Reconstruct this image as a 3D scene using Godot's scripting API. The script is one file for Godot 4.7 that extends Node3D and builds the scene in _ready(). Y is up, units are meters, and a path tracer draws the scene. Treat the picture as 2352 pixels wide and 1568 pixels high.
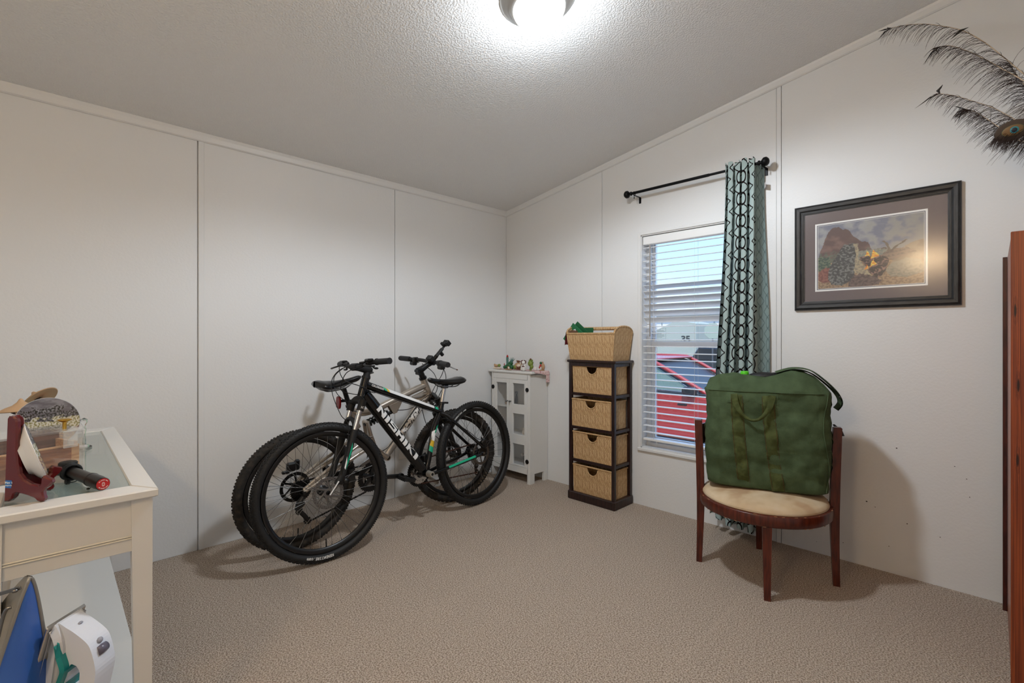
extends Node3D
# Spare room with two bicycles: corner of wall_left (plane z = 0) and wall_right (plane x = 0) at the origin, metres, y up.

const EYE := Vector3(-3.0062, 1.16, 3.0776)
const CEIL0 := 2.279
const CEILS := 0.156
var M := {}
var taken := {}
var R := RandomNumberGenerator.new()


class Mb:
	# collects triangles; every face is turned so that its front (clockwise) side is the side of its normal
	var v := PackedVector3Array()
	var n := PackedVector3Array()
	var uv := PackedVector2Array()
	var c := PackedColorArray()
	var ix := PackedInt32Array()
	var col := Color(1, 1, 1)
	var xf := Transform3D()

	func vert(p: Vector3, nn: Vector3, t: Vector2 = Vector2.ZERO) -> int:
		v.append(xf * p)
		n.append((xf.basis * nn).normalized())
		uv.append(t)
		c.append(col)
		return v.size() - 1

	func face(a: int, b: int, d: int) -> void:
		var q := (v[d] - v[a]).cross(v[b] - v[a])
		if q.length_squared() < 1e-18:
			return
		if q.dot(n[a] + n[b] + n[d]) >= 0.0:
			ix.append_array([a, b, d])
		else:
			ix.append_array([a, d, b])

	func tri(a: Vector3, b: Vector3, d: Vector3, out: Vector3) -> void:
		var q := (d - a).cross(b - a).normalized()
		if q.dot(out) < 0.0:
			q = -q
		face(vert(a, q, Vector2(0, 0)), vert(b, q, Vector2(1, 0)), vert(d, q, Vector2(1, 1)))

	func quad(a: Vector3, b: Vector3, d: Vector3, e: Vector3, out: Vector3) -> void:
		var q := (d - a).cross(b - a)
		if q.length_squared() < 1e-16:
			q = (e - a).cross(d - a)
		q = q.normalized()
		if q.dot(out) < 0.0:
			q = -q
		var i := vert(a, q, Vector2(0, 1))
		var j := vert(b, q, Vector2(1, 1))
		var k := vert(d, q, Vector2(1, 0))
		var l := vert(e, q, Vector2(0, 0))
		face(i, j, k)
		face(i, k, l)

	# box with chamfered edges
	func box(ce: Vector3, s: Vector3, bev: float = 0.0, ba: Basis = Basis()) -> void:
		var h := s * 0.5
		bev = minf(bev, minf(h.x, minf(h.y, h.z)) * 0.98)
		var ax := [Vector3.RIGHT, Vector3.UP, Vector3.BACK]
		var p := func(x: Vector3) -> Vector3: return ce + ba * x
		for i in 3:
			var j: int = (i + 1) % 3
			var k: int = (i + 2) % 3
			for sg in [-1.0, 1.0]:
				var o: Vector3 = ax[i] * h[i] * sg
				var a: Vector3 = ax[j] * (h[j] - bev)
				var b: Vector3 = ax[k] * (h[k] - bev)
				quad(p.call(o - a - b), p.call(o + a - b), p.call(o + a + b), p.call(o - a + b), ba * (ax[i] * sg))
		if bev <= 0.0:
			return
		for i in 3:
			var j: int = (i + 1) % 3
			var k: int = (i + 2) % 3
			for sj in [-1.0, 1.0]:
				for sk in [-1.0, 1.0]:
					var l: Vector3 = ax[i] * (h[i] - bev)
					var q1: Vector3 = ax[j] * h[j] * sj + ax[k] * (h[k] - bev) * sk
					var q2: Vector3 = ax[j] * (h[j] - bev) * sj + ax[k] * h[k] * sk
					quad(p.call(q1 - l), p.call(q1 + l), p.call(q2 + l), p.call(q2 - l), ba * (ax[j] * sj + ax[k] * sk))
		for sx in [-1.0, 1.0]:
			for sy in [-1.0, 1.0]:
				for sz in [-1.0, 1.0]:
					var d := Vector3(sx, sy, sz)
					var g := Vector3(h.x - bev, h.y - bev, h.z - bev) * d
					tri(p.call(g + Vector3(bev * sx, 0, 0)), p.call(g + Vector3(0, bev * sy, 0)), p.call(g + Vector3(0, 0, bev * sz)), ba * d)

	# smooth grid: f(i, j) gives a point; wraps as asked; flip turns the side
	func grid(nu: int, nv: int, f: Callable, wu: bool = false, wv: bool = false, flip: bool = false) -> void:
		var pts: Array[Vector3] = []
		pts.resize(nu * nv)
		for i in nu:
			for j in nv:
				pts[i * nv + j] = f.call(i, j)
		var first := v.size()
		for i in nu:
			for j in nv:
				var i0 := (i - 1 + nu) % nu if wu else maxi(i - 1, 0)
				var i1 := (i + 1) % nu if wu else mini(i + 1, nu - 1)
				var j0 := (j - 1 + nv) % nv if wv else maxi(j - 1, 0)
				var j1 := (j + 1) % nv if wv else mini(j + 1, nv - 1)
				var du := pts[i1 * nv + j] - pts[i0 * nv + j]
				var dv := pts[i * nv + j1] - pts[i * nv + j0]
				var nn := du.cross(dv)
				if nn.length_squared() < 1e-20:
					# a pole: look along the next row
					var ii := mini(i + 1, nu - 1) if i == 0 else maxi(i - 1, 0)
					dv = pts[ii * nv + j1] - pts[ii * nv + j0]
					nn = du.cross(dv)
				nn = nn.normalized()
				vert(pts[i * nv + j], -nn if flip else nn, Vector2(float(i) / maxf(nu - (0 if wu else 1), 1), float(j) / maxf(nv - (0 if wv else 1), 1)))
		for i in (nu if wu else nu - 1):
			for j in (nv if wv else nv - 1):
				var a := first + i * nv + j
				var b := first + ((i + 1) % nu) * nv + j
				var d := first + ((i + 1) % nu) * nv + (j + 1) % nv
				var e := first + i * nv + (j + 1) % nv
				face(a, b, d)
				face(a, d, e)

	# round tube along points, radius a number or one for each point
	func tube(pts: Array, rad, sides: int = 10, caps: bool = true, squash: float = 1.0, up: Vector3 = Vector3.ZERO) -> void:
		var m := pts.size()
		var side := Vector3.ZERO
		var first := v.size()
		for i in m:
			var a: Vector3 = pts[maxi(i - 1, 0)]
			var b: Vector3 = pts[mini(i + 1, m - 1)]
			var t := (b - a).normalized()
			if i == 0:
				side = t.cross(up if up != Vector3.ZERO else (Vector3.UP if absf(t.y) < 0.9 else Vector3.RIGHT)).normalized()
			else:
				side = (side - t * side.dot(t)).normalized()
			var o := side.cross(t).normalized()
			var r: float = rad[i] if rad is Array else rad
			for j in sides:
				var an := TAU * j / sides
				var dir := side * cos(an) + o * sin(an) * squash
				vert(pts[i] + dir * r, side * cos(an) * squash + o * sin(an), Vector2(float(j) / sides, float(i) / maxf(m - 1, 1)))
		for i in m - 1:
			for j in sides:
				var a := first + i * sides + j
				var b := first + i * sides + (j + 1) % sides
				face(a, b, b + sides)
				face(a, b + sides, a + sides)
		if caps:
			for e in [0, m - 1]:
				var t2: Vector3 = (pts[0] - pts[1]).normalized() if e == 0 else (pts[m - 1] - pts[m - 2]).normalized()
				t2 = xf.basis.inverse() * (xf.basis * t2)
				var ce := vert(pts[e], t2)
				var ring: Array[int] = []
				for j in sides:
					var q := xf.affine_inverse() * v[first + e * sides + j]
					ring.append(vert(q, t2))
				for j in sides:
					face(ce, ring[j], ring[(j + 1) % sides])

	# profile of (radius, height) turned about the y axis of t
	func lathe(prof: Array, segs: int, t: Transform3D = Transform3D(), smooth: bool = true, arc: float = TAU) -> void:
		var keep := xf
		xf = xf * t
		var full := absf(arc - TAU) < 1e-4
		var cnt := segs if full else segs + 1
		if smooth:
			grid(prof.size(), cnt, func(i: int, j: int) -> Vector3:
				var an := arc * j / segs
				return Vector3(prof[i].x * cos(an), prof[i].y, prof[i].x * sin(an)), false, full, false)
		else:
			for k in prof.size() - 1:
				var a: Vector2 = prof[k]
				var b: Vector2 = prof[k + 1]
				var nn := Vector2(b.y - a.y, -(b.x - a.x)).normalized()
				var first := v.size()
				for j in cnt:
					var an := arc * j / segs
					var nr := Vector3(nn.x * cos(an), nn.y, nn.x * sin(an))
					vert(Vector3(a.x * cos(an), a.y, a.x * sin(an)), nr, Vector2(float(j) / segs, 0))
					vert(Vector3(b.x * cos(an), b.y, b.x * sin(an)), nr, Vector2(float(j) / segs, 1))
				for j in (segs if full else segs):
					var i0 := first + j * 2
					var i1 := first + ((j + 1) % cnt) * 2
					face(i0, i1, i1 + 1)
					face(i0, i1 + 1, i0 + 1)
		xf = keep

	# flat outline (x, y) pushed along z of t from 0 to depth, edges rounded by bev
	func prism(poly: PackedVector2Array, depth: float, t: Transform3D = Transform3D(), bev: float = 0.0) -> void:
		var keep := xf
		xf = xf * t
		if Geometry2D.is_polygon_clockwise(poly):
			poly.reverse()
		var m := poly.size()
		var inner := poly
		if bev > 0.0:
			inner = PackedVector2Array()
			for i in m:
				var a := (poly[i] - poly[(i - 1 + m) % m]).normalized()
				var b := (poly[(i + 1) % m] - poly[i]).normalized()
				var na := Vector2(-a.y, a.x)
				var nb := Vector2(-b.y, b.x)
				var bi := (na + nb)
				bi = bi / maxf(bi.length_squared() * 0.5, 0.35)
				inner.append(poly[i] + bi * bev)
		var tris := Geometry2D.triangulate_polygon(inner)
		for s in [0, 1]:
			var zz := depth if s == 1 else 0.0
			var nn := Vector3(0, 0, 1 if s == 1 else -1)
			var first := v.size()
			for q in inner:
				vert(Vector3(q.x, q.y, zz), nn, q)
			for k in range(0, tris.size(), 3):
				face(first + tris[k], first + tris[k + 1], first + tris[k + 2])
		for i in m:
			var p := poly[i]
			var q := poly[(i + 1) % m]
			var o := Vector3(q.y - p.y, -(q.x - p.x), 0)
			if o.length_squared() < 1e-16:
				continue
			quad(Vector3(p.x, p.y, bev), Vector3(q.x, q.y, bev), Vector3(q.x, q.y, depth - bev), Vector3(p.x, p.y, depth - bev), o)
			if bev > 0.0:
				var ip := inner[i]
				var iq := inner[(i + 1) % m]
				quad(Vector3(p.x, p.y, bev), Vector3(q.x, q.y, bev), Vector3(iq.x, iq.y, 0), Vector3(ip.x, ip.y, 0), o.normalized() + Vector3(0, 0, -1))
				quad(Vector3(p.x, p.y, depth - bev), Vector3(q.x, q.y, depth - bev), Vector3(iq.x, iq.y, depth), Vector3(ip.x, ip.y, depth), o.normalized() + Vector3(0, 0, 1))
		xf = keep

	func ball(ce: Vector3, r: Vector3, seg: int = 12, ba: Basis = Basis()) -> void:
		var rows := maxi(seg / 2, 4)
		grid(rows + 1, seg, func(i: int, j: int) -> Vector3:
			var a := PI * i / rows
			var b := TAU * j / seg
			return ce + ba * (Vector3(sin(a) * cos(b), cos(a), sin(a) * sin(b)) * r), false, true, true)

	func ring(ce: Vector3, big: float, small: float, ba: Basis = Basis(), seg: int = 32, sides: int = 8) -> void:
		# circle in the xy plane of ba
		grid(seg, sides, func(i: int, j: int) -> Vector3:
			var a := TAU * i / seg
			var b := TAU * j / sides
			var rd := Vector3(cos(a), sin(a), 0)
			return ce + ba * (rd * (big + small * cos(b)) + Vector3(0, 0, small * sin(b))), true, true, false)

	func text(s: String, size: float, t: Transform3D, depth: float = 0.001, font: String = "Droid Sans", bold: int = 700) -> void:
		var tm := TextMesh.new()
		var sf := SystemFont.new()
		sf.font_names = PackedStringArray([font])
		sf.font_weight = bold
		tm.font = sf
		tm.font_size = 32
		tm.pixel_size = size / 32.0
		tm.depth = depth
		tm.curve_step = 2.0
		tm.text = s
		var a := tm.get_mesh_arrays()
		if a.is_empty() or a[Mesh.ARRAY_VERTEX] == null:
			return
		var keep := xf
		xf = xf * t
		var first := v.size()
		var vv: PackedVector3Array = a[Mesh.ARRAY_VERTEX]
		var nn: PackedVector3Array = a[Mesh.ARRAY_NORMAL]
		var ii: PackedInt32Array = a[Mesh.ARRAY_INDEX]
		for k in vv.size():
			vert(vv[k], nn[k])
		for k in range(0, ii.size(), 3):
			face(first + ii[k], first + ii[k + 1], first + ii[k + 2])
		xf = keep

	func mesh() -> ArrayMesh:
		var a := []
		a.resize(Mesh.ARRAY_MAX)
		a[Mesh.ARRAY_VERTEX] = v
		a[Mesh.ARRAY_NORMAL] = n
		a[Mesh.ARRAY_TEX_UV] = uv
		a[Mesh.ARRAY_COLOR] = c
		a[Mesh.ARRAY_INDEX] = ix
		var m := ArrayMesh.new()
		m.add_surface_from_arrays(Mesh.PRIMITIVE_TRIANGLES, a)
		return m


# ---------------------------------------------------------------- scene helpers
func numbered(s: String) -> String:
	if not taken.has(s):
		taken[s] = 0
		return s
	taken[s] += 1
	return "%s_%03d" % [s, taken[s]]

func put(called: String, b: Mb, m: Material, parent: Node = null, label := "") -> MeshInstance3D:
	var o := MeshInstance3D.new()
	o.name = called if parent else numbered(called)
	o.mesh = b.mesh()
	o.material_override = m
	(parent if parent else self).add_child(o, true)
	if label:
		o.set_meta("label", label)
	return o

func share(called: String, me: Mesh, m: Material, parent: Node, t: Transform3D) -> MeshInstance3D:
	var o := MeshInstance3D.new()
	o.name = called
	o.mesh = me
	o.material_override = m
	o.transform = t
	parent.add_child(o, true)
	return o

func tag(o: Node, label: String, category: String, group := "") -> Node:
	o.set_meta("label", label)
	o.set_meta("category", category)
	if group:
		o.set_meta("group", group)
	return o

func thing(called: String, label: String, category: String, t: Transform3D, group := "") -> Node3D:
	var o := Node3D.new()
	o.name = numbered(called)
	add_child(o)
	o.transform = t
	tag(o, label, category, group)
	return o

func struct(o: Node) -> Node:
	o.set_meta("kind", "structure")
	return o

func at(p: Vector3, turn := 0.0) -> Transform3D:
	return Transform3D(Basis(Vector3.UP, turn), p)

func base_from(x: Vector3, y: Vector3, z: Vector3) -> Basis:
	return Basis(x, y, z)

func aim(p: Vector3, dir: Vector3) -> Transform3D:
	# y axis along dir
	var y := dir.normalized()
	var x := (Vector3.RIGHT if absf(y.x) < 0.9 else Vector3.BACK)
	var z := x.cross(y).normalized()
	x = y.cross(z).normalized()
	return Transform3D(Basis(x, y, z), p)

func spline(pts: Array, per: int = 6) -> Array:
	var out := []
	var m := pts.size()
	for i in m - 1:
		var p0: Vector3 = pts[maxi(i - 1, 0)]
		var p1: Vector3 = pts[i]
		var p2: Vector3 = pts[i + 1]
		var p3: Vector3 = pts[mini(i + 2, m - 1)]
		for k in per:
			out.append(p1.cubic_interpolate(p2, p0, p3, float(k) / per))
	out.append(pts[m - 1])
	return out

func curve2(pts: Array, per: int = 5, closed := true) -> PackedVector2Array:
	var out := PackedVector2Array()
	var m := pts.size()
	for i in (m if closed else m - 1):
		var p0: Vector2 = pts[(i - 1 + m) % m] if closed else pts[maxi(i - 1, 0)]
		var p1: Vector2 = pts[i]
		var p2: Vector2 = pts[(i + 1) % m]
		var p3: Vector2 = pts[(i + 2) % m] if closed else pts[mini(i + 2, m - 1)]
		for k in per:
			out.append(p1.cubic_interpolate(p2, p0, p3, float(k) / per))
	if not closed:
		out.append(pts[m - 1])
	return out


# ---------------------------------------------------------------- materials
func mat(c: Color, rough := 0.6, metal := 0.0, spec := 0.5) -> StandardMaterial3D:
	var m := StandardMaterial3D.new()
	m.albedo_color = c
	m.roughness = rough
	m.metallic = metal
	m.metallic_specular = spec
	return m

func noise_tex(freq: float, octaves := 4, size := 512, ramp: Array = [], normal := 0.0, kind := FastNoiseLite.TYPE_SIMPLEX_SMOOTH, sd := 1, stretch := 1) -> NoiseTexture2D:
	var f := FastNoiseLite.new()
	f.noise_type = kind
	f.frequency = freq
	f.fractal_octaves = octaves
	f.seed = sd
	var t := NoiseTexture2D.new()
	t.width = size
	t.height = size / stretch
	t.seamless = true
	t.seamless_blend_skirt = 0.02
	t.noise = f
	t.generate_mipmaps = false
	if normal > 0.0:
		t.as_normal_map = true
		t.bump_strength = normal
	if ramp.size():
		var g := Gradient.new()
		var of := PackedFloat32Array()
		var co := PackedColorArray()
		for r in ramp:
			of.append(r[0])
			co.append(r[1])
		g.offsets = of
		g.colors = co
		t.color_ramp = g
	return t

func tri_map(m: StandardMaterial3D, scale: Vector3, world := false) -> StandardMaterial3D:
	m.uv1_triplanar = true
	m.uv1_world_triplanar = world
	m.uv1_scale = scale
	return m

func glass(c: Color, alpha := 0.06, rough := 0.0) -> StandardMaterial3D:
	var m := mat(Color(c, alpha), rough)
	m.transparency = BaseMaterial3D.TRANSPARENCY_ALPHA
	return m

func grain(dark: Color, light: Color, along: Vector3, rough := 0.35, sd := 3, fine := 1.0) -> StandardMaterial3D:
	# wood: long streaks along one axis
	var t := noise_tex(0.02 * fine, 4, 512, [[0.25, dark], [0.48, dark.lerp(light, 0.55)], [0.75, light]], 0.0, FastNoiseLite.TYPE_SIMPLEX_SMOOTH, sd)
	var m := mat(Color(1, 1, 1), rough)
	m.albedo_texture = t
	tri_map(m, Vector3(7, 7, 7) - along * 6.2)
	return m

func image_tex(w: int, h: int, f: Callable) -> ImageTexture:
	var im := Image.create(w, h, false, Image.FORMAT_RGB8)
	for y in h:
		for x in w:
			im.set_pixel(x, y, f.call((x + 0.5) / w, (y + 0.5) / h))
	return ImageTexture.create_from_image(im)

func materials() -> void:
	M.white_paint = mat(Color(0.86, 0.855, 0.84), 0.38)
	M.trim_white = mat(Color(0.88, 0.88, 0.875), 0.4)
	M.vinyl = mat(Color(0.9, 0.9, 0.9), 0.35)
	M.slat = mat(Color(0.93, 0.93, 0.925), 0.4)
	M.slat.backlight_enabled = true
	M.slat.backlight = Color(0.25, 0.25, 0.25)
	var w := mat(Color(0.88, 0.882, 0.88), 0.42, 0.0, 0.4)
	w.normal_enabled = true
	w.normal_texture = noise_tex(0.05, 4, 512, [], 3.0, FastNoiseLite.TYPE_SIMPLEX_SMOOTH, 5)
	w.normal_scale = 0.12
	tri_map(w, Vector3(2.2, 2.2, 2.2), true)
	M.wall = w
	var ce := mat(Color(0.93, 0.93, 0.925), 0.85, 0.0, 0.3)
	ce.normal_enabled = true
	ce.normal_texture = noise_tex(0.035, 5, 1024, [], 8.0, FastNoiseLite.TYPE_SIMPLEX, 8)
	ce.normal_scale = 0.75
	tri_map(ce, Vector3(2.0, 2.0, 2.0), true)
	M.ceiling = ce
	var ca := mat(Color(1, 1, 1), 0.95, 0.0, 0.1)
	ca.albedo_texture = noise_tex(0.1, 5, 1024, [[0.18, Color(0.58, 0.51, 0.45)], [0.42, Color(0.75, 0.68, 0.61)], [0.6, Color(0.82, 0.755, 0.69)], [0.85, Color(0.9, 0.85, 0.8)]], 0.0, FastNoiseLite.TYPE_SIMPLEX, 11)
	ca.normal_enabled = true
	ca.normal_texture = noise_tex(0.16, 4, 1024, [], 9.0, FastNoiseLite.TYPE_SIMPLEX, 11)
	ca.normal_scale = 0.9
	tri_map(ca, Vector3(1.1, 1.1, 1.1), true)
	M.carpet = ca
	M.black = mat(Color(0.035, 0.035, 0.04), 0.35)
	M.black_matt = mat(Color(0.045, 0.045, 0.047), 0.6)
	M.rubber = mat(Color(0.06, 0.06, 0.062), 0.62)
	M.grip = mat(Color(0.075, 0.075, 0.08), 0.55)
	M.old_rubber = mat(Color(1, 1, 1), 0.8)
	M.old_rubber.albedo_texture = noise_tex(0.03, 4, 256, [[0.25, Color(0.1, 0.095, 0.09)], [0.55, Color(0.16, 0.145, 0.13)], [0.8, Color(0.24, 0.205, 0.17)]], 0.0, FastNoiseLite.TYPE_SIMPLEX_SMOOTH, 31)
	tri_map(M.old_rubber, Vector3(3, 3, 3))
	M.chrome = mat(Color(0.78, 0.78, 0.78), 0.16, 1.0)
	M.steel = mat(Color(0.5, 0.5, 0.5), 0.32, 1.0)
	M.dark_steel = mat(Color(0.2, 0.2, 0.205), 0.4, 1.0)
	M.champagne = mat(Color(0.74, 0.7, 0.65), 0.3, 0.75)
	M.brass = mat(Color(0.85, 0.68, 0.32), 0.18, 1.0)
	M.rust = mat(Color(0.3, 0.2, 0.16), 0.7, 0.4)
	M.white_gloss = mat(Color(0.9, 0.9, 0.9), 0.22)
	M.white_print = mat(Color(0.9, 0.9, 0.89), 0.45)
	M.iron_black = mat(Color(0.06, 0.06, 0.068), 0.45, 0.6)
	M.mahogany = mat(Color(0.36, 0.045, 0.065), 0.16)
	M.mahogany.clearcoat_enabled = true
	M.mahogany.clearcoat = 0.6
	M.mahogany.clearcoat_roughness = 0.08
	M.espresso = grain(Color(0.1, 0.055, 0.05), Color(0.2, 0.115, 0.105), Vector3.UP, 0.3, 13)
	M.chair_wood = grain(Color(0.24, 0.085, 0.05), Color(0.38, 0.155, 0.09), Vector3.UP, 0.3, 14)
	M.pine = grain(Color(0.44, 0.19, 0.095), Color(0.64, 0.325, 0.165), Vector3.UP, 0.32, 15, 0.7)
	M.box_wood = grain(Color(0.5, 0.3, 0.18), Color(0.66, 0.43, 0.28), Vector3.RIGHT, 0.4, 16)
	M.pale_wood = grain(Color(0.72, 0.53, 0.36), Color(0.84, 0.67, 0.49), Vector3.RIGHT, 0.45, 17)
	M.acrylic = glass(Color(0.97, 1, 0.98), 0.05, 0.02)
	M.pane = glass(Color(1, 1, 1), 0.03, 0.0)


# ---------------------------------------------------------------- build
func _ready() -> void:
	R.seed = 7
	# camera: level, lens shifted a little downwards
	var cam := Camera3D.new()
	cam.name = "camera"
	cam.projection = Camera3D.PROJECTION_FRUSTUM
	cam.near = 0.05
	cam.far = 200.0
	cam.size = 2.0 * 784.0 / 1107.0 * 0.05
	cam.frustum_offset = Vector2(0, -8.0 / 1107.0 * 0.05)
	cam.position = EYE
	cam.rotation = Vector3(0, -PI / 4, 0)
	add_child(cam)
	cam.current = true
	# sky
	var env := Environment.new()
	env.background_mode = Environment.BG_SKY
	var sk := ProceduralSkyMaterial.new()
	sk.sky_top_color = Color(0.5, 0.71, 0.98)
	sk.sky_horizon_color = Color(0.71, 0.85, 0.99)
	sk.sky_curve = 0.18
	sk.ground_bottom_color = Color(0.5, 0.46, 0.42)
	sk.ground_horizon_color = Color(0.62, 0.58, 0.54)
	sk.sun_angle_max = 4.0
	sk.sky_cover = noise_tex(0.011, 5, 1024, [[0.5, Color(1, 1, 1, 0)], [0.62, Color(1, 0.98, 0.97, 0.1)], [0.8, Color(1, 0.98, 0.97, 0.5)]], 0.0, FastNoiseLite.TYPE_SIMPLEX_SMOOTH, 4, 2)
	sk.sky_cover_modulate = Color(0.8, 0.75, 0.7, 0.6)
	var sky := Sky.new()
	sky.sky_material = sk
	env.sky = sky
	env.background_energy_multiplier = 1.0
	env.tonemap_mode = Environment.TONE_MAPPER_LINEAR
	env.tonemap_exposure = 2.05
	env.sdfgi_enabled = true
	env.ssao_enabled = true
	env.ssil_enabled = true
	var we := WorldEnvironment.new()
	we.name = "environment"
	we.environment = env
	add_child(we)
	# sun, from behind the house: it never shines in, it lights the yard
	var sun := DirectionalLight3D.new()
	sun.name = "sun"
	sun.light_color = Color(1.0, 0.95, 0.88)
	sun.light_energy = 0.6
	sun.light_angular_distance = 0.6
	sun.shadow_enabled = true
	add_child(sun)
	sun.look_at_from_position(Vector3(-6, 9, 3), Vector3(0, 0, 0))

	materials()
	room()
	window()
	yard()
	ceiling_lamp()
	wall_lamp()
	outlet()
	desk()
	desk_things()
	cabinet()
	tower()
	black_bike()
	silver_bike()
	curtain()
	chair()
	bag()
	picture()
	bookcase()


# ---------------------------------------------------------------- the room
func slope(z: float) -> float:
	return CEIL0 + CEILS * z

const WX := -3.9   # far wall behind the eye, across x
const WZ := 3.9

# wall_right panel in the (z, y) plane, pushed outwards (+x) from x0
func panel_right(b: Mb, z0: float, z1: float, y0: float, y1: float, x0: float, x1: float, sloped := false) -> void:
	var ya := slope(z0) if sloped else y1
	var yb := slope(z1) if sloped else y1
	var poly := PackedVector2Array([Vector2(z0, y0), Vector2(z1, y0), Vector2(z1, yb), Vector2(z0, ya)])
	# local x -> z, local y -> y, local z -> x
	b.prism(poly, x1 - x0, Transform3D(Basis(Vector3(0, 0, 1), Vector3(0, 1, 0), Vector3(1, 0, 0)), Vector3(x0, 0, 0)))

const WIN_Z0 := 1.34
const WIN_Z1 := 2.10
const WIN_Y0 := 0.40
const WIN_Y1 := 1.872

func room() -> void:
	var b := Mb.new()
	b.box(Vector3(WX / 2, -0.06, WZ / 2), Vector3(-WX + 0.24, 0.12, WZ + 0.24))
	struct(tag(put("floor", b, M.carpet), "beige cut-pile carpet across the whole room", "carpet"))

	b = Mb.new()
	var poly := PackedVector2Array([Vector2(-0.12, slope(-0.12)), Vector2(WZ + 0.12, slope(WZ + 0.12)), Vector2(WZ + 0.12, slope(WZ + 0.12) + 0.12), Vector2(-0.12, slope(-0.12) + 0.12)])
	b.prism(poly, -WX + 0.24, Transform3D(Basis(Vector3(0, 0, 1), Vector3(0, 1, 0), Vector3(1, 0, 0)), Vector3(WX - 0.12, 0, 0)))
	struct(tag(put("ceiling", b, M.ceiling), "white textured ceiling rising away from the bicycles", "ceiling"))

	# wall_left: backing, panels with open joints, a batten
	b = Mb.new()
	b.box(Vector3(WX / 2, 1.2, -0.065), Vector3(-WX + 0.24, 2.4, 0.11))
	var wl := put("wall_left", b, M.wall)
	struct(tag(wl, "off-white panelled wall behind the two bicycles", "wall"))
	for s in [[WX, -2.3605], [-2.3555, -1.1335], [-1.1295, 0.0]]:
		b = Mb.new()
		b.box(Vector3((s[0] + s[1]) / 2, CEIL0 / 2, -0.005), Vector3(s[1] - s[0], CEIL0, 0.01), 0.0015)
		put("panel", b, M.wall, wl)
	b = Mb.new()
	b.box(Vector3(-2.3415, CEIL0 / 2 - 0.02, 0.001), Vector3(0.026, CEIL0 - 0.04, 0.004), 0.0015)
	put("batten", b, M.wall, wl)

	# wall_right with the window opening
	b = Mb.new()
	panel_right(b, -0.12, WIN_Z0, 0, 0, 0.01, 0.13, true)
	panel_right(b, WIN_Z1, WZ + 0.12, 0, 0, 0.01, 0.13, true)
	panel_right(b, WIN_Z0, WIN_Z1, 0, WIN_Y0, 0.01, 0.13)
	panel_right(b, WIN_Z0, WIN_Z1, WIN_Y1, 0, 0.01, 0.13, true)
	var wr := put("wall_right", b, M.wall)
	struct(tag(wr, "off-white panelled wall with the window and the picture", "wall"))
	b = Mb.new()
	panel_right(b, 0, 1.0165, 0, 0, 0, 0.01, true)
	put("panel", b, M.wall, wr)
	b = Mb.new()
	panel_right(b, 1.0195, WIN_Z0, 0, 0, 0, 0.01, true)
	panel_right(b, WIN_Z1, 2.2005, 0, 0, 0, 0.01, true)
	panel_right(b, WIN_Z0, WIN_Z1, 0, WIN_Y0, 0, 0.01)
	panel_right(b, WIN_Z0, WIN_Z1, WIN_Y1, 0, 0, 0.01, true)
	put("panel", b, M.wall, wr)
	b = Mb.new()
	panel_right(b, 2.2285, WZ, 0, 0, 0, 0.01, true)
	put("panel", b, M.wall, wr)
	b = Mb.new()
	panel_right(b, 2.2025, 2.225, 0, 0, -0.0015, 0.01, true)
	put("batten", b, M.wall, wr)
	# small scuffs and specks low on the wall
	var scuff := mat(Color(0.3, 0.28, 0.27), 0.9)
	b = Mb.new()
	for q in [[0.62, 2.74, 0.006], [0.57, 2.95, 0.004], [0.33, 2.62, 0.007], [0.31, 2.655, 0.004], [0.52, 2.99, 0.004], [0.44, 3.0, 0.004], [0.30, 2.45, 0.004], [0.26, 2.78, 0.005], [0.23, 2.9, 0.004], [0.09, 2.52, 0.004], [0.13, 2.71, 0.004], [0.06, 2.4, 0.003]]:
		b.ball(Vector3(0, q[0], q[1]), Vector3(0.0008, q[2] * 0.45, q[2] * 0.7), 6)
	put("scuff_marks", b, scuff, wr)

	b = Mb.new()
	b.box(Vector3(WX - 0.06, 1.5, WZ / 2), Vector3(0.12, 3.2, WZ + 0.24))
	struct(tag(put("wall_back", b, M.wall), "plain off-white wall facing the window", "wall"))
	b = Mb.new()
	b.box(Vector3(WX / 2, 1.5, WZ + 0.06), Vector3(-WX + 0.24, 3.2, 0.12))
	struct(tag(put("wall_front", b, M.wall), "plain off-white wall facing the bicycles", "wall"))

	# cornice strips
	b = Mb.new()
	var prof := PackedVector2Array([Vector2(0, 0), Vector2(0.006, 0), Vector2(0.012, 0.006), Vector2(0.014, 0.03), Vector2(0.02, 0.046), Vector2(0, 0.046)])
	b.prism(prof, -WX, Transform3D(Basis(Vector3(0, 0, 1), Vector3(0, 1, 0), Vector3(1, 0, 0)), Vector3(WX, CEIL0 - 0.043, 0)))
	struct(tag(put("trim_1", b, M.trim_white), "white cornice strip along the top of the bicycle wall", "trim"))
	b = Mb.new()
	var sl := Vector3(0, CEILS, 1).normalized()
	var upv := Vector3(0, 1, -CEILS).normalized()
	b.prism(prof, WZ / sl.z, Transform3D(Basis(Vector3(-1, 0, 0), upv, sl), Vector3(0, CEIL0 - 0.041, 0)))
	struct(tag(put("trim_2", b, M.trim_white), "white cornice strip rising along the top of the window wall", "trim"))


# ---------------------------------------------------------------- window, blind
func zbar(b: Mb, y: float, x: float, sy: float, sx: float, z0: float, z1: float, bev := 0.002) -> void:
	b.box(Vector3(x, y, (z0 + z1) / 2), Vector3(sx, sy, z1 - z0), bev)

func ybar(b: Mb, z: float, x: float, sz: float, sx: float, y0: float, y1: float, bev := 0.002) -> void:
	b.box(Vector3(x, (y0 + y1) / 2, z), Vector3(sx, y1 - y0, sz), bev)

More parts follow.
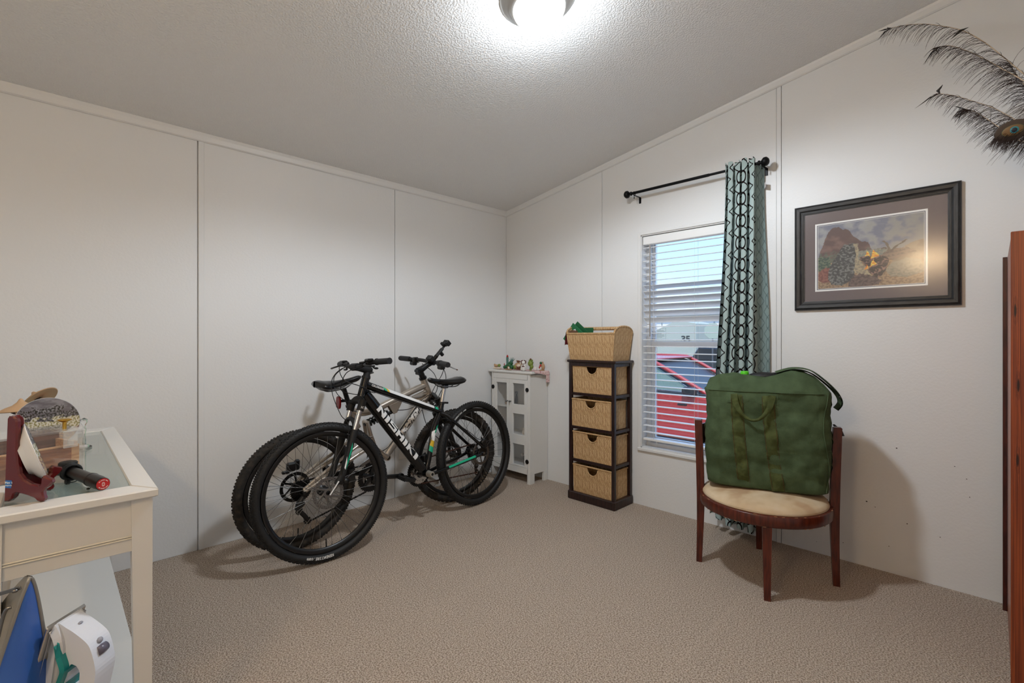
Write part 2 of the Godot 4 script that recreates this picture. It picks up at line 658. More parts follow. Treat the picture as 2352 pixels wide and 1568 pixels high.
func window() -> void:
	var b := Mb.new()
	var x := 0.096
	ybar(b, WIN_Z0 + 0.018, x, 0.036, 0.05, WIN_Y0, WIN_Y1)
	ybar(b, WIN_Z1 - 0.018, x, 0.036, 0.05, WIN_Y0, WIN_Y1)
	zbar(b, WIN_Y1 - 0.016, x, 0.032, 0.05, WIN_Z0 + 0.03, WIN_Z1 - 0.03)
	zbar(b, WIN_Y0 + 0.016, x, 0.032, 0.05, WIN_Z0 + 0.03, WIN_Z1 - 0.03)
	var w := put("window_1", b, M.vinyl)
	struct(tag(w, "white vinyl single-hung window half hidden by the curtain", "window"))
	# upper and lower sash
	b = Mb.new()
	var zb0 := WIN_Z0 + 0.036
	var zb1 := WIN_Z1 - 0.036
	ybar(b, zb0 + 0.01, 0.108, 0.02, 0.018, 1.13, WIN_Y1 - 0.03)
	ybar(b, zb1 - 0.01, 0.108, 0.02, 0.018, 1.13, WIN_Y1 - 0.03)
	zbar(b, WIN_Y1 - 0.043, 0.108, 0.022, 0.018, zb0 + 0.02, zb1 - 0.02)
	zbar(b, 1.118, 0.108, 0.036, 0.018, zb0, zb1)
	put("upper_sash", b, M.vinyl, w)
	b = Mb.new()
	ybar(b, zb0 + 0.016, 0.086, 0.032, 0.018, WIN_Y0 + 0.03, 1.14)
	ybar(b, zb1 - 0.016, 0.086, 0.032, 0.018, WIN_Y0 + 0.03, 1.14)
	zbar(b, WIN_Y0 + 0.052, 0.086, 0.04, 0.018, zb0 + 0.03, zb1 - 0.03)
	zbar(b, 1.12, 0.086, 0.04, 0.018, zb0 + 0.03, zb1 - 0.03)
	put("lower_sash", b, M.vinyl, w)
	b = Mb.new()
	b.quad(Vector3(0.108, 1.13, zb0 + 0.018), Vector3(0.108, 1.13, zb1 - 0.018), Vector3(0.108, WIN_Y1 - 0.05, zb1 - 0.018), Vector3(0.108, WIN_Y1 - 0.05, zb0 + 0.018), Vector3.LEFT)
	put("glass_pane", b, M.pane, w)
	b = Mb.new()
	b.quad(Vector3(0.086, WIN_Y0 + 0.07, zb0 + 0.03), Vector3(0.086, WIN_Y0 + 0.07, zb1 - 0.03), Vector3(0.086, 1.1, zb1 - 0.03), Vector3(0.086, 1.1, zb0 + 0.03), Vector3.LEFT)
	put("glass_pane", b, M.pane, w)
	# maker's sticker on the upper pane: printed outline and lines of small print
	b = Mb.new()
	var g := 0.1065
	for e in [[1.153, 1.229, 1.3975, 1.3985], [1.153, 1.229, 1.4715, 1.4725], [1.153, 1.154, 1.3975, 1.4725], [1.228, 1.229, 1.3975, 1.4725]]:
		b.quad(Vector3(g, e[0], e[2]), Vector3(g, e[0], e[3]), Vector3(g, e[1], e[3]), Vector3(g, e[1], e[2]), Vector3.LEFT)
	for k in 8:
		var y := 1.219 - k * 0.0078
		var len := 0.03 + 0.03 * absf(sin(k * 2.3))
		b.quad(Vector3(g, y, 1.403), Vector3(g, y, 1.403 + len), Vector3(g, y + 0.0018, 1.403 + len), Vector3(g, y + 0.0018, 1.403), Vector3.LEFT)
	put("sticker", b, mat(Color(0.24, 0.27, 0.26), 0.6), w)

	# casing strips round the opening and a small sill
	b = Mb.new()
	ybar(b, WIN_Z0 - 0.011, -0.003, 0.024, 0.008, WIN_Y0 - 0.022, WIN_Y1 + 0.022, 0.003)
	ybar(b, WIN_Z1 + 0.011, -0.003, 0.024, 0.008, WIN_Y0 - 0.022, WIN_Y1 + 0.022, 0.003)
	zbar(b, WIN_Y1 + 0.011, -0.003, 0.022, 0.008, WIN_Z0, WIN_Z1, 0.003)
	zbar(b, WIN_Y0 - 0.011, -0.007, 0.022, 0.016, WIN_Z0 - 0.022, WIN_Z1 + 0.022, 0.004)
	# reveals
	ybar(b, WIN_Z0 + 0.003, 0.036, 0.006, 0.07, WIN_Y0, WIN_Y1, 0.0)
	ybar(b, WIN_Z1 - 0.003, 0.036, 0.006, 0.07, WIN_Y0, WIN_Y1, 0.0)
	zbar(b, WIN_Y1 - 0.003, 0.036, 0.006, 0.07, WIN_Z0, WIN_Z1, 0.0)
	zbar(b, WIN_Y0 + 0.003, 0.036, 0.006, 0.07, WIN_Z0, WIN_Z1, 0.0)
	struct(tag(put("trim_3", b, M.trim_white), "white casing strip and sill round the window opening", "trim"))

	# blind
	var bl := thing("window_blind", "white horizontal slat blind hanging inside the window opening", "blind", at(Vector3(0.032, 0, 0)))
	b = Mb.new()
	zbar(b, WIN_Y1 - 0.038, 0, 0.056, 0.046, 1.3505, 2.0895, 0.003)
	put("head_rail", b, M.slat, bl)
	var sm := Mb.new()
	# one slat, slightly crowned, 50 mm deep
	sm.grid(7, 2, func(i: int, j: int) -> Vector3:
		var t := (i / 6.0 - 0.5)
		return Vector3(t * 0.05, 0.0035 * (1.0 - 4.0 * t * t) + 0.0013, 1.353 + j * 0.734), false, false, true)
	sm.grid(7, 2, func(i: int, j: int) -> Vector3:
		var t := (i / 6.0 - 0.5)
		return Vector3(t * 0.05, 0.0035 * (1.0 - 4.0 * t * t) - 0.0013, 1.353 + j * 0.734), false, false, false)
	sm.box(Vector3(0.0255, 0, 1.72), Vector3(0.001, 0.0026, 0.734))
	sm.box(Vector3(-0.0255, 0, 1.72), Vector3(0.001, 0.0026, 0.734))
	sm.box(Vector3(0, 0.0017, 1.3535), Vector3(0.05, 0.003, 0.001))
	var me := sm.mesh()
	for i in 29:
		var tilt := 0.0
		if i < 6:
			tilt = 0.135 - i * 0.008
		elif i < 12:
			tilt = [-0.42, -0.62, -0.7, -0.72, -0.74, -0.7][i - 6]
		else:
			tilt = -0.02 + 0.02 * sin(i * 1.7)
		share("slat", me, M.slat, bl, Transform3D(Basis(Vector3(0, 0, 1), tilt), Vector3(0, 1.7849 - i * 0.0456, 0)))
	b = Mb.new()
	zbar(b, 0.461, 0, 0.016, 0.05, 1.353, 2.087, 0.003)
	put("bottom_rail", b, M.slat, bl)
	var cord := mat(Color(0.86, 0.86, 0.85), 0.7)
	for z in [1.432, 1.72, 2.0]:
		for xx in [-0.026, 0.026]:
			b = Mb.new()
			b.tube([Vector3(xx, 1.81, z), Vector3(xx, 0.462, z)], 0.0008, 5)
			put("ladder_cord", b, cord, bl)
	b = Mb.new()
	b.tube([Vector3(-0.033, 1.80, 1.41), Vector3(-0.034, 1.17, 1.41)], 0.0042, 8)
	put("tilt_wand", b, mat(Color(0.62, 0.6, 0.58), 0.25), bl)
	b = Mb.new()
	b.tube(spline([Vector3(-0.03, 0.46, 1.45), Vector3(-0.032, 0.45, 1.462), Vector3(-0.03, 0.445, 1.452), Vector3(-0.033, 0.438, 1.466), Vector3(-0.036, 0.43, 1.455)], 4), 0.0012, 5)
	put("cord_knot", b, cord, bl)


# ---------------------------------------------------------------- the yard outside
func ray_point(px: float, py: float, d: float) -> Vector3:
	var s := sqrt(0.5)
	return EYE + (Vector3(s, 0, -s) + (px - 1176.0) / 1107.0 * Vector3(s, 0, s) + Vector3(0, (776.0 - py) / 1107.0, 0)) * d

func yard() -> void:
	var b := Mb.new()
	b.box(Vector3(22, -0.75, -4), Vector3(43, 0.1, 60))
	var gm := mat(Color(1, 1, 1), 0.95)
	gm.albedo_texture = noise_tex(0.03, 4, 512, [[0.2, Color(0.42, 0.4, 0.37)], [0.7, Color(0.6, 0.57, 0.53)]], 0.0, FastNoiseLite.TYPE_SIMPLEX_SMOOTH, 41)
	tri_map(gm, Vector3(0.4, 0.4, 0.4), true)
	struct(tag(put("ground", b, gm), "grey gravel yard outside the window", "ground"))

	# long white neighbour building of upright panels
	var nb := thing("white_shed", "long white panelled shed across the yard seen through the blind", "shed", at(Vector3(17.5, -0.7, -4)))
	var white := mat(Color(0.9, 0.89, 0.86), 0.6)
	b = Mb.new()
	b.box(Vector3(1.5, 1.45, 0), Vector3(2.9, 2.9, 22))
	put("body", b, white, nb)
	var pm := Mb.new()
	pm.box(Vector3(0, 1.4, 0), Vector3(0.06, 2.8, 0.56), 0.02)
	var pme := pm.mesh()
	for k in 36:
		share("panel", pme, white, nb, at(Vector3(0.02, 0.02, -10.6 + k * 0.6)))
	b = Mb.new()
	b.box(Vector3(1.4, 2.96, 0), Vector3(3.4, 0.12, 22.4), 0.03)
	put("roof", b, mat(Color(0.82, 0.82, 0.8), 0.5), nb)

	# grey-green shed end with a pitched roof
	var gs := thing("green_shed", "small grey-green shed with a pitched roof beside the white shed", "shed", at(Vector3(14.6, -0.7, -5.55), 0.0))
	b = Mb.new()
	b.prism(PackedVector2Array([Vector2(-2.0, 0), Vector2(0.75, 0), Vector2(0.75, 2.4), Vector2(0.0, 2.55), Vector2(-1.0, 2.1), Vector2(-2.0, 1.6)]), 2.0, Transform3D(Basis(Vector3(0, 0, 1), Vector3(0, 1, 0), Vector3(1, 0, 0)), Vector3(0, 0, 0)))
	put("body", b, mat(Color(0.66, 0.69, 0.64), 0.7), gs)
	b = Mb.new()
	b.text("35", 0.34, Transform3D(Basis(Vector3(0, 0, 1), Vector3(0, 1, 0), Vector3(-1, 0, 0)), Vector3(-0.01, 1.82, 0.35)), 0.01)
	put("house_number", b, mat(Color(0.2, 0.22, 0.22), 0.7), gs)

	# round-cornered grey-green sign back on a post
	var c := ray_point(1637, 760, 15.0)
	var sg := thing("octagonal_sign", "pale green octagonal sign on a post in the yard", "sign", at(Vector3(c.x, -0.7, c.z), 0.45))
	var oc := PackedVector2Array()
	for k in 8:
		oc.append(Vector2(cos(PI / 8 + k * PI / 4), sin(PI / 8 + k * PI / 4)) * 0.26)
	b = Mb.new()
	b.prism(oc, 0.012, Transform3D(Basis(Vector3(0, 0, 1), Vector3(0, 1, 0), Vector3(-1, 0, 0)), Vector3(0, c.y + 0.7, 0)), 0.003)
	put("board", b, mat(Color(0.62, 0.68, 0.62), 0.6), sg)
	b = Mb.new()
	b.box(Vector3(0.03, (c.y + 0.7) / 2, 0), Vector3(0.05, c.y + 0.7, 0.05), 0.006)
	put("post", b, M.steel, sg)

	car_red()
	car_tan()
	truck()

func wheel_simple(b: Mb, p: Vector3, r: float, w: float) -> void:
	b.lathe([Vector2(0.01, -w / 2), Vector2(r * 0.62, -w / 2), Vector2(r * 0.92, -w / 2), Vector2(r, -w * 0.3), Vector2(r, w * 0.3), Vector2(r * 0.92, w / 2), Vector2(r * 0.62, w / 2), Vector2(0.01, w / 2)], 20, Transform3D(Basis(Vector3(0, 1, 0), Vector3(1, 0, 0), Vector3(0, 0, -1)), p), false)

# cars stand along z: outline in (z, y), pushed along x; front to +z
func car_red() -> void:
	var t := thing("red_car", "red car parked outside, its door and window seen through the lower blind", "car", at(Vector3(4.35, -0.7, -0.72)))
	var red := mat(Color(0.62, 0.13, 0.11), 0.25)
	red.clearcoat_enabled = true
	red.clearcoat = 0.8
	var tr := Transform3D(Basis(Vector3(0, 0, 1), Vector3(0, 1, 0), Vector3(1, 0, 0)), Vector3(0, 0, 0))
	var b := Mb.new()
	b.prism(curve2([Vector2(-2.3, 0.35), Vector2(0, 0.24), Vector2(2.0, 0.3), Vector2(2.15, 0.62), Vector2(1.5, 0.86), Vector2(0.62, 0.96), Vector2(-0.5, 0.98), Vector2(-2.2, 0.95), Vector2(-2.4, 0.7)], 4), 1.7, tr, 0.05)
	put("body", b, red, t)
	# roof and pillars
	var dark := mat(Color(0.08, 0.09, 0.1), 0.4)
	b = Mb.new()
	b.prism(PackedVector2Array([Vector2(-1.55, 0.95), Vector2(0.62, 0.95), Vector2(0.55, 1.0), Vector2(-0.28, 1.44), Vector2(-0.5, 1.5), Vector2(-1.2, 1.47), Vector2(-1.6, 1.0)]), 1.4, Transform3D(tr.basis, Vector3(0.15, 0, 0)), 0.05)
	put("cabin", b, dark, t)
	b = Mb.new()
	for xx in [0.11, 1.59]:
		b.tube(spline([Vector3(xx, 0.97, 0.66), Vector3(xx, 1.24, 0.16), Vector3(xx, 1.46, -0.28), Vector3(xx, 1.51, -0.5), Vector3(xx, 1.47, -1.25), Vector3(xx, 0.98, -1.66)], 5), 0.035, 8)
	put("roof_pillars", b, red, t)
	b = Mb.new()
	b.box(Vector3(0.85, 1.5, -0.75), Vector3(1.5, 0.035, 0.95), 0.015)
	put("roof", b, red, t)
	b = Mb.new()
	b.prism(PackedVector2Array([Vector2(-0.55, 1.0), Vector2(0.42, 1.0), Vector2(0.36, 1.03), Vector2(-0.25, 1.38), Vector2(-0.6, 1.42)]), 0.012, Transform3D(tr.basis, Vector3(0.13, 0, 0)))
	put("side_window", b, mat(Color(0.45, 0.56, 0.54), 0.12), t)
	b = Mb.new()
	b.box(Vector3(0.03, 0.965, -0.5), Vector3(0.05, 0.05, 2.3), 0.012)
	put("window_sill", b, dark, t)
	b = Mb.new()
	b.box(Vector3(-0.05, 1.03, 0.42), Vector3(0.16, 0.12, 0.2), 0.03)
	put("door_mirror", b, dark, t)
	b = Mb.new()
	b.box(Vector3(-0.004, 0.8, 0.28), Vector3(0.02, 0.03, 0.16), 0.008)
	put("door_handle", b, dark, t)
	for z in [-1.5, 1.4]:
		b = Mb.new()
		wheel_simple(b, Vector3(0.12, 0.31, z), 0.31, 0.2)
		put("tyre", b, M.rubber, t)

func car_tan() -> void:
	var t := thing("tan_car", "tan car with a red tail light standing behind the red car", "car", at(Vector3(9.0, -0.7, -0.85)))
	var tan := mat(Color(0.66, 0.58, 0.44), 0.3, 0.3)
	var tr := Transform3D(Basis(Vector3(0, 0, 1), Vector3(0, 1, 0), Vector3(1, 0, 0)), Vector3(0, 0, 0))
	var b := Mb.new()
	b.prism(curve2([Vector2(-1.05, 0.35), Vector2(1.5, 0.25), Vector2(3.4, 0.3), Vector2(3.5, 0.7), Vector2(2.3, 0.95), Vector2(0.6, 1.0), Vector2(-0.9, 0.98), Vector2(-1.15, 0.7)], 4), 1.7, tr, 0.05)
	put("body", b, tan, t)
	b = Mb.new()
	b.prism(PackedVector2Array([Vector2(-0.75, 0.98), Vector2(1.9, 0.98), Vector2(1.1, 1.42), Vector2(0.0, 1.46), Vector2(-0.3, 1.36)]), 1.4, Transform3D(tr.basis, Vector3(0.15, 0, 0)), 0.05)
	put("cabin", b, mat(Color(0.2, 0.23, 0.25), 0.15), t)
	b = Mb.new()
	for xx in [0.12, 1.58]:
		b.tube(spline([Vector3(xx, 0.98, -0.8), Vector3(xx, 1.36, -0.3), Vector3(xx, 1.47, 0.1), Vector3(xx, 1.43, 1.1), Vector3(xx, 0.98, 1.95)], 5), 0.04, 8)
	put("roof_pillars", b, tan, t)
	b = Mb.new()
	b.box(Vector3(-0.02, 0.82, -0.98), Vector3(0.06, 0.16, 0.2), 0.03)
	put("tail_light", b, mat(Color(0.7, 0.06, 0.05), 0.2), t)
	b = Mb.new()
	wheel_simple(b, Vector3(0.08, 0.33, -0.1), 0.33, 0.2)
	put("tyre", b, M.rubber, t)
	b = Mb.new()
	wheel_simple(b, Vector3(-0.03, 0.33, -0.1), 0.2, 0.03)
	put("wheel_cover", b, M.steel, t)

func truck() -> void:
	var t := thing("dark_pickup_truck", "dark pickup truck with a black bed cover behind the cars", "truck", at(Vector3(12.2, -0.7, -2.1)))
	var body := mat(Color(0.17, 0.19, 0.2), 0.4)
	var tr := Transform3D(Basis(Vector3(0, 0, 1), Vector3(0, 1, 0), Vector3(1, 0, 0)), Vector3(0, 0, 0))
	var b := Mb.new()
	b.prism(PackedVector2Array([Vector2(-2.2, 0.4), Vector2(2.6, 0.4), Vector2(2.6, 1.05), Vector2(1.6, 1.12), Vector2(-2.2, 1.12)]), 1.7, tr, 0.05)
	put("body", b, body, t)
	b = Mb.new()
	b.prism(PackedVector2Array([Vector2(-1.9, 1.12), Vector2(0.75, 1.12), Vector2(0.45, 1.5), Vector2(-1.6, 1.56)]), 1.5, Transform3D(tr.basis, Vector3(0.1, 0, 0)), 0.04)
	put("bed_cover", b, mat(Color(0.1, 0.11, 0.12), 0.35), t)
	for z in [-1.4, 1.7]:
		b = Mb.new()
		wheel_simple(b, Vector3(0.1, 0.38, z), 0.38, 0.24)
		put("tyre", b, M.rubber, t)


# ---------------------------------------------------------------- lamps, outlet
func ceiling_lamp() -> void:
	var p := Vector3(-1.535, 0, 1.755)
	p.y = slope(p.z)
	var nrm := Vector3(0, -1, CEILS).normalized()
	var t := thing("ceiling_light", "round flush ceiling light with frosted glass dome and stepped nickel ring", "light", aim(p, -nrm))
	# local y points up into the ceiling
	var b := Mb.new()
	b.lathe([Vector2(0.085, -0.052), Vector2(0.109, -0.05), Vector2(0.118, -0.044), Vector2(0.121, -0.034), Vector2(0.131, -0.03), Vector2(0.135, -0.021), Vector2(0.146, -0.017), Vector2(0.151, -0.009), Vector2(0.156, -0.006), Vector2(0.157, 0.0)], 64)
	put("ring", b, mat(Color(0.72, 0.71, 0.69), 0.35, 0.85), t)
	b = Mb.new()
	var prof := []
	for k in 15:
		var a := PI / 2 * k / 14.0
		prof.append(Vector2(maxf(0.108 * sin(a), 0.0005), -0.046 - 0.068 * cos(a)))
	b.lathe(prof, 48)
	var gm := mat(Color(0.95, 0.94, 0.92), 0.3)
	gm.emission_enabled = true
	gm.emission = Color(1.0, 0.985, 0.955)
	gm.emission_energy_multiplier = 0.9
	put("glass_dome", b, gm, t)
	b = Mb.new()
	b.ball(Vector3(0, -0.117, 0), Vector3(0.006, 0.006, 0.006), 8)
	put("finial", b, gm, t)
	# most of the light leaves the dome downwards and sideways; a little grazes the ceiling
	var l := SpotLight3D.new()
	l.name = "lamp_light"
	l.light_color = Color(0.93, 0.965, 1.0)
	l.light_energy = 0.9
	l.light_size = 0.07
	l.spot_angle = 86.0
	l.spot_angle_attenuation = 0.35
	l.spot_range = 12.0
	l.spot_attenuation = 2.0
	l.shadow_enabled = true
	add_child(l)
	l.look_at_from_position(p + nrm * 0.13, p + nrm * 1.0, Vector3(1, 0, 0))
	var g := OmniLight3D.new()
	g.name = "dome_glow_light"
	g.light_color = Color(0.93, 0.965, 1.0)
	g.light_energy = 0.2
	g.light_size = 0.09
	g.omni_range = 12.0
	g.omni_attenuation = 2.0
	g.shadow_enabled = true
	g.position = p + nrm * 0.1
	add_child(g)

func wall_lamp() -> void:
	# two-bulb wall light on the wall facing the window; the picture glass mirrors it
	var t := thing("wall_light", "two-bulb wall light on the wall facing the picture", "light", at(Vector3(WX, 2.02, 2.585)))
	var b := Mb.new()
	b.box(Vector3(0.012, 0.06, 0), Vector3(0.024, 0.08, 0.26), 0.01)
	put("back_plate", b, M.brass, t)
	for z in [-0.08, 0.08]:
		b = Mb.new()
		b.tube(spline([Vector3(0.02, 0.06, z), Vector3(0.05, 0.065, z), Vector3(0.062, 0.04, z)], 4), 0.008, 8)
		put("arm", b, M.brass, t)
		b = Mb.new()
		b.ball(Vector3(0.062, 0.0, z), Vector3(0.036, 0.042, 0.036), 14)
		var gm := mat(Color(1, 0.95, 0.85), 0.3)
		gm.emission_enabled = true
		gm.emission = Color(1.0, 0.86, 0.62)
		gm.emission_energy_multiplier = 9.0
		put("bulb", b, gm, t)
		var l := OmniLight3D.new()
		l.name = "wall_lamp_light"
		l.light_color = Color(1.0, 0.86, 0.68)
		l.light_energy = 0.15
		l.light_size = 0.03
		l.omni_range = 12.0
		l.omni_attenuation = 2.0
		l.shadow_enabled = true
		l.position = Vector3(WX + 0.062, 2.02, 2.585 + z)
		add_child(l, true)

func outlet() -> void:
	var t := thing("wall_outlet", "white double wall outlet low on the wall behind the bicycles", "outlet", at(Vector3(-1.062, 0.33, 0)))
	var b := Mb.new()
	b.box(Vector3(0, 0, 0.003), Vector3(0.074, 0.118, 0.006), 0.002)
	put("cover_plate", b, M.white_paint, t)
	for y in [-0.021, 0.021]:
		b = Mb.new()
		b.box(Vector3(0, y, 0.0068), Vector3(0.034, 0.028, 0.003), 0.001)
		var s := put("socket", b, M.white_paint, t)
		b = Mb.new()
		b.box(Vector3(-0.006, y + 0.003, 0.0084), Vector3(0.002, 0.008, 0.0006))
		b.box(Vector3(0.006, y + 0.003, 0.0084), Vector3(0.002, 0.008, 0.0006))
		b.ball(Vector3(0, y - 0.008, 0.0084), Vector3(0.0022, 0.0022, 0.0005), 8)
		put("slot", b, M.black, s)


# ---------------------------------------------------------------- white display desk
const DESK_Y := 0.77

func desk_at() -> Transform3D:
	return at(Vector3(-2.9245, 0, 0.9355), -0.0215)

func desk() -> void:
	var t := thing("display_table", "narrow white display table with inset glass top and tapered legs", "table", desk_at())
	var hx := 0.1675
	var hz := 0.6035
	var th := 0.021
	var y := DESK_Y
	# mitred top rails, outline in (x, z); local y of the prism is -z
	var lay := Transform3D(Basis(Vector3(1, 0, 0), Vector3(0, 0, -1), Vector3(0, 1, 0)), Vector3(0, y - th, 0))
	var ix := hx - 0.05
	var iz := hz - 0.08
	var e := 0.0006
	for s in [-1.0, 1.0]:
		var b := Mb.new()
		b.prism(PackedVector2Array([Vector2(s * hx, hz - e), Vector2(s * hx, -hz + e), Vector2(s * ix, -iz + e), Vector2(s * ix, iz - e)]), th, lay, 0.003)
		put("top_rail", b, M.white_paint, t)
		b = Mb.new()
		b.prism(PackedVector2Array([Vector2(-hx + e, s * hz), Vector2(hx - e, s * hz), Vector2(ix - e, s * iz), Vector2(-ix + e, s * iz)]), th, lay, 0.003)
		put("top_rail", b, M.white_paint, t)
	var b := Mb.new()
	b.box(Vector3(0, y - 0.0045, 0), Vector3(ix * 2 - 0.002, 0.005, iz * 2 - 0.002), 0.0005)
	var gm := mat(Color(0.8, 0.93, 0.88, 0.08), 0.02)
	gm.refraction_enabled = true
	gm.refraction_scale = 0.05
	gm.transparency = BaseMaterial3D.TRANSPARENCY_ALPHA
	put("glass_top", b, glass(Color(0.84, 0.95, 0.91), 0.1), t, "inset pale green glass")
	# tray under the glass
	b = Mb.new()
	b.box(Vector3(0, y - 0.11, 0), Vector3(hx * 2 - 0.06, 0.012, hz * 2 - 0.06), 0.0)
	put("tray_floor", b, mat(Color(0.66, 0.71, 0.68), 0.5), t)
	# aprons with a bead
	for s in [-1.0, 1.0]:
		b = Mb.new()
		b.box(Vector3(0, 0.683, s * (hz - 0.025)), Vector3(hx * 2 - 0.08, 0.132, 0.016), 0.001)
		var a := put("apron", b, M.white_paint, t)
		b = Mb.new()
		b.box(Vector3(0, 0.656, s * (hz - 0.0155)), Vector3(hx * 2 - 0.1, 0.004, 0.004), 0.0015)
		b.box(Vector3(0, 0.6505, s * (hz - 0.0155)), Vector3(hx * 2 - 0.1, 0.004, 0.004), 0.0015)
		put("bead", b, mat(Color(0.87, 0.85, 0.79), 0.4), a)
		b = Mb.new()
		b.box(Vector3(s * (hx - 0.025), 0.683, 0), Vector3(0.016, 0.132, hz * 2 - 0.08), 0.001)
		put("apron", b, M.white_paint, t)
	# tapered legs with a raised outer edge
	for sx in [-1.0, 1.0]:
		for sz in [-1.0, 1.0]:
			b = Mb.new()
			var cx: float = sx * (hx - 0.033)
			var cz: float = sz * (hz - 0.033)
			var o: float = 0.022
			var q: float = 0.0165
			for f in 4:
				var a0 := PI / 4 + f * PI / 2
				var a1 := a0 + PI / 2
				var p0 := Vector3(cx + cos(a0) * o * 1.414, y - th, cz + sin(a0) * o * 1.414)
				var p1 := Vector3(cx + cos(a1) * o * 1.414, y - th, cz + sin(a1) * o * 1.414)
				var c0 := Vector3(cx + sx * 0.004 + cos(a0) * q * 1.414, 0, cz + sz * 0.004 + sin(a0) * q * 1.414)
				var c1 := Vector3(cx + sx * 0.004 + cos(a1) * q * 1.414, 0, cz + sz * 0.004 + sin(a1) * q * 1.414)
				b.quad(p0, p1, c1, c0, Vector3(cos(a0 + PI / 4), 0, sin(a0 + PI / 4)))
			put("leg", b, M.white_paint, t)
	b = Mb.new()
	b.box(Vector3(0, 0.236, 0), Vector3(hx * 2 - 0.048, 0.018, hz * 2 - 0.05), 0.002)
	put("lower_shelf", b, M.white_paint, t)

func ray_x(px: float, py: float, d: float) -> Vector3:
	return ray_point(px, py, d)

const EF := Vector3(0.70710678, 0, -0.70710678)
const ER := Vector3(0.70710678, 0, 0.70710678)

func landscape(seed_: int) -> ImageTexture:
	# a small painted plate: dull sky, dark trees, pale water, warm reeds
	var n := FastNoiseLite.new()
	n.seed = seed_
	n.frequency = 4.0
	n.fractal_octaves = 4
	return image_tex(192, 192, func(u: float, v: float) -> Color:
		var w := n.get_noise_2d(u * 0.8, v * 2.2)
		var w2 := n.get_noise_2d(u * 6.0 + 9.0, v * 5.0)
		var c := Color(0.55, 0.54, 0.56).lerp(Color(0.42, 0.4, 0.42), clampf(w * 1.6 + 0.4, 0, 1))
		if v > 0.22 + w * 0.2:
			c = c.lerp(Color(0.2, 0.19, 0.17), clampf(w2 * 2.0 + 0.45, 0, 1))
		if v > 0.42 + w * 0.15:
			c = Color(0.78, 0.76, 0.7).lerp(Color(0.5, 0.47, 0.3), clampf(w2 * 2.2 + 0.3, 0, 1))
		if v > 0.66 + w * 0.1:
			c = Color(0.68, 0.55, 0.35).lerp(Color(0.45, 0.3, 0.24), clampf(w2 * 2.0 + 0.5, 0, 1))
		return c)

func plate(t: Node3D, ce: Vector3, r: float, nrm: Vector3, up: Vector3, face: Material) -> void:
	# nrm: the way the picture faces
	var z := nrm.normalized()
	var x := up.cross(z).normalized()
	var y := z.cross(x)
	var ba := Basis(x, z, -y)   # lathe axis along the normal
	var b := Mb.new()
	b.xf = Transform3D(ba, ce)
	b.lathe([Vector2(r * 0.5, -0.02), Vector2(r * 0.56, -0.02), Vector2(r * 0.6, -0.013), Vector2(r * 0.72, -0.009), Vector2(r * 0.97, 0.004), Vector2(r, 0.007), Vector2(r * 0.985, 0.0085)], 48)
	b.lathe([Vector2(0.0005, -0.015), Vector2(r * 0.5, -0.0152)], 48)
	put("rim_and_back", b, mat(Color(0.88, 0.89, 0.9), 0.15), t)
	b = Mb.new()
	b.xf = Transform3D(Basis(x, y, z), ce)
	var first := b.vert(Vector3(0, 0, -0.0055), Vector3(0, 0, 1), Vector2(0.5, 0.5))
	var rows := [[0.62, -0.0045], [0.98, 0.008]]
	var prev: Array[int] = []
	for rr in rows:
		var cur: Array[int] = []
		for k in 48:
			var a := TAU * k / 48
			cur.append(b.vert(Vector3(cos(a) * r * rr[0], sin(a) * r * rr[0], rr[1]), Vector3(-cos(a) * 0.3, -sin(a) * 0.3, 1), Vector2(0.5 + cos(a) * rr[0] * 0.5, 0.5 - sin(a) * rr[0] * 0.5)))
		for k in 48:
			if prev.is_empty():
				b.face(first, cur[k], cur[(k + 1) % 48])
			else:
				b.face(prev[k], cur[k], cur[(k + 1) % 48])
				b.face(prev[k], cur[(k + 1) % 48], prev[(k + 1) % 48])
		prev = cur
	put("painted_face", b, face, t)

func stand_board(t: Node3D, hinge: Vector3, dir: Vector3, k: float, m: Material) -> MeshInstance3D:
	# outline of one side of the easel, pixels of the photograph turned to metres from the hinge edge
	var o := [Vector2(14, 1146.5), Vector2(18, 1043), Vector2(21.5, 956), Vector2(25, 951), Vector2(36, 951), Vector2(42, 956), Vector2(44.6, 964), Vector2(44.6, 995), Vector2(44, 1033), Vector2(46, 1058), Vector2(49.5, 1083), Vector2(59.7, 1096), Vector2(77, 1106), Vector2(92.5, 1110), Vector2(98, 1105), Vector2(99, 1092), Vector2(104, 1087), Vector2(114, 1092), Vector2(123, 1096), Vector2(124, 1102), Vector2(116, 1111.7), Vector2(106, 1118), Vector2(103, 1124), Vector2(104, 1131), Vector2(107, 1139), Vector2(104, 1145), Vector2(97, 1147.4), Vector2(90, 1145), Vector2(84, 1139), Vector2(70, 1133), Vector2(52, 1128), Vector2(42, 1126), Vector2(37, 1129), Vector2(33, 1140), Vector2(24, 1146.5)]
	var poly := PackedVector2Array()
	for q in o:
		poly.append(Vector2((q.x - 20.0) * k, (1147.4 - q.y) * k))
	var d := dir.normalized()
	var b := Mb.new()
	b.prism(poly, 0.013, Transform3D(Basis(d, Vector3.UP, d.cross(Vector3.UP)), hinge - d.cross(Vector3.UP) * 0.0065), 0.003)
	return put("side_board", b, m, t)

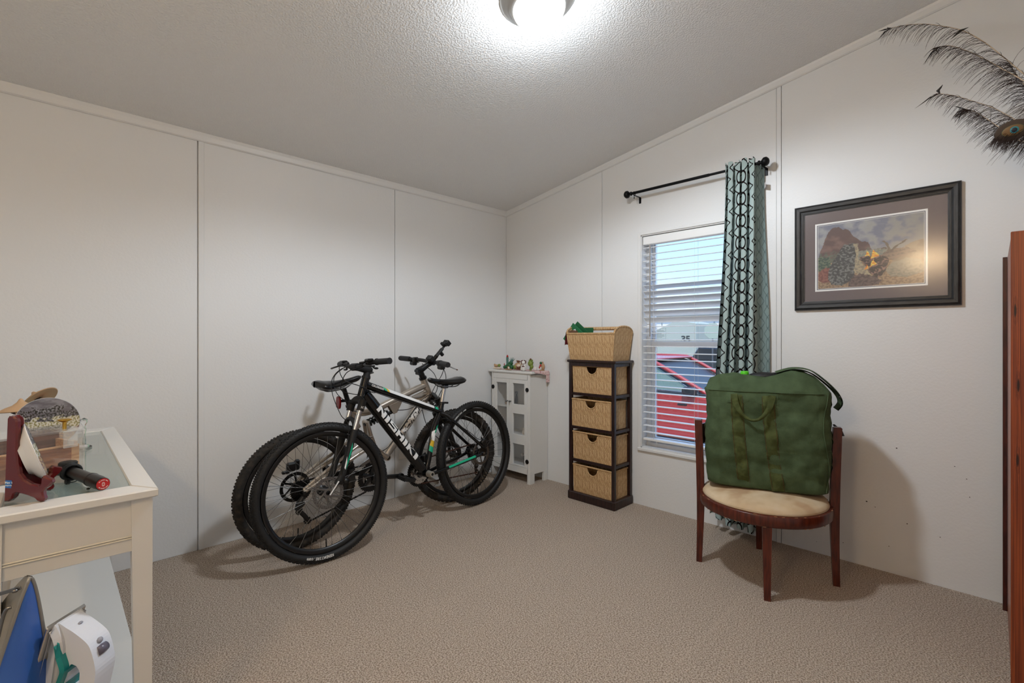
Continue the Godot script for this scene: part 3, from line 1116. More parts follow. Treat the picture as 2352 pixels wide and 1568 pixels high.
func desk_things() -> void:
	var face := mat(Color(1, 1, 1), 0.12)
	face.albedo_texture = landscape(5)
	# easel with the plate seen edge-on
	var k := 0.00104
	var h := ray_point(20, 1147.4, 1.15)
	h.y = DESK_Y
	var t := thing("plate_stand", "glossy mahogany plate easel on the glass table holding a plate edge-on", "plate stand", at(h))
	var bd := stand_board(t, Vector3.ZERO, ER, k, M.mahogany)
	stand_board(t, Vector3(0.003, 0, -0.003), EF * 0.92 + ER * 0.2, k, M.mahogany)
	# price sticker on the near board
	var b := Mb.new()
	var nr := ER.cross(Vector3.UP).normalized()   # towards the eye or away from it
	if nr.dot(EYE - h) < 0:
		nr = -nr
	var sp := func(px: float, py: float) -> Vector3: return ER * ((px - 20.0) * k) + Vector3(0, (1147.4 - py) * k, 0) + nr * 0.0069
	b.quad(sp.call(18.5, 1114), sp.call(32.5, 1115), sp.call(34, 1097), sp.call(19.5, 1096.5), nr)
	put("sticker", b, mat(Color(0.16, 0.42, 0.72), 0.4), bd, "blue and white price sticker")
	b = Mb.new()
	b.text("Pier 1", 0.0068, Transform3D(Basis(ER, Vector3.UP, nr), sp.call(27, 1102.5) + nr * 0.0002), 0.0003)
	b.text("imports", 0.0042, Transform3D(Basis(ER, Vector3.UP, nr), sp.call(26.5, 1108.5) + nr * 0.0002), 0.0003)
	put("sticker_print", b, mat(Color(0.9, 0.93, 0.95), 0.4), bd)

	var dirp := (ER + EF).normalized()
	var pc := ray_point(76, 1042, 1.19)
	t = thing("decorative_plate", "white backed landscape plate seen edge-on in the mahogany easel", "plate", at(Vector3.ZERO))
	plate(t, pc, 0.078, dirp * cos(0.3) + Vector3.UP * sin(0.3), Vector3.UP, face)

	# second plate behind the acrylic box, facing the room
	var p2 := ray_point(109, 970, 1.6)
	t = thing("decorative_plate", "round plate painted with a marsh landscape, standing behind the clear box", "plate", at(Vector3.ZERO))
	var to := (EYE - p2)
	to.y = 0
	plate(t, p2, 0.082, (to.normalized() + ER * 0.35).normalized() * cos(0.26) + Vector3.UP * sin(0.26), Vector3.UP, face)
	var h2 := Vector3(p2.x, DESK_Y, p2.z) - to.normalized() * 0.075
	t = thing("plate_stand", "dark red plate easel mostly hidden behind the clear box", "plate stand", at(h2))
	for s in [-1.0, 1.0]:
		b = Mb.new()
		var dd: Vector3 = (to.normalized() * 0.8 + ER * s * 0.55).normalized()
		b.prism(PackedVector2Array([Vector2(0, 0), Vector2(0.012, 0), Vector2(0.03, 0.018), Vector2(0.085, 0.0), Vector2(0.1, 0.0), Vector2(0.098, 0.022), Vector2(0.11, 0.045), Vector2(0.1, 0.05), Vector2(0.088, 0.034), Vector2(0.05, 0.04), Vector2(0.03, 0.07), Vector2(0.026, 0.165), Vector2(0.018, 0.175), Vector2(0.004, 0.17)]), 0.011, Transform3D(Basis(dd, Vector3.UP, dd.cross(Vector3.UP)), Vector3.ZERO), 0.002)
		put("side_board", b, M.mahogany, t)

	# two figures in wide straw hats
	var straw := mat(Color(0.76, 0.63, 0.49), 0.7)
	for q in 2:
		var hp := ray_point(49, 937, 1.62) if q == 0 else ray_point(97, 916, 1.78)
		t = thing("hat_figurine", ["small figurine in a wide pointed straw hat behind the easel", "small figurine with tilted straw hat and black hair above the painted plate"][q], "figurine", at(Vector3(hp.x, DESK_Y, hp.z), -PI / 4))
		var hh := hp.y - DESK_Y
		b = Mb.new()
		b.lathe([Vector2(0.03, 0), Vector2(0.034, 0.01), Vector2(0.028, hh * 0.35), Vector2(0.022, hh * 0.6), Vector2(0.026, hh * 0.7), Vector2(0.012, hh - 0.034), Vector2(0.009, hh - 0.024)], 20)
		put("robe", b, mat(Color(0.66, 0.82, 0.66), 0.35), t)
		b = Mb.new()
		b.ball(Vector3(0.007, hh - 0.012, 0.002), Vector3(0.021, 0.017, 0.017), 14)
		b.ball(Vector3(0.027, hh - 0.012, 0.002), Vector3(0.005, 0.004, 0.004), 8)
		put("face", b, mat(Color(0.8, 0.58, 0.44), 0.4), t)
		b = Mb.new()
		b.ball(Vector3(-0.012, hh - 0.008, 0), Vector3(0.02, 0.014, 0.019), 12)
		put("hair", b, M.black, t)
		b = Mb.new()
		b.xf = Transform3D(Basis(Vector3(0, 0, 1), 0.06 if q == 0 else 0.85), Vector3(0 if q == 0 else -0.012, hh + (0.0 if q == 0 else 0.004), 0))
		b.lathe([Vector2(0.004, -0.001), Vector2(0.054, -0.009), Vector2(0.057, -0.006), Vector2(0.04, 0.004), Vector2(0.022, 0.011), Vector2(0.01, 0.021), Vector2(0.004, 0.031), Vector2(0.0005, 0.033)], 32)
		put("straw_hat", b, straw, t)

	clear_box()
	clamp_grip()
	glass_ornament()
	ironing()

func clear_box() -> void:
	# wooden box inside a clear acrylic case with a brass knob
	var a := Vector3(0.931, 0, -0.364)
	var n := Vector3(0.364, 0, 0.931)   # towards the eye
	var f1 := Vector3(-2.8957, DESK_Y, 1.1664)
	var L := 0.2
	var D := 0.13
	var tr := Transform3D(Basis(a, Vector3.UP, n), f1 - a * L)   # origin: front left bottom, x to the right, z to the eye
	var t := thing("wooden_box", "brown wooden box inside the clear acrylic case on the glass table", "box", tr)
	var b := Mb.new()
	b.box(Vector3(L / 2, 0.006, -D / 2), Vector3(L - 0.01, 0.008, D - 0.01), 0.001)
	put("bottom", b, M.box_wood, t)
	b = Mb.new()
	b.box(Vector3(L / 2 - 0.008, 0.04, -0.011), Vector3(L - 0.03, 0.068, 0.009), 0.001)
	put("front_board", b, M.box_wood, t)
	b = Mb.new()
	b.box(Vector3(L / 2, 0.056, -D + 0.011), Vector3(L - 0.012, 0.098, 0.009), 0.001)
	put("back_board", b, grain(Color(0.33, 0.2, 0.15), Color(0.44, 0.29, 0.22), Vector3.RIGHT, 0.4, 51), t)
	for x in [0.011, L - 0.011]:
		b = Mb.new()
		b.box(Vector3(x, 0.046, -D / 2), Vector3(0.009, 0.08, D - 0.024), 0.001)
		put("end_board", b, M.pale_wood, t)
	b = Mb.new()
	b.box(Vector3(L / 2 - 0.008, 0.0765, -0.011), Vector3(L - 0.03, 0.005, 0.011), 0.001)
	b.box(Vector3(L - 0.015, 0.04, -0.0085), Vector3(0.019, 0.076, 0.006), 0.001)
	put("pale_edge", b, M.pale_wood, t)

	var c := thing("acrylic_case", "clear acrylic case with a brass knob over the wooden box", "case", tr)
	var H := 0.118
	for q in [["front", Vector3(L / 2, H / 2, 0.0025), Vector3(L + 0.006, H, 0.004)], ["back", Vector3(L / 2, H / 2, -D - 0.0025), Vector3(L + 0.006, H, 0.004)], ["end", Vector3(L + 0.003, H / 2, -D / 2), Vector3(0.004, H, D)], ["end", Vector3(-0.003, H / 2, -D / 2), Vector3(0.004, H, D)], ["lid", Vector3(L / 2, H + 0.003, -D / 2), Vector3(L + 0.014, 0.005, D + 0.016)]]:
		b = Mb.new()
		b.box(q[1], q[2], 0.0006)
		put(q[0] + ("" if q[0] == "lid" else "_sheet"), b, M.acrylic, c)
	b = Mb.new()
	b.lathe([Vector2(0.005, 0), Vector2(0.005, 0.02), Vector2(0.013, 0.023), Vector2(0.0165, 0.026), Vector2(0.0165, 0.0285), Vector2(0.01, 0.0305), Vector2(0.0005, 0.031)], 28, at(Vector3(L - 0.03, H + 0.0055, -0.03)))
	put("knob", b, M.brass, c)
	b = Mb.new()
	b.box(Vector3(L - 0.032, H - 0.02, 0.007), Vector3(0.034, 0.05, 0.004), 0.001)
	b.box(Vector3(L - 0.032, H + 0.003, 0.0), Vector3(0.034, 0.004, 0.018), 0.001)
	b.box(Vector3(L - 0.032, H - 0.03, 0.006), Vector3(0.012, 0.018, 0.01), 0.001)
	put("latch", b, glass(Color(0.96, 0.98, 0.97), 0.2, 0.05), c)

func clamp_grip() -> void:
	var pf := ray_point(237.0, 1111.5, 1.232)
	var pb := ray_point(166, 1084, 1.325)
	var t := thing("bar_clamp_grip", "black rubber handlebar clamp grip with a red printed end cap on the table", "bike part", at(Vector3.ZERO))
	var ax := (pf - pb).normalized()
	var L := (pf - pb).length()
	var tr := aim(pb, ax)
	var b := Mb.new()
	b.lathe([Vector2(0.0145, -0.01), Vector2(0.0145, L * 0.56), Vector2(0.0168, L * 0.6), Vector2(0.0172, L * 0.86), Vector2(0.0158, L * 0.9), Vector2(0.0162, L - 0.004), Vector2(0.0145, L - 0.0005)], 28, tr)
	put("tube", b, mat(Color(0.07, 0.06, 0.058), 0.32), t)
	b = Mb.new()
	b.lathe([Vector2(0.0147, L - 0.002), Vector2(0.0138, L + 0.0004), Vector2(0.0003, L + 0.0006)], 32, tr)
	var cap := put("end_cap", b, mat(Color(0.68, 0.07, 0.08), 0.35), t, "red end cap with a white emblem")
	# white emblem: a long rounded outline with two dots, and lettering round the edge
	b = Mb.new()
	var up := (Vector3.UP - ax * ax.dot(Vector3.UP)).normalized()
	var rt := up.cross(ax).normalized()
	var ce := pf + ax * 0.0009
	var ov := []
	for q in 24:
		var a := TAU * q / 24
		ov.append(ce + rt * cos(a) * 0.0026 + up * (sin(a) * 0.0035 + signf(sin(a)) * 0.0014))
	ov.append(ov[0])
	b.tube(ov, 0.00045, 5, false)
	for s in [-1.0, 1.0]:
		b.ball(ce + up * s * 0.0022, Vector3(0.0009, 0.0009, 0.0009), 6)
	for q in 2:
		for i in 11:
			# the print round the edge is too small to read: short strokes
			var a: float = (PI / 2 + 0.95 - i * 0.19) if q == 0 else (-PI / 2 - 0.95 + i * 0.19)
			var rd := rt * cos(a) + up * sin(a)
			b.box(ce + rd * 0.0107, Vector3(0.0012, 0.0018, 0.0003) if i % 5 != 2 else Vector3(0.0005, 0.001, 0.0003), 0.0, Basis(rd.cross(ax), rd, ax))
	put("emblem", b, M.white_print, cap)
	b = Mb.new()
	b.ring(pb + ax * 0.0, 0.0195, 0.0042, Basis(rt, up, ax), 28, 8)
	b.ring(pb - ax * 0.012, 0.0185, 0.006, Basis(rt, up, ax), 28, 8)
	put("clamp_ring", b, M.black_matt, t)
	# block behind the ring and a stub reaching to the left
	var bc := pb - ax * 0.028 + Vector3(0, 0.004, 0)
	b = Mb.new()
	b.box(bc, Vector3(0.05, 0.03, 0.04), 0.009, Basis(rt, up, ax))
	b.box(bc - ER * 0.035 + Vector3(0, -0.006, 0), Vector3(0.04, 0.02, 0.024), 0.005, Basis(ER, Vector3.UP, ER.cross(Vector3.UP)))
	b.lathe([Vector2(0.02, 0), Vector2(0.021, 0.006), Vector2(0.018, 0.009), Vector2(0.0005, 0.0095)], 24, aim(bc + up * 0.012, Vector3.UP))
	put("clamp_block", b, mat(Color(0.1, 0.095, 0.085), 0.5), t)
	b = Mb.new()
	b.box(pb - up * 0.024 - rt * 0.01, Vector3(0.012, 0.014, 0.012), 0.003, Basis(rt, up, ax))
	b.tube(spline([pb - up * 0.026 - rt * 0.012, pb - up * 0.026 + rt * 0.006 + ax * 0.004, pb - up * 0.014 + rt * 0.018 + ax * 0.004], 5), 0.0014, 5)
	put("clamp_bolt", b, M.black, t)
	b = Mb.new()
	var tp := pb + ax * L * 0.66
	b.ring(tp, 0.0165, 0.0013, Basis(rt, up, ax), 24, 5)
	b.ball(tp - up * 0.021 - rt * 0.008, Vector3(0.004, 0.0035, 0.004), 8)
	b.tube([tp - up * 0.021 - rt * 0.008, tp - up * 0.018 + rt * 0.004], 0.0013, 5)
	put("cable_tie", b, M.black, t)

func glass_ornament() -> void:
	var p := ray_point(193, 965, 1.72)
	var t := thing("glass_ornament", "tiny clear glass ornament with ball top behind the acrylic case", "ornament", at(Vector3(p.x, DESK_Y, p.z)))
	var g := mat(Color(1, 1, 1, 0.0), 0.02)
	g.refraction_enabled = true
	g.refraction_scale = 0.05
	var b := Mb.new()
	b.lathe([Vector2(0.0005, 0), Vector2(0.022, 0.0), Vector2(0.022, 0.004), Vector2(0.006, 0.012), Vector2(0.004, 0.05), Vector2(0.007, 0.062), Vector2(0.004, 0.074), Vector2(0.005, 0.08), Vector2(0.0105, 0.09), Vector2(0.0095, 0.1), Vector2(0.0005, 0.105)], 24)
	put("body", b, g, t)

func ironing() -> void:
	# steam iron standing on its heel on the lower shelf; side outline in photograph pixels
	var d := 1.15
	var k := d / 1107.0
	var foot := ray_point(170, 1629, d)
	var y0 := 0.2455
	var o := Vector3(foot.x, y0, foot.z)
	var t := thing("steam_iron", "white steam iron with teal water tank standing on its heel on the shelf", "iron", Transform3D(Basis(ER, Vector3.UP, ER.cross(Vector3.UP)), o))
	var P := func(px: float, py: float) -> Vector2: return Vector2((px - 170.0) * k, (1629.0 - py) * k)
	var white := mat(Color(0.88, 0.9, 0.94), 0.22)
	var body := curve2([P.call(155, 1388), P.call(178, 1399), P.call(198, 1412), P.call(222, 1432), P.call(232, 1450), P.call(240, 1480), P.call(242, 1505), P.call(234, 1545), P.call(222, 1590), P.call(206, 1626), P.call(170, 1629), P.call(100, 1629), P.call(84, 1624), P.call(97, 1575), P.call(113, 1525), P.call(130, 1470), P.call(146, 1420)], 3)
	var hole := curve2([P.call(186, 1480), P.call(200, 1484), P.call(207, 1500), P.call(204, 1525), P.call(196, 1546), P.call(180, 1549), P.call(166, 1543), P.call(169, 1528), P.call(178, 1512), P.call(181, 1496)], 3)
	# the handle opening is real: bridge the hole to the outline
	var w := 0.09
	var b := Mb.new()
	var ring := PackedVector2Array()
	var bi := 0
	var hi := 0
	var best := 1e9
	for i in body.size():
		for j in hole.size():
			var q := body[i].distance_squared_to(hole[j])
			if q < best and body[i].x > 0.02:
				best = q
				bi = i
				hi = j
	if Geometry2D.is_polygon_clockwise(body) == Geometry2D.is_polygon_clockwise(hole):
		hole.reverse()
		hi = hole.size() - 1 - hi
	for i in body.size() + 1:
		ring.append(body[(bi + i) % body.size()])
	for j in hole.size() + 1:
		ring.append(hole[(hi + j) % hole.size()] + Vector2(0.00002, 0.00002) * (1 if j == hole.size() else 0))
	b.prism(ring, w * 0.62, at(Vector3(0, 0, -w * 0.31)))
	put("body", b, white, t)
	# flank of the body is wider towards the sole
	b = Mb.new()
	b.prism(curve2([P.call(152, 1392), P.call(166, 1402), P.call(176, 1440), P.call(170, 1500), P.call(156, 1580), P.call(146, 1626), P.call(92, 1626), P.call(113, 1530), P.call(130, 1470)], 3), w, at(Vector3(0, 0, -w / 2)), 0.01)
	put("lower_body", b, mat(Color(0.82, 0.83, 0.85), 0.3), t)
	b = Mb.new()
	b.prism(PackedVector2Array([P.call(152, 1384), P.call(156, 1389), P.call(114, 1528), P.call(88, 1622), P.call(82, 1620), P.call(108, 1520)]), w * 1.12, at(Vector3(0, 0, -w * 0.56)), 0.002)
	put("sole_plate", b, M.chrome, t)
	b = Mb.new()
	b.prism(curve2([P.call(168.5, 1423), P.call(176, 1455), P.call(184, 1482), P.call(180, 1500), P.call(171, 1524), P.call(168, 1545), P.call(166, 1585), P.call(160, 1620), P.call(140, 1620), P.call(148, 1560), P.call(158, 1490)], 3), w * 1.04, at(Vector3(0, 0, -w * 0.52)), 0.006)
	put("water_tank", b, mat(Color(0.07, 0.54, 0.54), 0.15), t, "teal water tank")
	b = Mb.new()
	b.lathe([Vector2(0.0005, -0.012), Vector2(0.011, -0.012), Vector2(0.012, 0.0), Vector2(0.011, 0.012), Vector2(0.0005, 0.012)], 20, Transform3D(Basis(Vector3(1, 0, 0), Vector3(0, 0, 1), Vector3(0, -1, 0)), Vector3(P.call(232, 1462).x, P.call(232, 1462).y, 0)))
	put("dial", b, mat(Color(0.38, 0.37, 0.44), 0.3), t)
	b = Mb.new()
	b.ball(Vector3(P.call(229, 1442).x, P.call(229, 1442).y, 0), Vector3(0.006, 0.007, 0.008), 10)
	b.ball(Vector3(P.call(185, 1402).x, P.call(185, 1402).y, 0.0), Vector3(0.004, 0.003, 0.006), 10)
	put("button", b, mat(Color(0.6, 0.61, 0.66), 0.3), t)

	# folding tabletop ironing board on end, nose up: two sail-shaped faces meeting along one edge
	var bd := thing("ironing_board", "small folding ironing board on end with blue cover and grey metal back", "ironing board", at(Vector3.ZERO))
	var q := func(px: float, py: float, dd: float) -> Vector3: return ray_point(px, py, dd)
	var nose: Vector3 = q.call(68, 1326, 1.06)
	# ridge from the nose down to the lower left, right edge down to the lower right
	var n := 16
	var left := []
	var right := []
	var back := []
	for i in n + 1:
		var s := float(i) / n
		var lp: Vector2 = Vector2(68, 1326).cubic_interpolate(Vector2(-40, 1640), Vector2(110, 1290), Vector2(-60, 1760), s)
		var rp: Vector2 = Vector2(70, 1325).bezier_interpolate(Vector2(86, 1340), Vector2(104, 1470), Vector2(128, 1640), s)
		left.append(q.call(lp.x, lp.y, 1.06 - 0.05 * s))
		right.append(q.call(rp.x, rp.y, 1.06 + 0.09 * s))
		back.append(q.call(lp.x - 10 - 130 * s, lp.y - 4 + 10 * s, 1.06 + 0.12 * s))
	var fix := func(p: Vector3) -> Vector3: return Vector3(p.x, maxf(p.y, 0.246), p.z)
	var b2 := Mb.new()
	b2.grid(n + 1, 5, func(i: int, j: int) -> Vector3:
		var f := j / 4.0
		return fix.call((left[i] as Vector3).lerp(right[i], f) + Vector3(0, 0, 0.012 * sin(PI * f) * minf(1.0, i * 0.25))))
	var blue := mat(Color(1, 1, 1), 0.3)
	blue.albedo_texture = noise_tex(0.006, 3, 256, [[0.3, Color(0.22, 0.4, 0.72)], [0.6, Color(0.28, 0.47, 0.78)], [0.85, Color(0.5, 0.62, 0.85)]], 0.0, FastNoiseLite.TYPE_SIMPLEX_SMOOTH, 61)
	tri_map(blue, Vector3(1.4, 1.4, 1.4))
	put("blue_cover", b2, blue, bd, "glossy blue cover with pale cloudy print")
	b2 = Mb.new()
	b2.grid(n + 1, 3, func(i: int, j: int) -> Vector3: return fix.call((left[i] as Vector3).lerp(back[i], j / 2.0)))
	b2.grid(n + 1, 3, func(i: int, j: int) -> Vector3: return fix.call((right[i] as Vector3).lerp(back[i], j / 2.0) + Vector3(0.003, 0, -0.003)))
	var grey := mat(Color(0.62, 0.61, 0.585), 0.4, 0.5)
	put("metal_back", b2, grey, bd)
	b2 = Mb.new()
	var rim := []
	for i in range(n, -1, -1):
		rim.append(fix.call(left[i]))
	for i in range(1, n + 1):
		rim.append(fix.call(right[i]))
	b2.tube(rim, 0.004, 8)
	put("rim", b2, grey, bd)
	b2 = Mb.new()
	b2.box(q.call(18, 1358, 1.045), Vector3(0.05, 0.008, 0.003), 0.001, Basis(Vector3(0, 0, 1), 0.25).rotated(Vector3.UP, -PI / 4 + 0.2))
	b2.ball(q.call(34, 1357, 1.043), Vector3(0.006, 0.004, 0.004), 8)
	put("hinge", b2, M.steel, bd)
	b2 = Mb.new()
	b2.tube(spline([q.call(26, 1394, 1.04), q.call(14, 1400, 1.035), q.call(4, 1425, 1.03), q.call(-8, 1480, 1.02)], 6), 0.0035, 8)
	put("folded_leg", b2, M.steel, bd)


# ---------------------------------------------------------------- white glass-door cabinet and its figurines
func cabinet() -> void:
	var t := thing("glass_cabinet", "small white cabinet with glass doors standing in the corner", "cabinet", at(Vector3(0, 0, 0)))
	var x0 := -0.205
	var x1 := -0.006
	var z0 := 0.045
	var z1 := 0.487
	var m: Material = M.white_paint
	var b := Mb.new()
	b.box(Vector3((x0 + x1) / 2, 0.47, z1 - 0.009), Vector3(x1 - x0, 0.79, 0.018), 0.001)
	b.box(Vector3(x0 + 0.0225, 0.038, z1 - 0.009), Vector3(0.045, 0.076, 0.018), 0.001)
	b.box(Vector3(x1 - 0.0225, 0.038, z1 - 0.009), Vector3(0.045, 0.076, 0.018), 0.001)
	put("side_panel", b, m, t)
	b = Mb.new()
	b.box(Vector3((x0 + x1) / 2, 0.47, z0 + 0.009), Vector3(x1 - x0, 0.79, 0.018), 0.001)
	b.box(Vector3(x0 + 0.0225, 0.038, z0 + 0.009), Vector3(0.045, 0.076, 0.018), 0.001)
	b.box(Vector3(x1 - 0.0225, 0.038, z0 + 0.009), Vector3(0.045, 0.076, 0.018), 0.001)
	put("side_panel", b, m, t)
	b = Mb.new()
	b.box(Vector3(x1 - 0.004, 0.48, (z0 + z1) / 2), Vector3(0.008, 0.78, z1 - z0 - 0.03))
	put("back_panel", b, m, t)
	b = Mb.new()
	b.box(Vector3(-0.112, 0.883, 0.262), Vector3(0.232, 0.02, 0.5), 0.004)
	put("top", b, m, t)
	# face frame: stiles to the floor, rails
	b = Mb.new()
	b.box(Vector3(x0 - 0.006, 0.4365, z0 + 0.009), Vector3(0.014, 0.873, 0.018), 0.0015)
	b.box(Vector3(x0 - 0.006, 0.4365, z1 - 0.014), Vector3(0.014, 0.873, 0.028), 0.0015)
	b.box(Vector3(x0 - 0.006, 0.849, (z0 + z1) / 2), Vector3(0.014, 0.048, z1 - z0 - 0.045), 0.001)
	b.box(Vector3(x0 - 0.006, 0.099, (z0 + z1) / 2), Vector3(0.014, 0.048, z1 - z0 - 0.045), 0.001)
	put("face_frame", b, m, t)
	for y in [0.118, 0.36, 0.59]:
		b = Mb.new()
		b.box(Vector3(-0.1, y, (z0 + z1) / 2), Vector3(0.17, 0.012, z1 - z0 - 0.04), 0.001)
		put("shelf", b, m, t)
	# doors
	var fx := x0 - 0.005
	for d in 2:
		var a := 0.0645 if d == 0 else 0.2585
		var e := 0.2565 if d == 0 else 0.4575
		var g0 := 0.103 if d == 0 else 0.2975
		var g1 := 0.2255 if d == 0 else 0.4255
		var rows := [[0.165, 0.79]] if d == 0 else [[0.1375, 0.303], [0.38, 0.548], [0.6235, 0.7925]]
		b = Mb.new()
		ybar(b, (a + g0) / 2, fx, g0 - a, 0.016, 0.125, 0.8235, 0.0015)
		ybar(b, (g1 + e) / 2, fx, e - g1, 0.016, 0.125, 0.8235, 0.0015)
		var ys := [0.125]
		for r in rows:
			ys.append(r[0])
			ys.append(r[1])
		ys.append(0.8235)
		for k in range(0, ys.size(), 2):
			zbar(b, (ys[k] + ys[k + 1]) / 2, fx, ys[k + 1] - ys[k], 0.016, g0 - 0.001, g1 + 0.001, 0.0008)
		var door := put("door", b, m, t)
		for r in rows:
			b = Mb.new()
			b.box(Vector3(fx + 0.003, (r[0] + r[1]) / 2, (g0 + g1) / 2), Vector3(0.003, r[1] - r[0] + 0.004, g1 - g0 + 0.004))
			put("pane", b, M.pane, door)
		for y in [0.7475, 0.178]:
			b = Mb.new()
			var hz := 0.062 if d == 0 else 0.459
			b.lathe([Vector2(0.0175, -0.0015), Vector2(0.0175, 0.001), Vector2(0.015, 0.0025), Vector2(0.0005, 0.0028)], 24, aim(Vector3(x0 - 0.0145, y, hz), Vector3(-1, 0, 0)))
			b.tube([Vector3(x0 - 0.0175, y - 0.017, hz), Vector3(x0 - 0.0175, y + 0.017, hz)], 0.0032, 8)
			put("hinge", b, M.dark_steel, door)
		b = Mb.new()
		b.lathe([Vector2(0.005, 0), Vector2(0.004, 0.01), Vector2(0.008, 0.015), Vector2(0.0085, 0.02), Vector2(0.005, 0.0235), Vector2(0.0005, 0.024)], 16, aim(Vector3(fx - 0.008, 0.643, 0.2385 if d == 0 else 0.2765), Vector3(-1, 0, 0)))
		put("knob", b, M.steel, door)
	figurines()

func fig(called: String, label: String, p: Vector3, turn := 0.0) -> Node3D:
	return thing(called, label, "figurine", at(p, turn), "figurines of the white cabinet")

func figurines() -> void:
	# cloth runner on top, hanging down at the window side
	var b := Mb.new()
	var cloth := mat(Color(1, 1, 1), 0.9)
	cloth.albedo_texture = noise_tex(0.05, 3, 256, [[0.35, Color(0.86, 0.72, 0.71)], [0.5, Color(0.88, 0.83, 0.8)], [0.72, Color(0.72, 0.42, 0.44)]], 0.0, FastNoiseLite.TYPE_CELLULAR, 71)
	tri_map(cloth, Vector3(5, 5, 5))
	var path := [Vector2(0.06, 0.8945), Vector2(0.3, 0.8945), Vector2(0.505, 0.8945), Vector2(0.514, 0.893), Vector2(0.5165, 0.885), Vector2(0.5165, 0.86), Vector2(0.515, 0.83), Vector2(0.516, 0.8)]
	b.grid(path.size(), 8, func(i: int, j: int) -> Vector3:
		var w := 0.001 * sin(i * 2.0 + j * 1.3)
		var xx := -0.19 + j * 0.025
		if i > 4:
			xx = -0.055 + j * 0.006
		return Vector3(xx, path[i].y + absf(w) * 0.5, path[i].x + absf(w)), false, false, true)
	tag(put("cloth_runner", b, cloth), "thin pink and white patterned cloth lying on the white cabinet", "cloth")
	var Y := 0.8965
	var brown := mat(Color(0.42, 0.26, 0.17), 0.5)
	var tanc := mat(Color(0.68, 0.54, 0.4), 0.5)
	var cream := mat(Color(0.86, 0.8, 0.72), 0.4)
	var green := mat(Color(0.13, 0.36, 0.2), 0.45)
	var lime := mat(Color(0.45, 0.52, 0.22), 0.5)
	var teal := mat(Color(0.3, 0.46, 0.42), 0.5)
	var red := mat(Color(0.68, 0.14, 0.1), 0.45)
	var wht := mat(Color(0.9, 0.89, 0.87), 0.3)
	# reclining figure on a base
	var t := fig("reclining_figurine", "tiny brown reclining figurine on a plinth by the bicycle wall", Vector3(-0.18, Y, 0.075))
	b = Mb.new()
	b.box(Vector3(0, 0.007, 0), Vector3(0.03, 0.014, 0.075), 0.003)
	put("plinth", b, cream, t)
	b = Mb.new()
	b.ball(Vector3(0, 0.026, -0.015), Vector3(0.013, 0.013, 0.024), 12)
	b.ball(Vector3(0, 0.034, -0.033), Vector3(0.008, 0.009, 0.008), 10)
	put("figure", b, tanc, t)
	b = Mb.new()
	b.ball(Vector3(0, 0.03, 0.022), Vector3(0.014, 0.014, 0.015), 10)
	put("bush", b, lime, t)
	# cactus with a red flower
	t = fig("cactus_figurine", "green cactus figurine with a red flower on top", Vector3(-0.13, Y, 0.17))
	b = Mb.new()
	for q in [[0, 0.02, -0.03, 0.02], [0.004, 0.03, 0.0, 0.026], [0.006, 0.05, 0.012, 0.02], [-0.006, 0.015, -0.05, 0.015], [0.0, 0.018, 0.03, 0.02]]:
		b.ball(Vector3(q[0], q[1], q[2]), Vector3(q[3], q[3], q[3]), 10)
	put("leaves", b, green, t)
	b = Mb.new()
	b.tube([Vector3(0, 0.04, -0.022), Vector3(0, 0.08, -0.025), Vector3(0, 0.1, -0.024)], [0.01, 0.0105, 0.011], 10)
	for k in 5:
		var a := -0.9 + k * 0.42
		b.tube([Vector3(0, 0.06, 0.03), Vector3(0.004 * k - 0.008, 0.06 + 0.042 * cos(a), 0.035 + 0.035 * sin(a))], [0.005, 0.0012], 6)
	put("stems", b, teal, t)
	b = Mb.new()
	b.lathe([Vector2(0.006, 0), Vector2(0.01, 0.007), Vector2(0.006, 0.014), Vector2(0.0005, 0.022)], 10, at(Vector3(0, 0.1, -0.024)))
	b.lathe([Vector2(0.003, 0), Vector2(0.0045, 0.012), Vector2(0.0005, 0.022)], 8, at(Vector3(-0.006, 0.028, -0.056)))
	put("flower", b, red, t)
	# cottage with a dark bird on it
	t = fig("pot_figurine", "tan rounded pot figurine with a dark bird perched on it", Vector3(-0.1, Y, 0.25))
	b = Mb.new()
	b.lathe([Vector2(0.02, 0), Vector2(0.036, 0.012), Vector2(0.04, 0.03), Vector2(0.03, 0.048), Vector2(0.018, 0.056), Vector2(0.0005, 0.058)], 18)
	put("pot", b, tanc, t)
	b = Mb.new()
	b.ball(Vector3(-0.03, 0.02, -0.012), Vector3(0.016, 0.02, 0.018), 10)
	put("bush", b, lime, t)
	b = Mb.new()
	b.ball(Vector3(0, 0.066, -0.004), Vector3(0.01, 0.01, 0.018), 10)
	b.tube([Vector3(0, 0.068, 0.008), Vector3(0, 0.064, 0.032)], [0.006, 0.0015], 6)
	b.ball(Vector3(0, 0.071, -0.018), Vector3(0.006, 0.006, 0.007), 8)
	put("bird", b, brown, t)
	# horse-like brown figure
	t = fig("horse_figurine", "small cream and brown standing horse figurine", Vector3(-0.15, Y, 0.3))
	b = Mb.new()
	b.ball(Vector3(0, 0.034, 0), Vector3(0.012, 0.013, 0.022), 12)
	b.tube([Vector3(0, 0.038, 0.016), Vector3(0, 0.058, 0.024), Vector3(0, 0.054, 0.034)], [0.008, 0.007, 0.004], 8)
	put("body", b, cream, t)
	for q in [[-0.006, -0.014], [0.006, -0.014], [-0.006, 0.014], [0.006, 0.014]]:
		b = Mb.new()
		b.tube([Vector3(q[0], 0.03, q[1]), Vector3(q[0], 0.0, q[1])], [0.0045, 0.003], 6)
		put("leg", b, brown, t)
	# spaniel
	t = fig("dog_figurine", "sitting white dog figurine with brown ears and muzzle", Vector3(-0.165, Y, 0.37), 0.6)
	b = Mb.new()
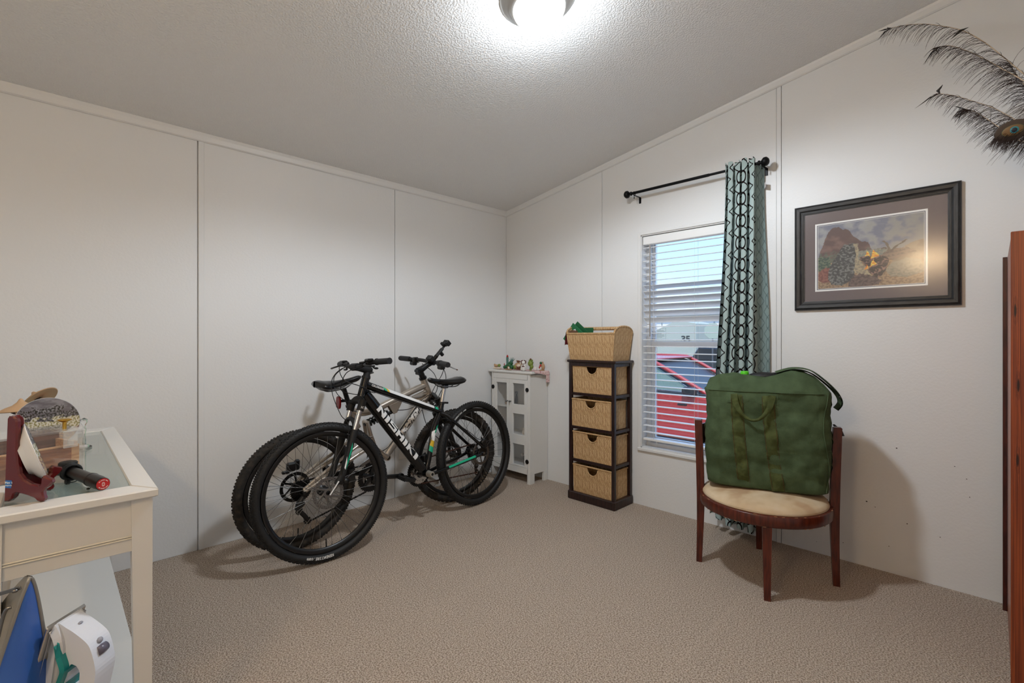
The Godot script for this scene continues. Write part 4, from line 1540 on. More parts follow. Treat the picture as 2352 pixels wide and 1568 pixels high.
	b.lathe([Vector2(0.022, 0), Vector2(0.027, 0.012), Vector2(0.02, 0.036), Vector2(0.012, 0.05), Vector2(0.0005, 0.054)], 16)
	b.ball(Vector3(-0.006, 0.066, 0), Vector3(0.017, 0.017, 0.016), 12)
	b.ball(Vector3(-0.022, 0.06, 0), Vector3(0.009, 0.008, 0.009), 10)
	put("body", b, wht, t)
	b = Mb.new()
	for s in [-1.0, 1.0]:
		b.ball(Vector3(-0.002, 0.068, s * 0.017), Vector3(0.008, 0.015, 0.005), 10)
		b.ball(Vector3(-0.01, 0.08, s * 0.008), Vector3(0.008, 0.005, 0.007), 8)
	b.ball(Vector3(-0.022, 0.03, 0), Vector3(0.006, 0.012, 0.012), 8)
	put("patches", b, mat(Color(0.34, 0.14, 0.1), 0.4), t)
	t = fig("tree_figurine", "olive leafy bush figurine with a red bird behind the white dog", Vector3(-0.125, Y, 0.41))
	b = Mb.new()
	b.ball(Vector3(0, 0.056, 0), Vector3(0.022, 0.026, 0.024), 12)
	b.ball(Vector3(0, 0.03, 0.012), Vector3(0.016, 0.02, 0.016), 10)
	for q in [[0.08, -0.012], [0.088, 0.004], [0.082, 0.018], [0.066, 0.024]]:
		b.ball(Vector3(0, q[0], q[1]), Vector3(0.007, 0.008, 0.007), 8)
	b.tube([Vector3(0, 0.03, 0), Vector3(0, 0, 0)], [0.006, 0.01], 8)
	put("foliage", b, lime, t)
	b = Mb.new()
	b.ball(Vector3(-0.004, 0.092, 0.004), Vector3(0.006, 0.007, 0.009), 8)
	put("bird", b, brown, t)
	# cups
	for q in 2:
		t = thing("small_cup", ["tiny white cup beside the white dog figurine", "tiny white cup tipped next to the robin figurine"][q], "cup", at(Vector3(-0.205, Y, 0.408) if q == 0 else Vector3(-0.12, Y, 0.457), 0.5))
		b = Mb.new()
		b.lathe([Vector2(0.0005, 0.0005), Vector2(0.009, 0), Vector2(0.013, 0.01), Vector2(0.0165, 0.03), Vector2(0.015, 0.03), Vector2(0.011, 0.01), Vector2(0.0005, 0.004)], 18)
		put("bowl", b, wht, t)
		b = Mb.new()
		b.ring(Vector3(0.018, 0.017, 0), 0.007, 0.0018, Basis(), 12, 5)
		put("handle", b, wht, t)
	t = fig("robin_figurine", "small robin and squirrel figurine at the window end of the cabinet", Vector3(-0.07, Y, 0.485))
	b = Mb.new()
	b.ball(Vector3(0, 0.03, 0.012), Vector3(0.014, 0.03, 0.016), 12)
	b.ball(Vector3(0, 0.062, 0.008), Vector3(0.008, 0.012, 0.006), 8)
	b.lathe([Vector2(0.024, 0), Vector2(0.02, 0.006), Vector2(0.0005, 0.008)], 12)
	put("squirrel", b, tanc, t)
	b = Mb.new()
	b.ball(Vector3(-0.004, 0.04, -0.012), Vector3(0.009, 0.012, 0.009), 8)
	b.ball(Vector3(-0.006, 0.024, -0.022), Vector3(0.006, 0.01, 0.006), 8)
	put("robin", b, red, t)
	b = Mb.new()
	b.ball(Vector3(0, 0.06, -0.012), Vector3(0.011, 0.012, 0.011), 8)
	put("leaf_tuft", b, green, t)
	t = fig("basket_figurine", "little brown dish figurine at the front edge of the cabinet top", Vector3(-0.205, Y, 0.235))
	b = Mb.new()
	b.box(Vector3(0, 0.004, 0), Vector3(0.024, 0.008, 0.06), 0.003)
	b.ball(Vector3(0.002, 0.018, -0.004), Vector3(0.009, 0.012, 0.012), 10)
	put("dish", b, tanc, t)
	b = Mb.new()
	b.ball(Vector3(-0.004, 0.016, 0.008), Vector3(0.006, 0.009, 0.008), 8)
	put("flower", b, wht, t)
	# inside: cow below, small pieces on the shelves
	t = fig("cow_figurine", "black and white cow figurine behind the lowest glass pane", Vector3(-0.11, 0.1255, 0.37))
	b = Mb.new()
	b.ball(Vector3(0, 0.05, 0), Vector3(0.028, 0.03, 0.05), 14)
	for q in [[-0.014, -0.028], [0.014, -0.028], [-0.014, 0.028], [0.014, 0.028]]:
		b.tube([Vector3(q[0], 0.045, q[1]), Vector3(q[0], 0.0, q[1])], [0.011, 0.008], 8)
	put("body", b, M.black_matt, t)
	b = Mb.new()
	b.ball(Vector3(-0.02, 0.06, 0.008), Vector3(0.012, 0.016, 0.022), 10)
	b.ball(Vector3(-0.016, 0.07, -0.054), Vector3(0.014, 0.018, 0.013), 10)
	put("patches", b, wht, t)
	for q in [[Vector3(-0.12, 0.3665, 0.33), 0.05, cream, "cream"], [Vector3(-0.1, 0.3665, 0.38), 0.06, teal, "grey-green"], [Vector3(-0.13, 0.3665, 0.415), 0.045, brown, "brown"], [Vector3(-0.12, 0.5965, 0.36), 0.035, tanc, "tan"], [Vector3(-0.13, 0.5965, 0.405), 0.045, brown, "dark brown"], [Vector3(-0.12, 0.5965, 0.13), 0.03, tanc, "pale tan"], [Vector3(-0.1, 0.5965, 0.175), 0.03, wht, "white"], [Vector3(-0.09, 0.5965, 0.215), 0.11, M.dark_steel, "tall dark"]]:
		t = fig("shelf_figurine", "%s miniature vase behind the cabinet glass" % q[3], q[0])
		b = Mb.new()
		var h: float = q[1]
		b.lathe([Vector2(0.012, 0), Vector2(0.016, h * 0.25), Vector2(0.011, h * 0.6), Vector2(0.008, h * 0.75), Vector2(0.011, h), Vector2(0.009, h)], 14)
		put("body", b, q[2], t)
		b = Mb.new()
		b.ring(Vector3(0, h * 0.8, 0), 0.009, 0.0018, Basis(Vector3(1, 0, 0), PI / 2), 14, 5)
		put("collar", b, q[2], t)


# ---------------------------------------------------------------- dark tower with four seagrass baskets
func wicker_material() -> void:
	var W := 256
	var cols := 8
	var rows := 4
	var hgt := Image.create(W, W, false, Image.FORMAT_RGB8)
	var colr := Image.create(W, W, false, Image.FORMAT_RGB8)
	var rg := RandomNumberGenerator.new()
	rg.seed = 3
	var tone := []
	for k in cols * rows * 2:
		tone.append(rg.randf())
	for y in W:
		for x in W:
			var u := float(x) / W * cols
			var v := float(y) / W * rows
			var ci := int(u)
			var odd := ci % 2
			var vv := v + 0.5 * odd
			var fu := absf(u - ci - 0.5) * 2.0
			var fv := absf(vv - floorf(vv) - 0.5) * 2.0
			var strand := sqrt(maxf(0.0, 1.0 - fu * fu))
			var over := cos(fv * PI * 0.5)
			var twist := 0.12 * sin((u * 1.0 + v * 5.0) * TAU)
			var h := clampf(strand * (0.35 + 0.65 * sqrt(maxf(over, 0.0))) + twist * strand, 0, 1)
			var tn: float = tone[(int(vv) % rows) * cols + ci % cols]
			var c := Color(0.72, 0.56, 0.39).lerp(Color(0.86, 0.73, 0.55), tn)
			hgt.set_pixel(x, y, Color(h, h, h))
			colr.set_pixel(x, y, c)
	hgt.bump_map_to_normal_map(10.0)
	var m := mat(Color(1, 1, 1), 0.75, 0.0, 0.3)
	m.albedo_texture = ImageTexture.create_from_image(colr)
	m.normal_enabled = true
	m.normal_texture = ImageTexture.create_from_image(hgt)
	m.normal_scale = 1.0
	tri_map(m, Vector3(1.0 / 0.062, 1.0 / 0.085, 1.0 / 0.062))
	M.wicker = m

func tower() -> void:
	wicker_material()
	var t := thing("basket_tower", "narrow espresso wood tower frame holding four woven basket drawers", "storage tower", at(Vector3(-0.128, 0, 1.086)))
	var m: Material = M.espresso
	var hx := 0.117
	var hz := 0.2
	var b := Mb.new()
	b.box(Vector3(0, 0.029, 0), Vector3(hx * 2, 0.058, hz * 2), 0.005)
	put("base", b, m, t)
	b = Mb.new()
	b.box(Vector3(0, 0.995, 0), Vector3(hx * 2 + 0.006, 0.018, hz * 2 + 0.014), 0.006)
	put("top", b, m, t)
	for sx in [-1.0, 1.0]:
		for sz in [-1.0, 1.0]:
			b = Mb.new()
			b.box(Vector3(sx * (hx - 0.019), 0.522, sz * (hz - 0.019)), Vector3(0.022, 0.93, 0.024), 0.0015)
			put("post", b, m, t)
	for y in [0.284, 0.519, 0.759, 0.973]:
		for sx in [-1.0, 1.0]:
			b = Mb.new()
			b.box(Vector3(sx * (hx - 0.019), y, 0), Vector3(0.016, 0.018 if y < 0.9 else 0.026, hz * 2 - 0.06), 0.001)
			put("rail", b, m, t)
		for sz in [-1.0, 1.0]:
			b = Mb.new()
			b.box(Vector3(0, y, sz * (hz - 0.019)), Vector3(hx * 2 - 0.058, 0.02, 0.016), 0.001)
			put("rail", b, m, t)
		if y < 0.9:
			b = Mb.new()
			b.box(Vector3(0, y + 0.004, 0), Vector3(hx * 2 - 0.05, 0.006, hz * 2 - 0.05))
			put("shelf", b, m, t)
	# baskets
	var proto: Node3D = null
	var names := ["lowest woven basket drawer of the dark tower, just above the plinth", "second woven basket drawer up from the tower plinth", "third woven basket drawer up from the tower plinth", "uppermost woven basket drawer, right under the tower top"]
	var ys := [0.0585, 0.295, 0.53, 0.77]
	for k in 4:
		var o: Node3D
		if k == 0:
			proto = thing("woven_basket", names[0], "basket", Transform3D(), "woven basket drawers in the tower")
			o = proto
			basket_parts(proto)
		else:
			o = proto.duplicate()
			o.name = numbered("woven_basket")
			add_child(o)
			o.set_meta("label", names[k])
		o.transform = at(Vector3(-0.13 - [0.0, 0.002, 0.006, 0.001][k], ys[k], 1.086 + [0.004, 0.004, -0.006, 0.0][k]))
	top_basket()

func basket_parts(t: Node3D) -> void:
	var hx := 0.095
	var hz := 0.168
	var H := 0.192
	var th := 0.008
	# front board with a half-moon handle hole, outline in (z, y)
	var poly := PackedVector2Array([Vector2(-hz + 0.006, 0), Vector2(hz - 0.006, 0), Vector2(hz, H), Vector2(0.052, H)])
	for k in 13:
		var a := PI * k / 12.0
		poly.append(Vector2(0.044 * cos(a), H - 0.012 - 0.044 * sin(a)))
	poly.append(Vector2(-0.052, H))
	poly.append(Vector2(-hz, H))
	# the notch reaches the rim; the rim roll closes it
	var b := Mb.new()
	b.prism(poly, th, Transform3D(Basis(Vector3(0, 0, 1), Vector3(0, 1, 0), Vector3(1, 0, 0)), Vector3(-hx, 0, 0)))
	put("front", b, M.wicker, t)
	b = Mb.new()
	b.box(Vector3(hx - th / 2, H / 2, 0), Vector3(th, H, hz * 2 - 0.004))
	put("back", b, M.wicker, t)
	for s in [-1.0, 1.0]:
		b = Mb.new()
		b.prism(PackedVector2Array([Vector2(-hx + th, 0), Vector2(hx - th, 0), Vector2(hx - th, H), Vector2(-hx + th, H)]), th, at(Vector3(0, 0, s * (hz - 0.004) - th / 2)))
		put("side", b, M.wicker, t)
	b = Mb.new()
	b.box(Vector3(0, 0.004, 0), Vector3(hx * 2 - 0.02, 0.008, hz * 2 - 0.03))
	put("bottom", b, M.wicker, t)
	b = Mb.new()
	var r := []
	for q in [Vector3(-hx + 0.002, H, -hz), Vector3(-hx + 0.002, H, hz), Vector3(hx - 0.002, H, hz), Vector3(hx - 0.002, H, -hz), Vector3(-hx + 0.002, H, -hz)]:
		r.append(q)
	for k in 4:
		b.tube([r[k], r[k + 1]], 0.0062, 8)
	put("rim", b, M.wicker, t)
	b = Mb.new()
	var hr := []
	for k in 13:
		var a := PI * k / 12.0
		hr.append(Vector3(-hx, H - 0.012 - 0.046 * sin(a), 0.046 * cos(a)))
	b.tube(hr, 0.0042, 7)
	put("handle_edge", b, M.wicker, t)

func top_basket() -> void:
	var t := thing("carry_basket", "open woven carry basket with bar handle standing on the tower top", "basket", at(Vector3(-0.13, 1.0045, 1.081)))
	var H := 0.186
	var bx := 0.1
	var bz := 0.178
	var tx := 0.116
	var tz := 0.2
	var th := 0.008
	# long walls lean outwards
	for s in [-1.0, 1.0]:
		var b := Mb.new()
		for k in 2:
			var o: float = -s * th * k
			b.quad(Vector3(s * bx + o, 0, -bz), Vector3(s * bx + o, 0, bz), Vector3(s * tx + o, H, tz), Vector3(s * tx + o, H, -tz), Vector3(s * (1 - 2 * k), 0, 0))
		b.tube([Vector3(s * (tx - 0.004), H, -tz), Vector3(s * (tx - 0.004), H, tz)], 0.007, 8)
		put("long_wall", b, M.wicker, t)
		# end walls arch up to carry the handle
		b = Mb.new()
		var poly := PackedVector2Array([Vector2(-bx, 0), Vector2(bx, 0), Vector2(tx, H)])
		var edge := []
		for k in 13:
			var a := PI * k / 12.0
			var q := Vector2(tx * cos(a) * 0.98, H + 0.052 * pow(sin(a), 0.8))
			poly.append(q)
			edge.append(Vector3(q.x, q.y * 0.998, 0))
		poly.append(Vector2(-tx, H))
		var lean := atan2(tz - bz, H)
		var tr := Transform3D(Basis(Vector3(1, 0, 0), lean * s), Vector3(0, 0, s * bz - th / 2))
		b.prism(poly, th, tr)
		b.xf = tr
		for k in 12:
			b.tube([edge[k] + Vector3(0, 0, th / 2), edge[k + 1] + Vector3(0, 0, th / 2)], 0.0065, 7)
		b.xf = Transform3D()
		put("end_wall", b, M.wicker, t)
	var b := Mb.new()
	b.tube([Vector3(0, H + 0.036, -tz + 0.004), Vector3(0, H + 0.036, tz - 0.004)], 0.0125, 12)
	put("handle", b, M.wicker, t)
	b = Mb.new()
	b.box(Vector3(0, 0.005, 0), Vector3(bx * 2, 0.01, bz * 2))
	put("bottom", b, M.wicker, t)

	var p := Vector3(-0.13, 1.0045, 1.081)
	var f := thing("green_folder", "green paper folder sticking up out of the carry basket", "folder", at(p))
	b = Mb.new()
	b.box(Vector3(-0.055, 0.14, -0.15), Vector3(0.004, 0.22, 0.15), 0.001, Basis(Vector3(1, 0, 0), -0.9))
	put("front_cover", b, mat(Color(0.1, 0.42, 0.25), 0.45), f)
	b = Mb.new()
	b.box(Vector3(-0.03, 0.145, -0.135), Vector3(0.004, 0.22, 0.16), 0.001, Basis(Vector3(1, 0, 0), -0.85).rotated(Vector3.UP, 0.18))
	b.box(Vector3(-0.02, 0.15, -0.1), Vector3(0.003, 0.16, 0.13), 0.001)
	put("back_cover", b, mat(Color(0.05, 0.34, 0.19), 0.45), f)
	var w := thing("white_paper", "sheet of white paper tucked into the carry basket beside the folder", "paper", at(p))
	b = Mb.new()
	b.box(Vector3(-0.075, 0.12, -0.155), Vector3(0.0015, 0.19, 0.07), 0.0, Basis(Vector3(1, 0, 0), -0.35))
	put("sheet", b, mat(Color(0.86, 0.87, 0.9), 0.7), w)
	var rc := thing("red_cloth", "dark red cloth hanging over the end of the carry basket", "cloth", at(p))
	b = Mb.new()
	var cp := [Vector3(-0.05, 0.1, -0.16), Vector3(-0.05, 0.185, -0.182), Vector3(-0.05, 0.212, -0.2), Vector3(-0.055, 0.195, -0.222), Vector3(-0.058, 0.15, -0.226), Vector3(-0.06, 0.105, -0.228)]
	b.grid(cp.size(), 6, func(i: int, j: int) -> Vector3: return cp[i] + Vector3((j - 2.5) * 0.02, 0.004 * sin(j * 2.0 + i), 0.004 * cos(j * 3.0)))
	put("fold", b, mat(Color(0.42, 0.06, 0.1), 0.8), rc)
	var bt := thing("brown_pouch", "rolled brown leather pouch resting in the end of the carry basket", "pouch", at(p))
	b = Mb.new()
	b.ball(Vector3(-0.07, 0.185, -0.165), Vector3(0.03, 0.022, 0.024), 14)
	b.tube([Vector3(-0.1, 0.19, -0.165), Vector3(-0.04, 0.192, -0.165)], 0.023, 12)
	put("body", b, mat(Color(0.4, 0.28, 0.19), 0.5), bt)
	var rr := thing("red_case", "round red and black case lying in the carry basket", "case", at(p))
	b = Mb.new()
	b.tube([Vector3(-0.05, 0.16, 0.09), Vector3(0.02, 0.165, 0.09)], 0.032, 18)
	put("body", b, mat(Color(0.5, 0.06, 0.09), 0.35), rr)
	b = Mb.new()
	b.tube([Vector3(-0.054, 0.16, 0.09), Vector3(-0.05, 0.16, 0.09)], 0.022, 16)
	b.box(Vector3(-0.06, 0.158, 0.04), Vector3(0.04, 0.03, 0.03), 0.008)
	put("end", b, M.black, rr)
	var lp := thing("white_pad", "white paper pad lying flat inside the carry basket", "paper", at(p))
	b = Mb.new()
	b.box(Vector3(0.02, 0.09, 0.0), Vector3(0.12, 0.16, 0.25), 0.004)
	put("sheets", b, mat(Color(0.86, 0.86, 0.84), 0.8), lp)


# ---------------------------------------------------------------- bicycles
# Both are laid out in (u forwards from the rear axle, v up from the ground, w towards the room); sg = -1 where forwards is local -x.
var SG := 1.0

func P(u: float, v: float, w := 0.0) -> Vector3:
	return Vector3(u * SG, v, w)

func P2(a: Array, w := 0.0) -> Array:
	var o := []
	for q in a:
		o.append(P(q[0], q[1], w))
	return o

# patch lying on a tube from a to b: s along (0..1), angles around; angle 0 faces the room (+z), 90 up
func on_tube(a: Vector3, b: Vector3, r0: float, r1: float, s: float, ang: float, lift := 0.0006) -> Vector3:
	var t := (b - a).normalized()
	var side := (Vector3.BACK - t * t.z).normalized()
	var up := t.cross(side)
	if up.y < 0:
		up = -up
	return a.lerp(b, s) + (side * cos(ang) + up * sin(ang)) * (lerpf(r0, r1, s) + lift)

func patch(bm: Mb, a: Vector3, b: Vector3, r0: float, r1: float, poly: Array, steps := 5) -> void:
	# poly: four corners (s, angle) of a sheet on the tube
	var c: Array = poly
	bm.grid(steps + 1, steps + 1, func(i: int, j: int) -> Vector3:
		var fu := float(i) / steps
		var fv := float(j) / steps
		var p: Vector2 = (c[0] as Vector2).lerp(c[1], fu).lerp((c[3] as Vector2).lerp(c[2], fu), fv)
		return on_tube(a, b, r0, r1, p.x, p.y))

func wheel(t: Node3D, called: String, ce: Vector3, R0: float, tr: float, steer: float, tyre_m: Material, knobs: int, chunky: bool, disc_z: float, disc_m: Material, disc_r: float, cassette_z := 0.0, wr := 0.012) -> MeshInstance3D:
	var rr := R0 - 2.0 * tr - 0.002   # rim outer edge
	var b := Mb.new()
	# rim: closed section turned about the axle (z)
	var sec := [Vector2(rr + 0.004, -wr), Vector2(rr + 0.004, -wr + 0.0025), Vector2(rr - 0.005, -wr + 0.004), Vector2(rr - 0.005, wr - 0.004), Vector2(rr + 0.004, wr - 0.0025), Vector2(rr + 0.004, wr), Vector2(rr - 0.008, wr - 0.001), Vector2(rr - 0.018, 0.005), Vector2(rr - 0.02, 0.0), Vector2(rr - 0.018, -0.005), Vector2(rr - 0.008, -wr + 0.001)]
	b.grid(72, sec.size(), func(i: int, j: int) -> Vector3:
		var a := TAU * i / 72
		return Vector3(cos(a) * sec[j].x, sin(a) * sec[j].x, sec[j].y), true, true)
	var w := put(called, b, M.black, t)
	w.transform = Transform3D(Basis(Vector3.UP, steer), ce)
	# tyre
	b = Mb.new()
	var mid := R0 - tr
	var n := 96
	b.grid(n, 14, func(i: int, j: int) -> Vector3:
		var a := TAU * i / n
		var f := TAU * (j / 14.0)
		# open towards the rim is hidden; slightly flattened crown
		var rad := mid + (tr - 0.004) * cos(f)
		var z := tr * 0.98 * sin(f)
		return Vector3(cos(a) * rad, sin(a) * rad, z), true, true)
	for k in knobs:
		for row in (5 if chunky else 7):
			var f: float = ([-1.12, -0.45, 0.0, 0.45, 1.12][row] if chunky else [-1.2, -0.75, -0.35, 0.0, 0.35, 0.75, 1.2][row])
			var a := TAU * (k + (0.5 if row % 2 == 1 else 0.0)) / knobs
			var rd := Vector3(cos(a), sin(a), 0)
			var tg := Vector3(-sin(a), cos(a), 0)
			var nn := (rd * cos(f) + Vector3(0, 0, sin(f))).normalized()
			var p := rd * (mid + (tr - 0.003) * cos(f)) + Vector3(0, 0, (tr - 0.001) * sin(f))
			var sz := Vector3(0.0085, 0.006, 0.0095) if chunky else Vector3(0.0058, 0.005, 0.0062)
			sz.x *= TAU * mid / knobs / 0.0155 if not chunky else 1.15
			var ba := Basis(tg, nn, tg.cross(nn))
			var h := sz * 0.5
			# block without its hidden underside
			var q := func(x: float, y: float, z: float) -> Vector3: return p + ba * Vector3(x * h.x, y * h.y, z * h.z)
			b.quad(q.call(-0.8, 1, -0.8), q.call(0.8, 1, -0.8), q.call(0.8, 1, 0.8), q.call(-0.8, 1, 0.8), nn)
			b.quad(q.call(-1, -1, -1), q.call(1, -1, -1), q.call(0.8, 1, -0.8), q.call(-0.8, 1, -0.8), -ba.z)
			b.quad(q.call(-1, -1, 1), q.call(1, -1, 1), q.call(0.8, 1, 0.8), q.call(-0.8, 1, 0.8), ba.z)
			b.quad(q.call(-1, -1, -1), q.call(-1, -1, 1), q.call(-0.8, 1, 0.8), q.call(-0.8, 1, -0.8), -tg)
			b.quad(q.call(1, -1, -1), q.call(1, -1, 1), q.call(0.8, 1, 0.8), q.call(0.8, 1, -0.8), tg)
	put("tyre", b, tyre_m, w)
	# hub with flanges
	b = Mb.new()
	var hub := [Vector2(0.004, -0.055), Vector2(0.008, -0.05), Vector2(0.012, -0.036), Vector2(0.027, -0.034), Vector2(0.027, -0.03), Vector2(0.013, -0.026), Vector2(0.011, 0.0), Vector2(0.013, 0.026), Vector2(0.027, 0.03), Vector2(0.027, 0.034), Vector2(0.012, 0.036), Vector2(0.008, 0.05), Vector2(0.004, 0.055)]
	b.lathe(hub, 20, Transform3D(Basis(Vector3(1, 0, 0), Vector3(0, 0, 1), Vector3(0, -1, 0)), Vector3.ZERO))
	put("hub", b, M.black, w)
	# spokes, crossed, each with its nipple
	var sp := Mb.new()
	var flange := Vector3(0.025, 0, 0.032)
	for kind in 2:
		pass
	for k in 32:
		var a := TAU * (k + 0.5) / 32
		var z := 0.032 if k % 2 == 0 else -0.032
		var off := 0.92 if (k / 2) % 2 == 0 else -0.92
		var p0 := Vector3(cos(a + off) * 0.025, sin(a + off) * 0.025, z)
		var p1 := Vector3(cos(a) * (rr - 0.019), sin(a) * (rr - 0.019), z * 0.06)
		var bb := Mb.new()
		bb.tube([p0, p0.lerp(p1, 0.955), p0.lerp(p1, 0.957), p1], [0.0011, 0.0011, 0.0021, 0.0021], 5)
		put("spoke", bb, M.steel, w)
	# valve
	b = Mb.new()
	b.tube([Vector3(0.0, -(rr - 0.02), 0), Vector3(0.0, -(rr - 0.06), 0)], [0.004, 0.003], 8)
	put("valve", b, M.black, w)
	# brake disc: slotted ring on arms
	if disc_r > 0:
		b = Mb.new()
		var ri := disc_r * 0.8
		for f in [-1.0, 1.0]:
			var z: float = disc_z + f * 0.001
			b.grid(2, 64, func(i: int, j: int) -> Vector3:
				var a := TAU * j / 64
				var rw := 1.0 + 0.018 * sin(a * 10.0)
				return Vector3(cos(a), sin(a), 0) * (ri if i == 0 else disc_r * rw) + Vector3(0, 0, z), false, true, f < 0)
		b.ring(Vector3(0, 0, disc_z), disc_r * 0.995, 0.0011, Basis(), 64, 4)
		b.ring(Vector3(0, 0, disc_z), ri, 0.0011, Basis(), 48, 4)
		for k in 6:
			var a := TAU * k / 6
			var p0 := Vector3(cos(a) * 0.02, sin(a) * 0.02, disc_z)
			var p1 := Vector3(cos(a + 0.55) * ri, sin(a + 0.55) * ri, disc_z)
			b.tube([p0, p0.lerp(p1, 0.5) + Vector3(cos(a + 0.9), sin(a + 0.9), 0) * 0.004, p1], [0.0075, 0.005, 0.006], 6, true, 0.22, Vector3.BACK)
		b.lathe([Vector2(0.012, -0.002), Vector2(0.024, -0.002), Vector2(0.024, 0.002), Vector2(0.012, 0.002)], 24, Transform3D(Basis(Vector3(1, 0, 0), Vector3(0, 0, 1), Vector3(0, -1, 0)), Vector3(0, 0, disc_z)), false)
		var dk := put("brake_disc", b, disc_m, w)
		# drilled holes show as dark dots with depth
		b = Mb.new()
		for k in 40:
			var a := TAU * k / 40
			var rq: float = lerpf(ri, disc_r, [0.3, 0.7, 0.5, 0.75][k % 4])
			b.lathe([Vector2(0.0022, -0.0012), Vector2(0.0022, 0.0012), Vector2(0.0003, 0.0012)], 6, Transform3D(Basis(Vector3(1, 0, 0), Vector3(0, 0, 1), Vector3(0, -1, 0)), Vector3(cos(a) * rq, sin(a) * rq, disc_z)))
		put("drilled_holes", b, M.black, dk)
	if cassette_z != 0.0:
		for k in 7:
			b = Mb.new()
			gear(b, 0.058 - k * 0.0058, 0.0016, 30 - k * 3, 0.004)
			b_xf(b, Vector3(0, 0, cassette_z + signf(cassette_z) * k * 0.0042))
			put("sprocket", b, M.dark_steel, w)
	return w

func b_xf(b: Mb, p: Vector3) -> void:
	for i in b.v.size():
		b.v[i] += p

func gear(b: Mb, r: float, th: float, teeth: int, tooth: float) -> void:
	var poly := PackedVector2Array()
	for k in teeth:
		var a := TAU * k / teeth
		var s := TAU / teeth
		poly.append(Vector2(cos(a), sin(a)) * (r - tooth))
		poly.append(Vector2(cos(a + s * 0.35), sin(a + s * 0.35)) * (r - tooth))
		poly.append(Vector2(cos(a + s * 0.55), sin(a + s * 0.55)) * r)
		poly.append(Vector2(cos(a + s * 0.75), sin(a + s * 0.75)) * r)
	# ring: outer teeth, inner bore, joined as two sheets and edges
	var m := poly.size()
	for f in [-1.0, 1.0]:
		for i in m:
			var p := poly[i]
			var q := poly[(i + 1) % m]
			var pi := p.normalized() * r * 0.62
			var qi := q.normalized() * r * 0.62
			b.quad(Vector3(p.x, p.y, f * th), Vector3(q.x, q.y, f * th), Vector3(qi.x, qi.y, f * th), Vector3(pi.x, pi.y, f * th), Vector3(0, 0, f))
	for i in m:
		var p := poly[i]
		var q := poly[(i + 1) % m]
		b.quad(Vector3(p.x, p.y, -th), Vector3(q.x, q.y, -th), Vector3(q.x, q.y, th), Vector3(p.x, p.y, th), Vector3(p.x, p.y, 0))
		var pi := p.normalized() * r * 0.62
		var qi := q.normalized() * r * 0.62
		b.quad(Vector3(pi.x, pi.y, -th), Vector3(qi.x, qi.y, -th), Vector3(qi.x, qi.y, th), Vector3(pi.x, pi.y, th), -Vector3(p.x, p.y, 0))

func tyre_text(w: MeshInstance3D, s: String, r: float, z: float, mid: float, size: float, step: float) -> void:
	# letters stand on the tyre side, feet to the hub, reading with the wheel's top upwards
	var b := Mb.new()
	var n := s.length()
	for i in n:
		if s[i] == " ":
			continue
		var a := mid - (i - n / 2.0) * step
		var rd := Vector3(cos(a), sin(a), 0)
		var out := Vector3(0, 0, signf(z))
		b.text(s[i], size, Transform3D(Basis(rd.cross(out), rd, out), rd * r + Vector3(0, 0, z)), 0.0008)
	put("lettering", b, M.white_print, w, "white tyre lettering")

func saddle(t: Node3D, nose: Vector3, tail: Vector3, width: float) -> MeshInstance3D:
	var b := Mb.new()
	var n := 18
	var L := (tail - nose)
	var up := Vector3.UP
	b.grid(n + 1, 16, func(i: int, j: int) -> Vector3:
		var s := float(i) / n
		var half := lerpf(0.018, width * 0.5, smoothstep(0.25, 0.88, s)) * (1.0 if s < 0.9 else sqrt(maxf(0.0, 1.0 - pow((s - 0.9) / 0.1, 2.0))) * 0.85 + 0.15)
		half *= (sqrt(minf(1.0, s / 0.06 + 0.02)))
		var a := TAU * j / 16
		var th := lerpf(0.022, 0.032, smoothstep(0.2, 0.9, s)) * (0.35 + 0.65 * minf(1.0, s / 0.08 + 0.1)) * (1.0 if s < 0.94 else 0.7)
		var dip := -0.014 * sin(PI * clampf((s - 0.05) / 0.9, 0, 1)) + 0.006 * smoothstep(0.8, 1.0, s)
		var y := sin(a) * th * (0.6 if sin(a) > 0 else 1.0)
		var droop := -0.012 * pow(absf(cos(a)), 3.0) * smoothstep(0.3, 0.9, s)
		return nose + L * s + up * (y + dip + droop) + Vector3(0, 0, cos(a) * half), false, true, false)
	var o := put("saddle", b, mat(Color(0.045, 0.045, 0.05), 0.28), t)
	b = Mb.new()
	for s in [-1.0, 1.0]:
		var c := nose.lerp(tail, 0.55)
		b.tube(spline([nose.lerp(tail, 0.12) + up * -0.012, nose.lerp(tail, 0.35) + up * -0.045 + Vector3(0, 0, s * 0.018), c + up * -0.05 + Vector3(0, 0, s * 0.02), nose.lerp(tail, 0.78) + up * -0.046 + Vector3(0, 0, s * 0.024), nose.lerp(tail, 0.93) + up * -0.018 + Vector3(0, 0, s * 0.034)], 5), 0.0036, 6)
	put("saddle_rail", b, M.steel, o)
	return o

func cable(t: Node3D, pts: Array, r := 0.0024) -> void:
	var b := Mb.new()
	b.tube(spline(pts, 7), r, 6)
	put("cable", b, M.black, t)

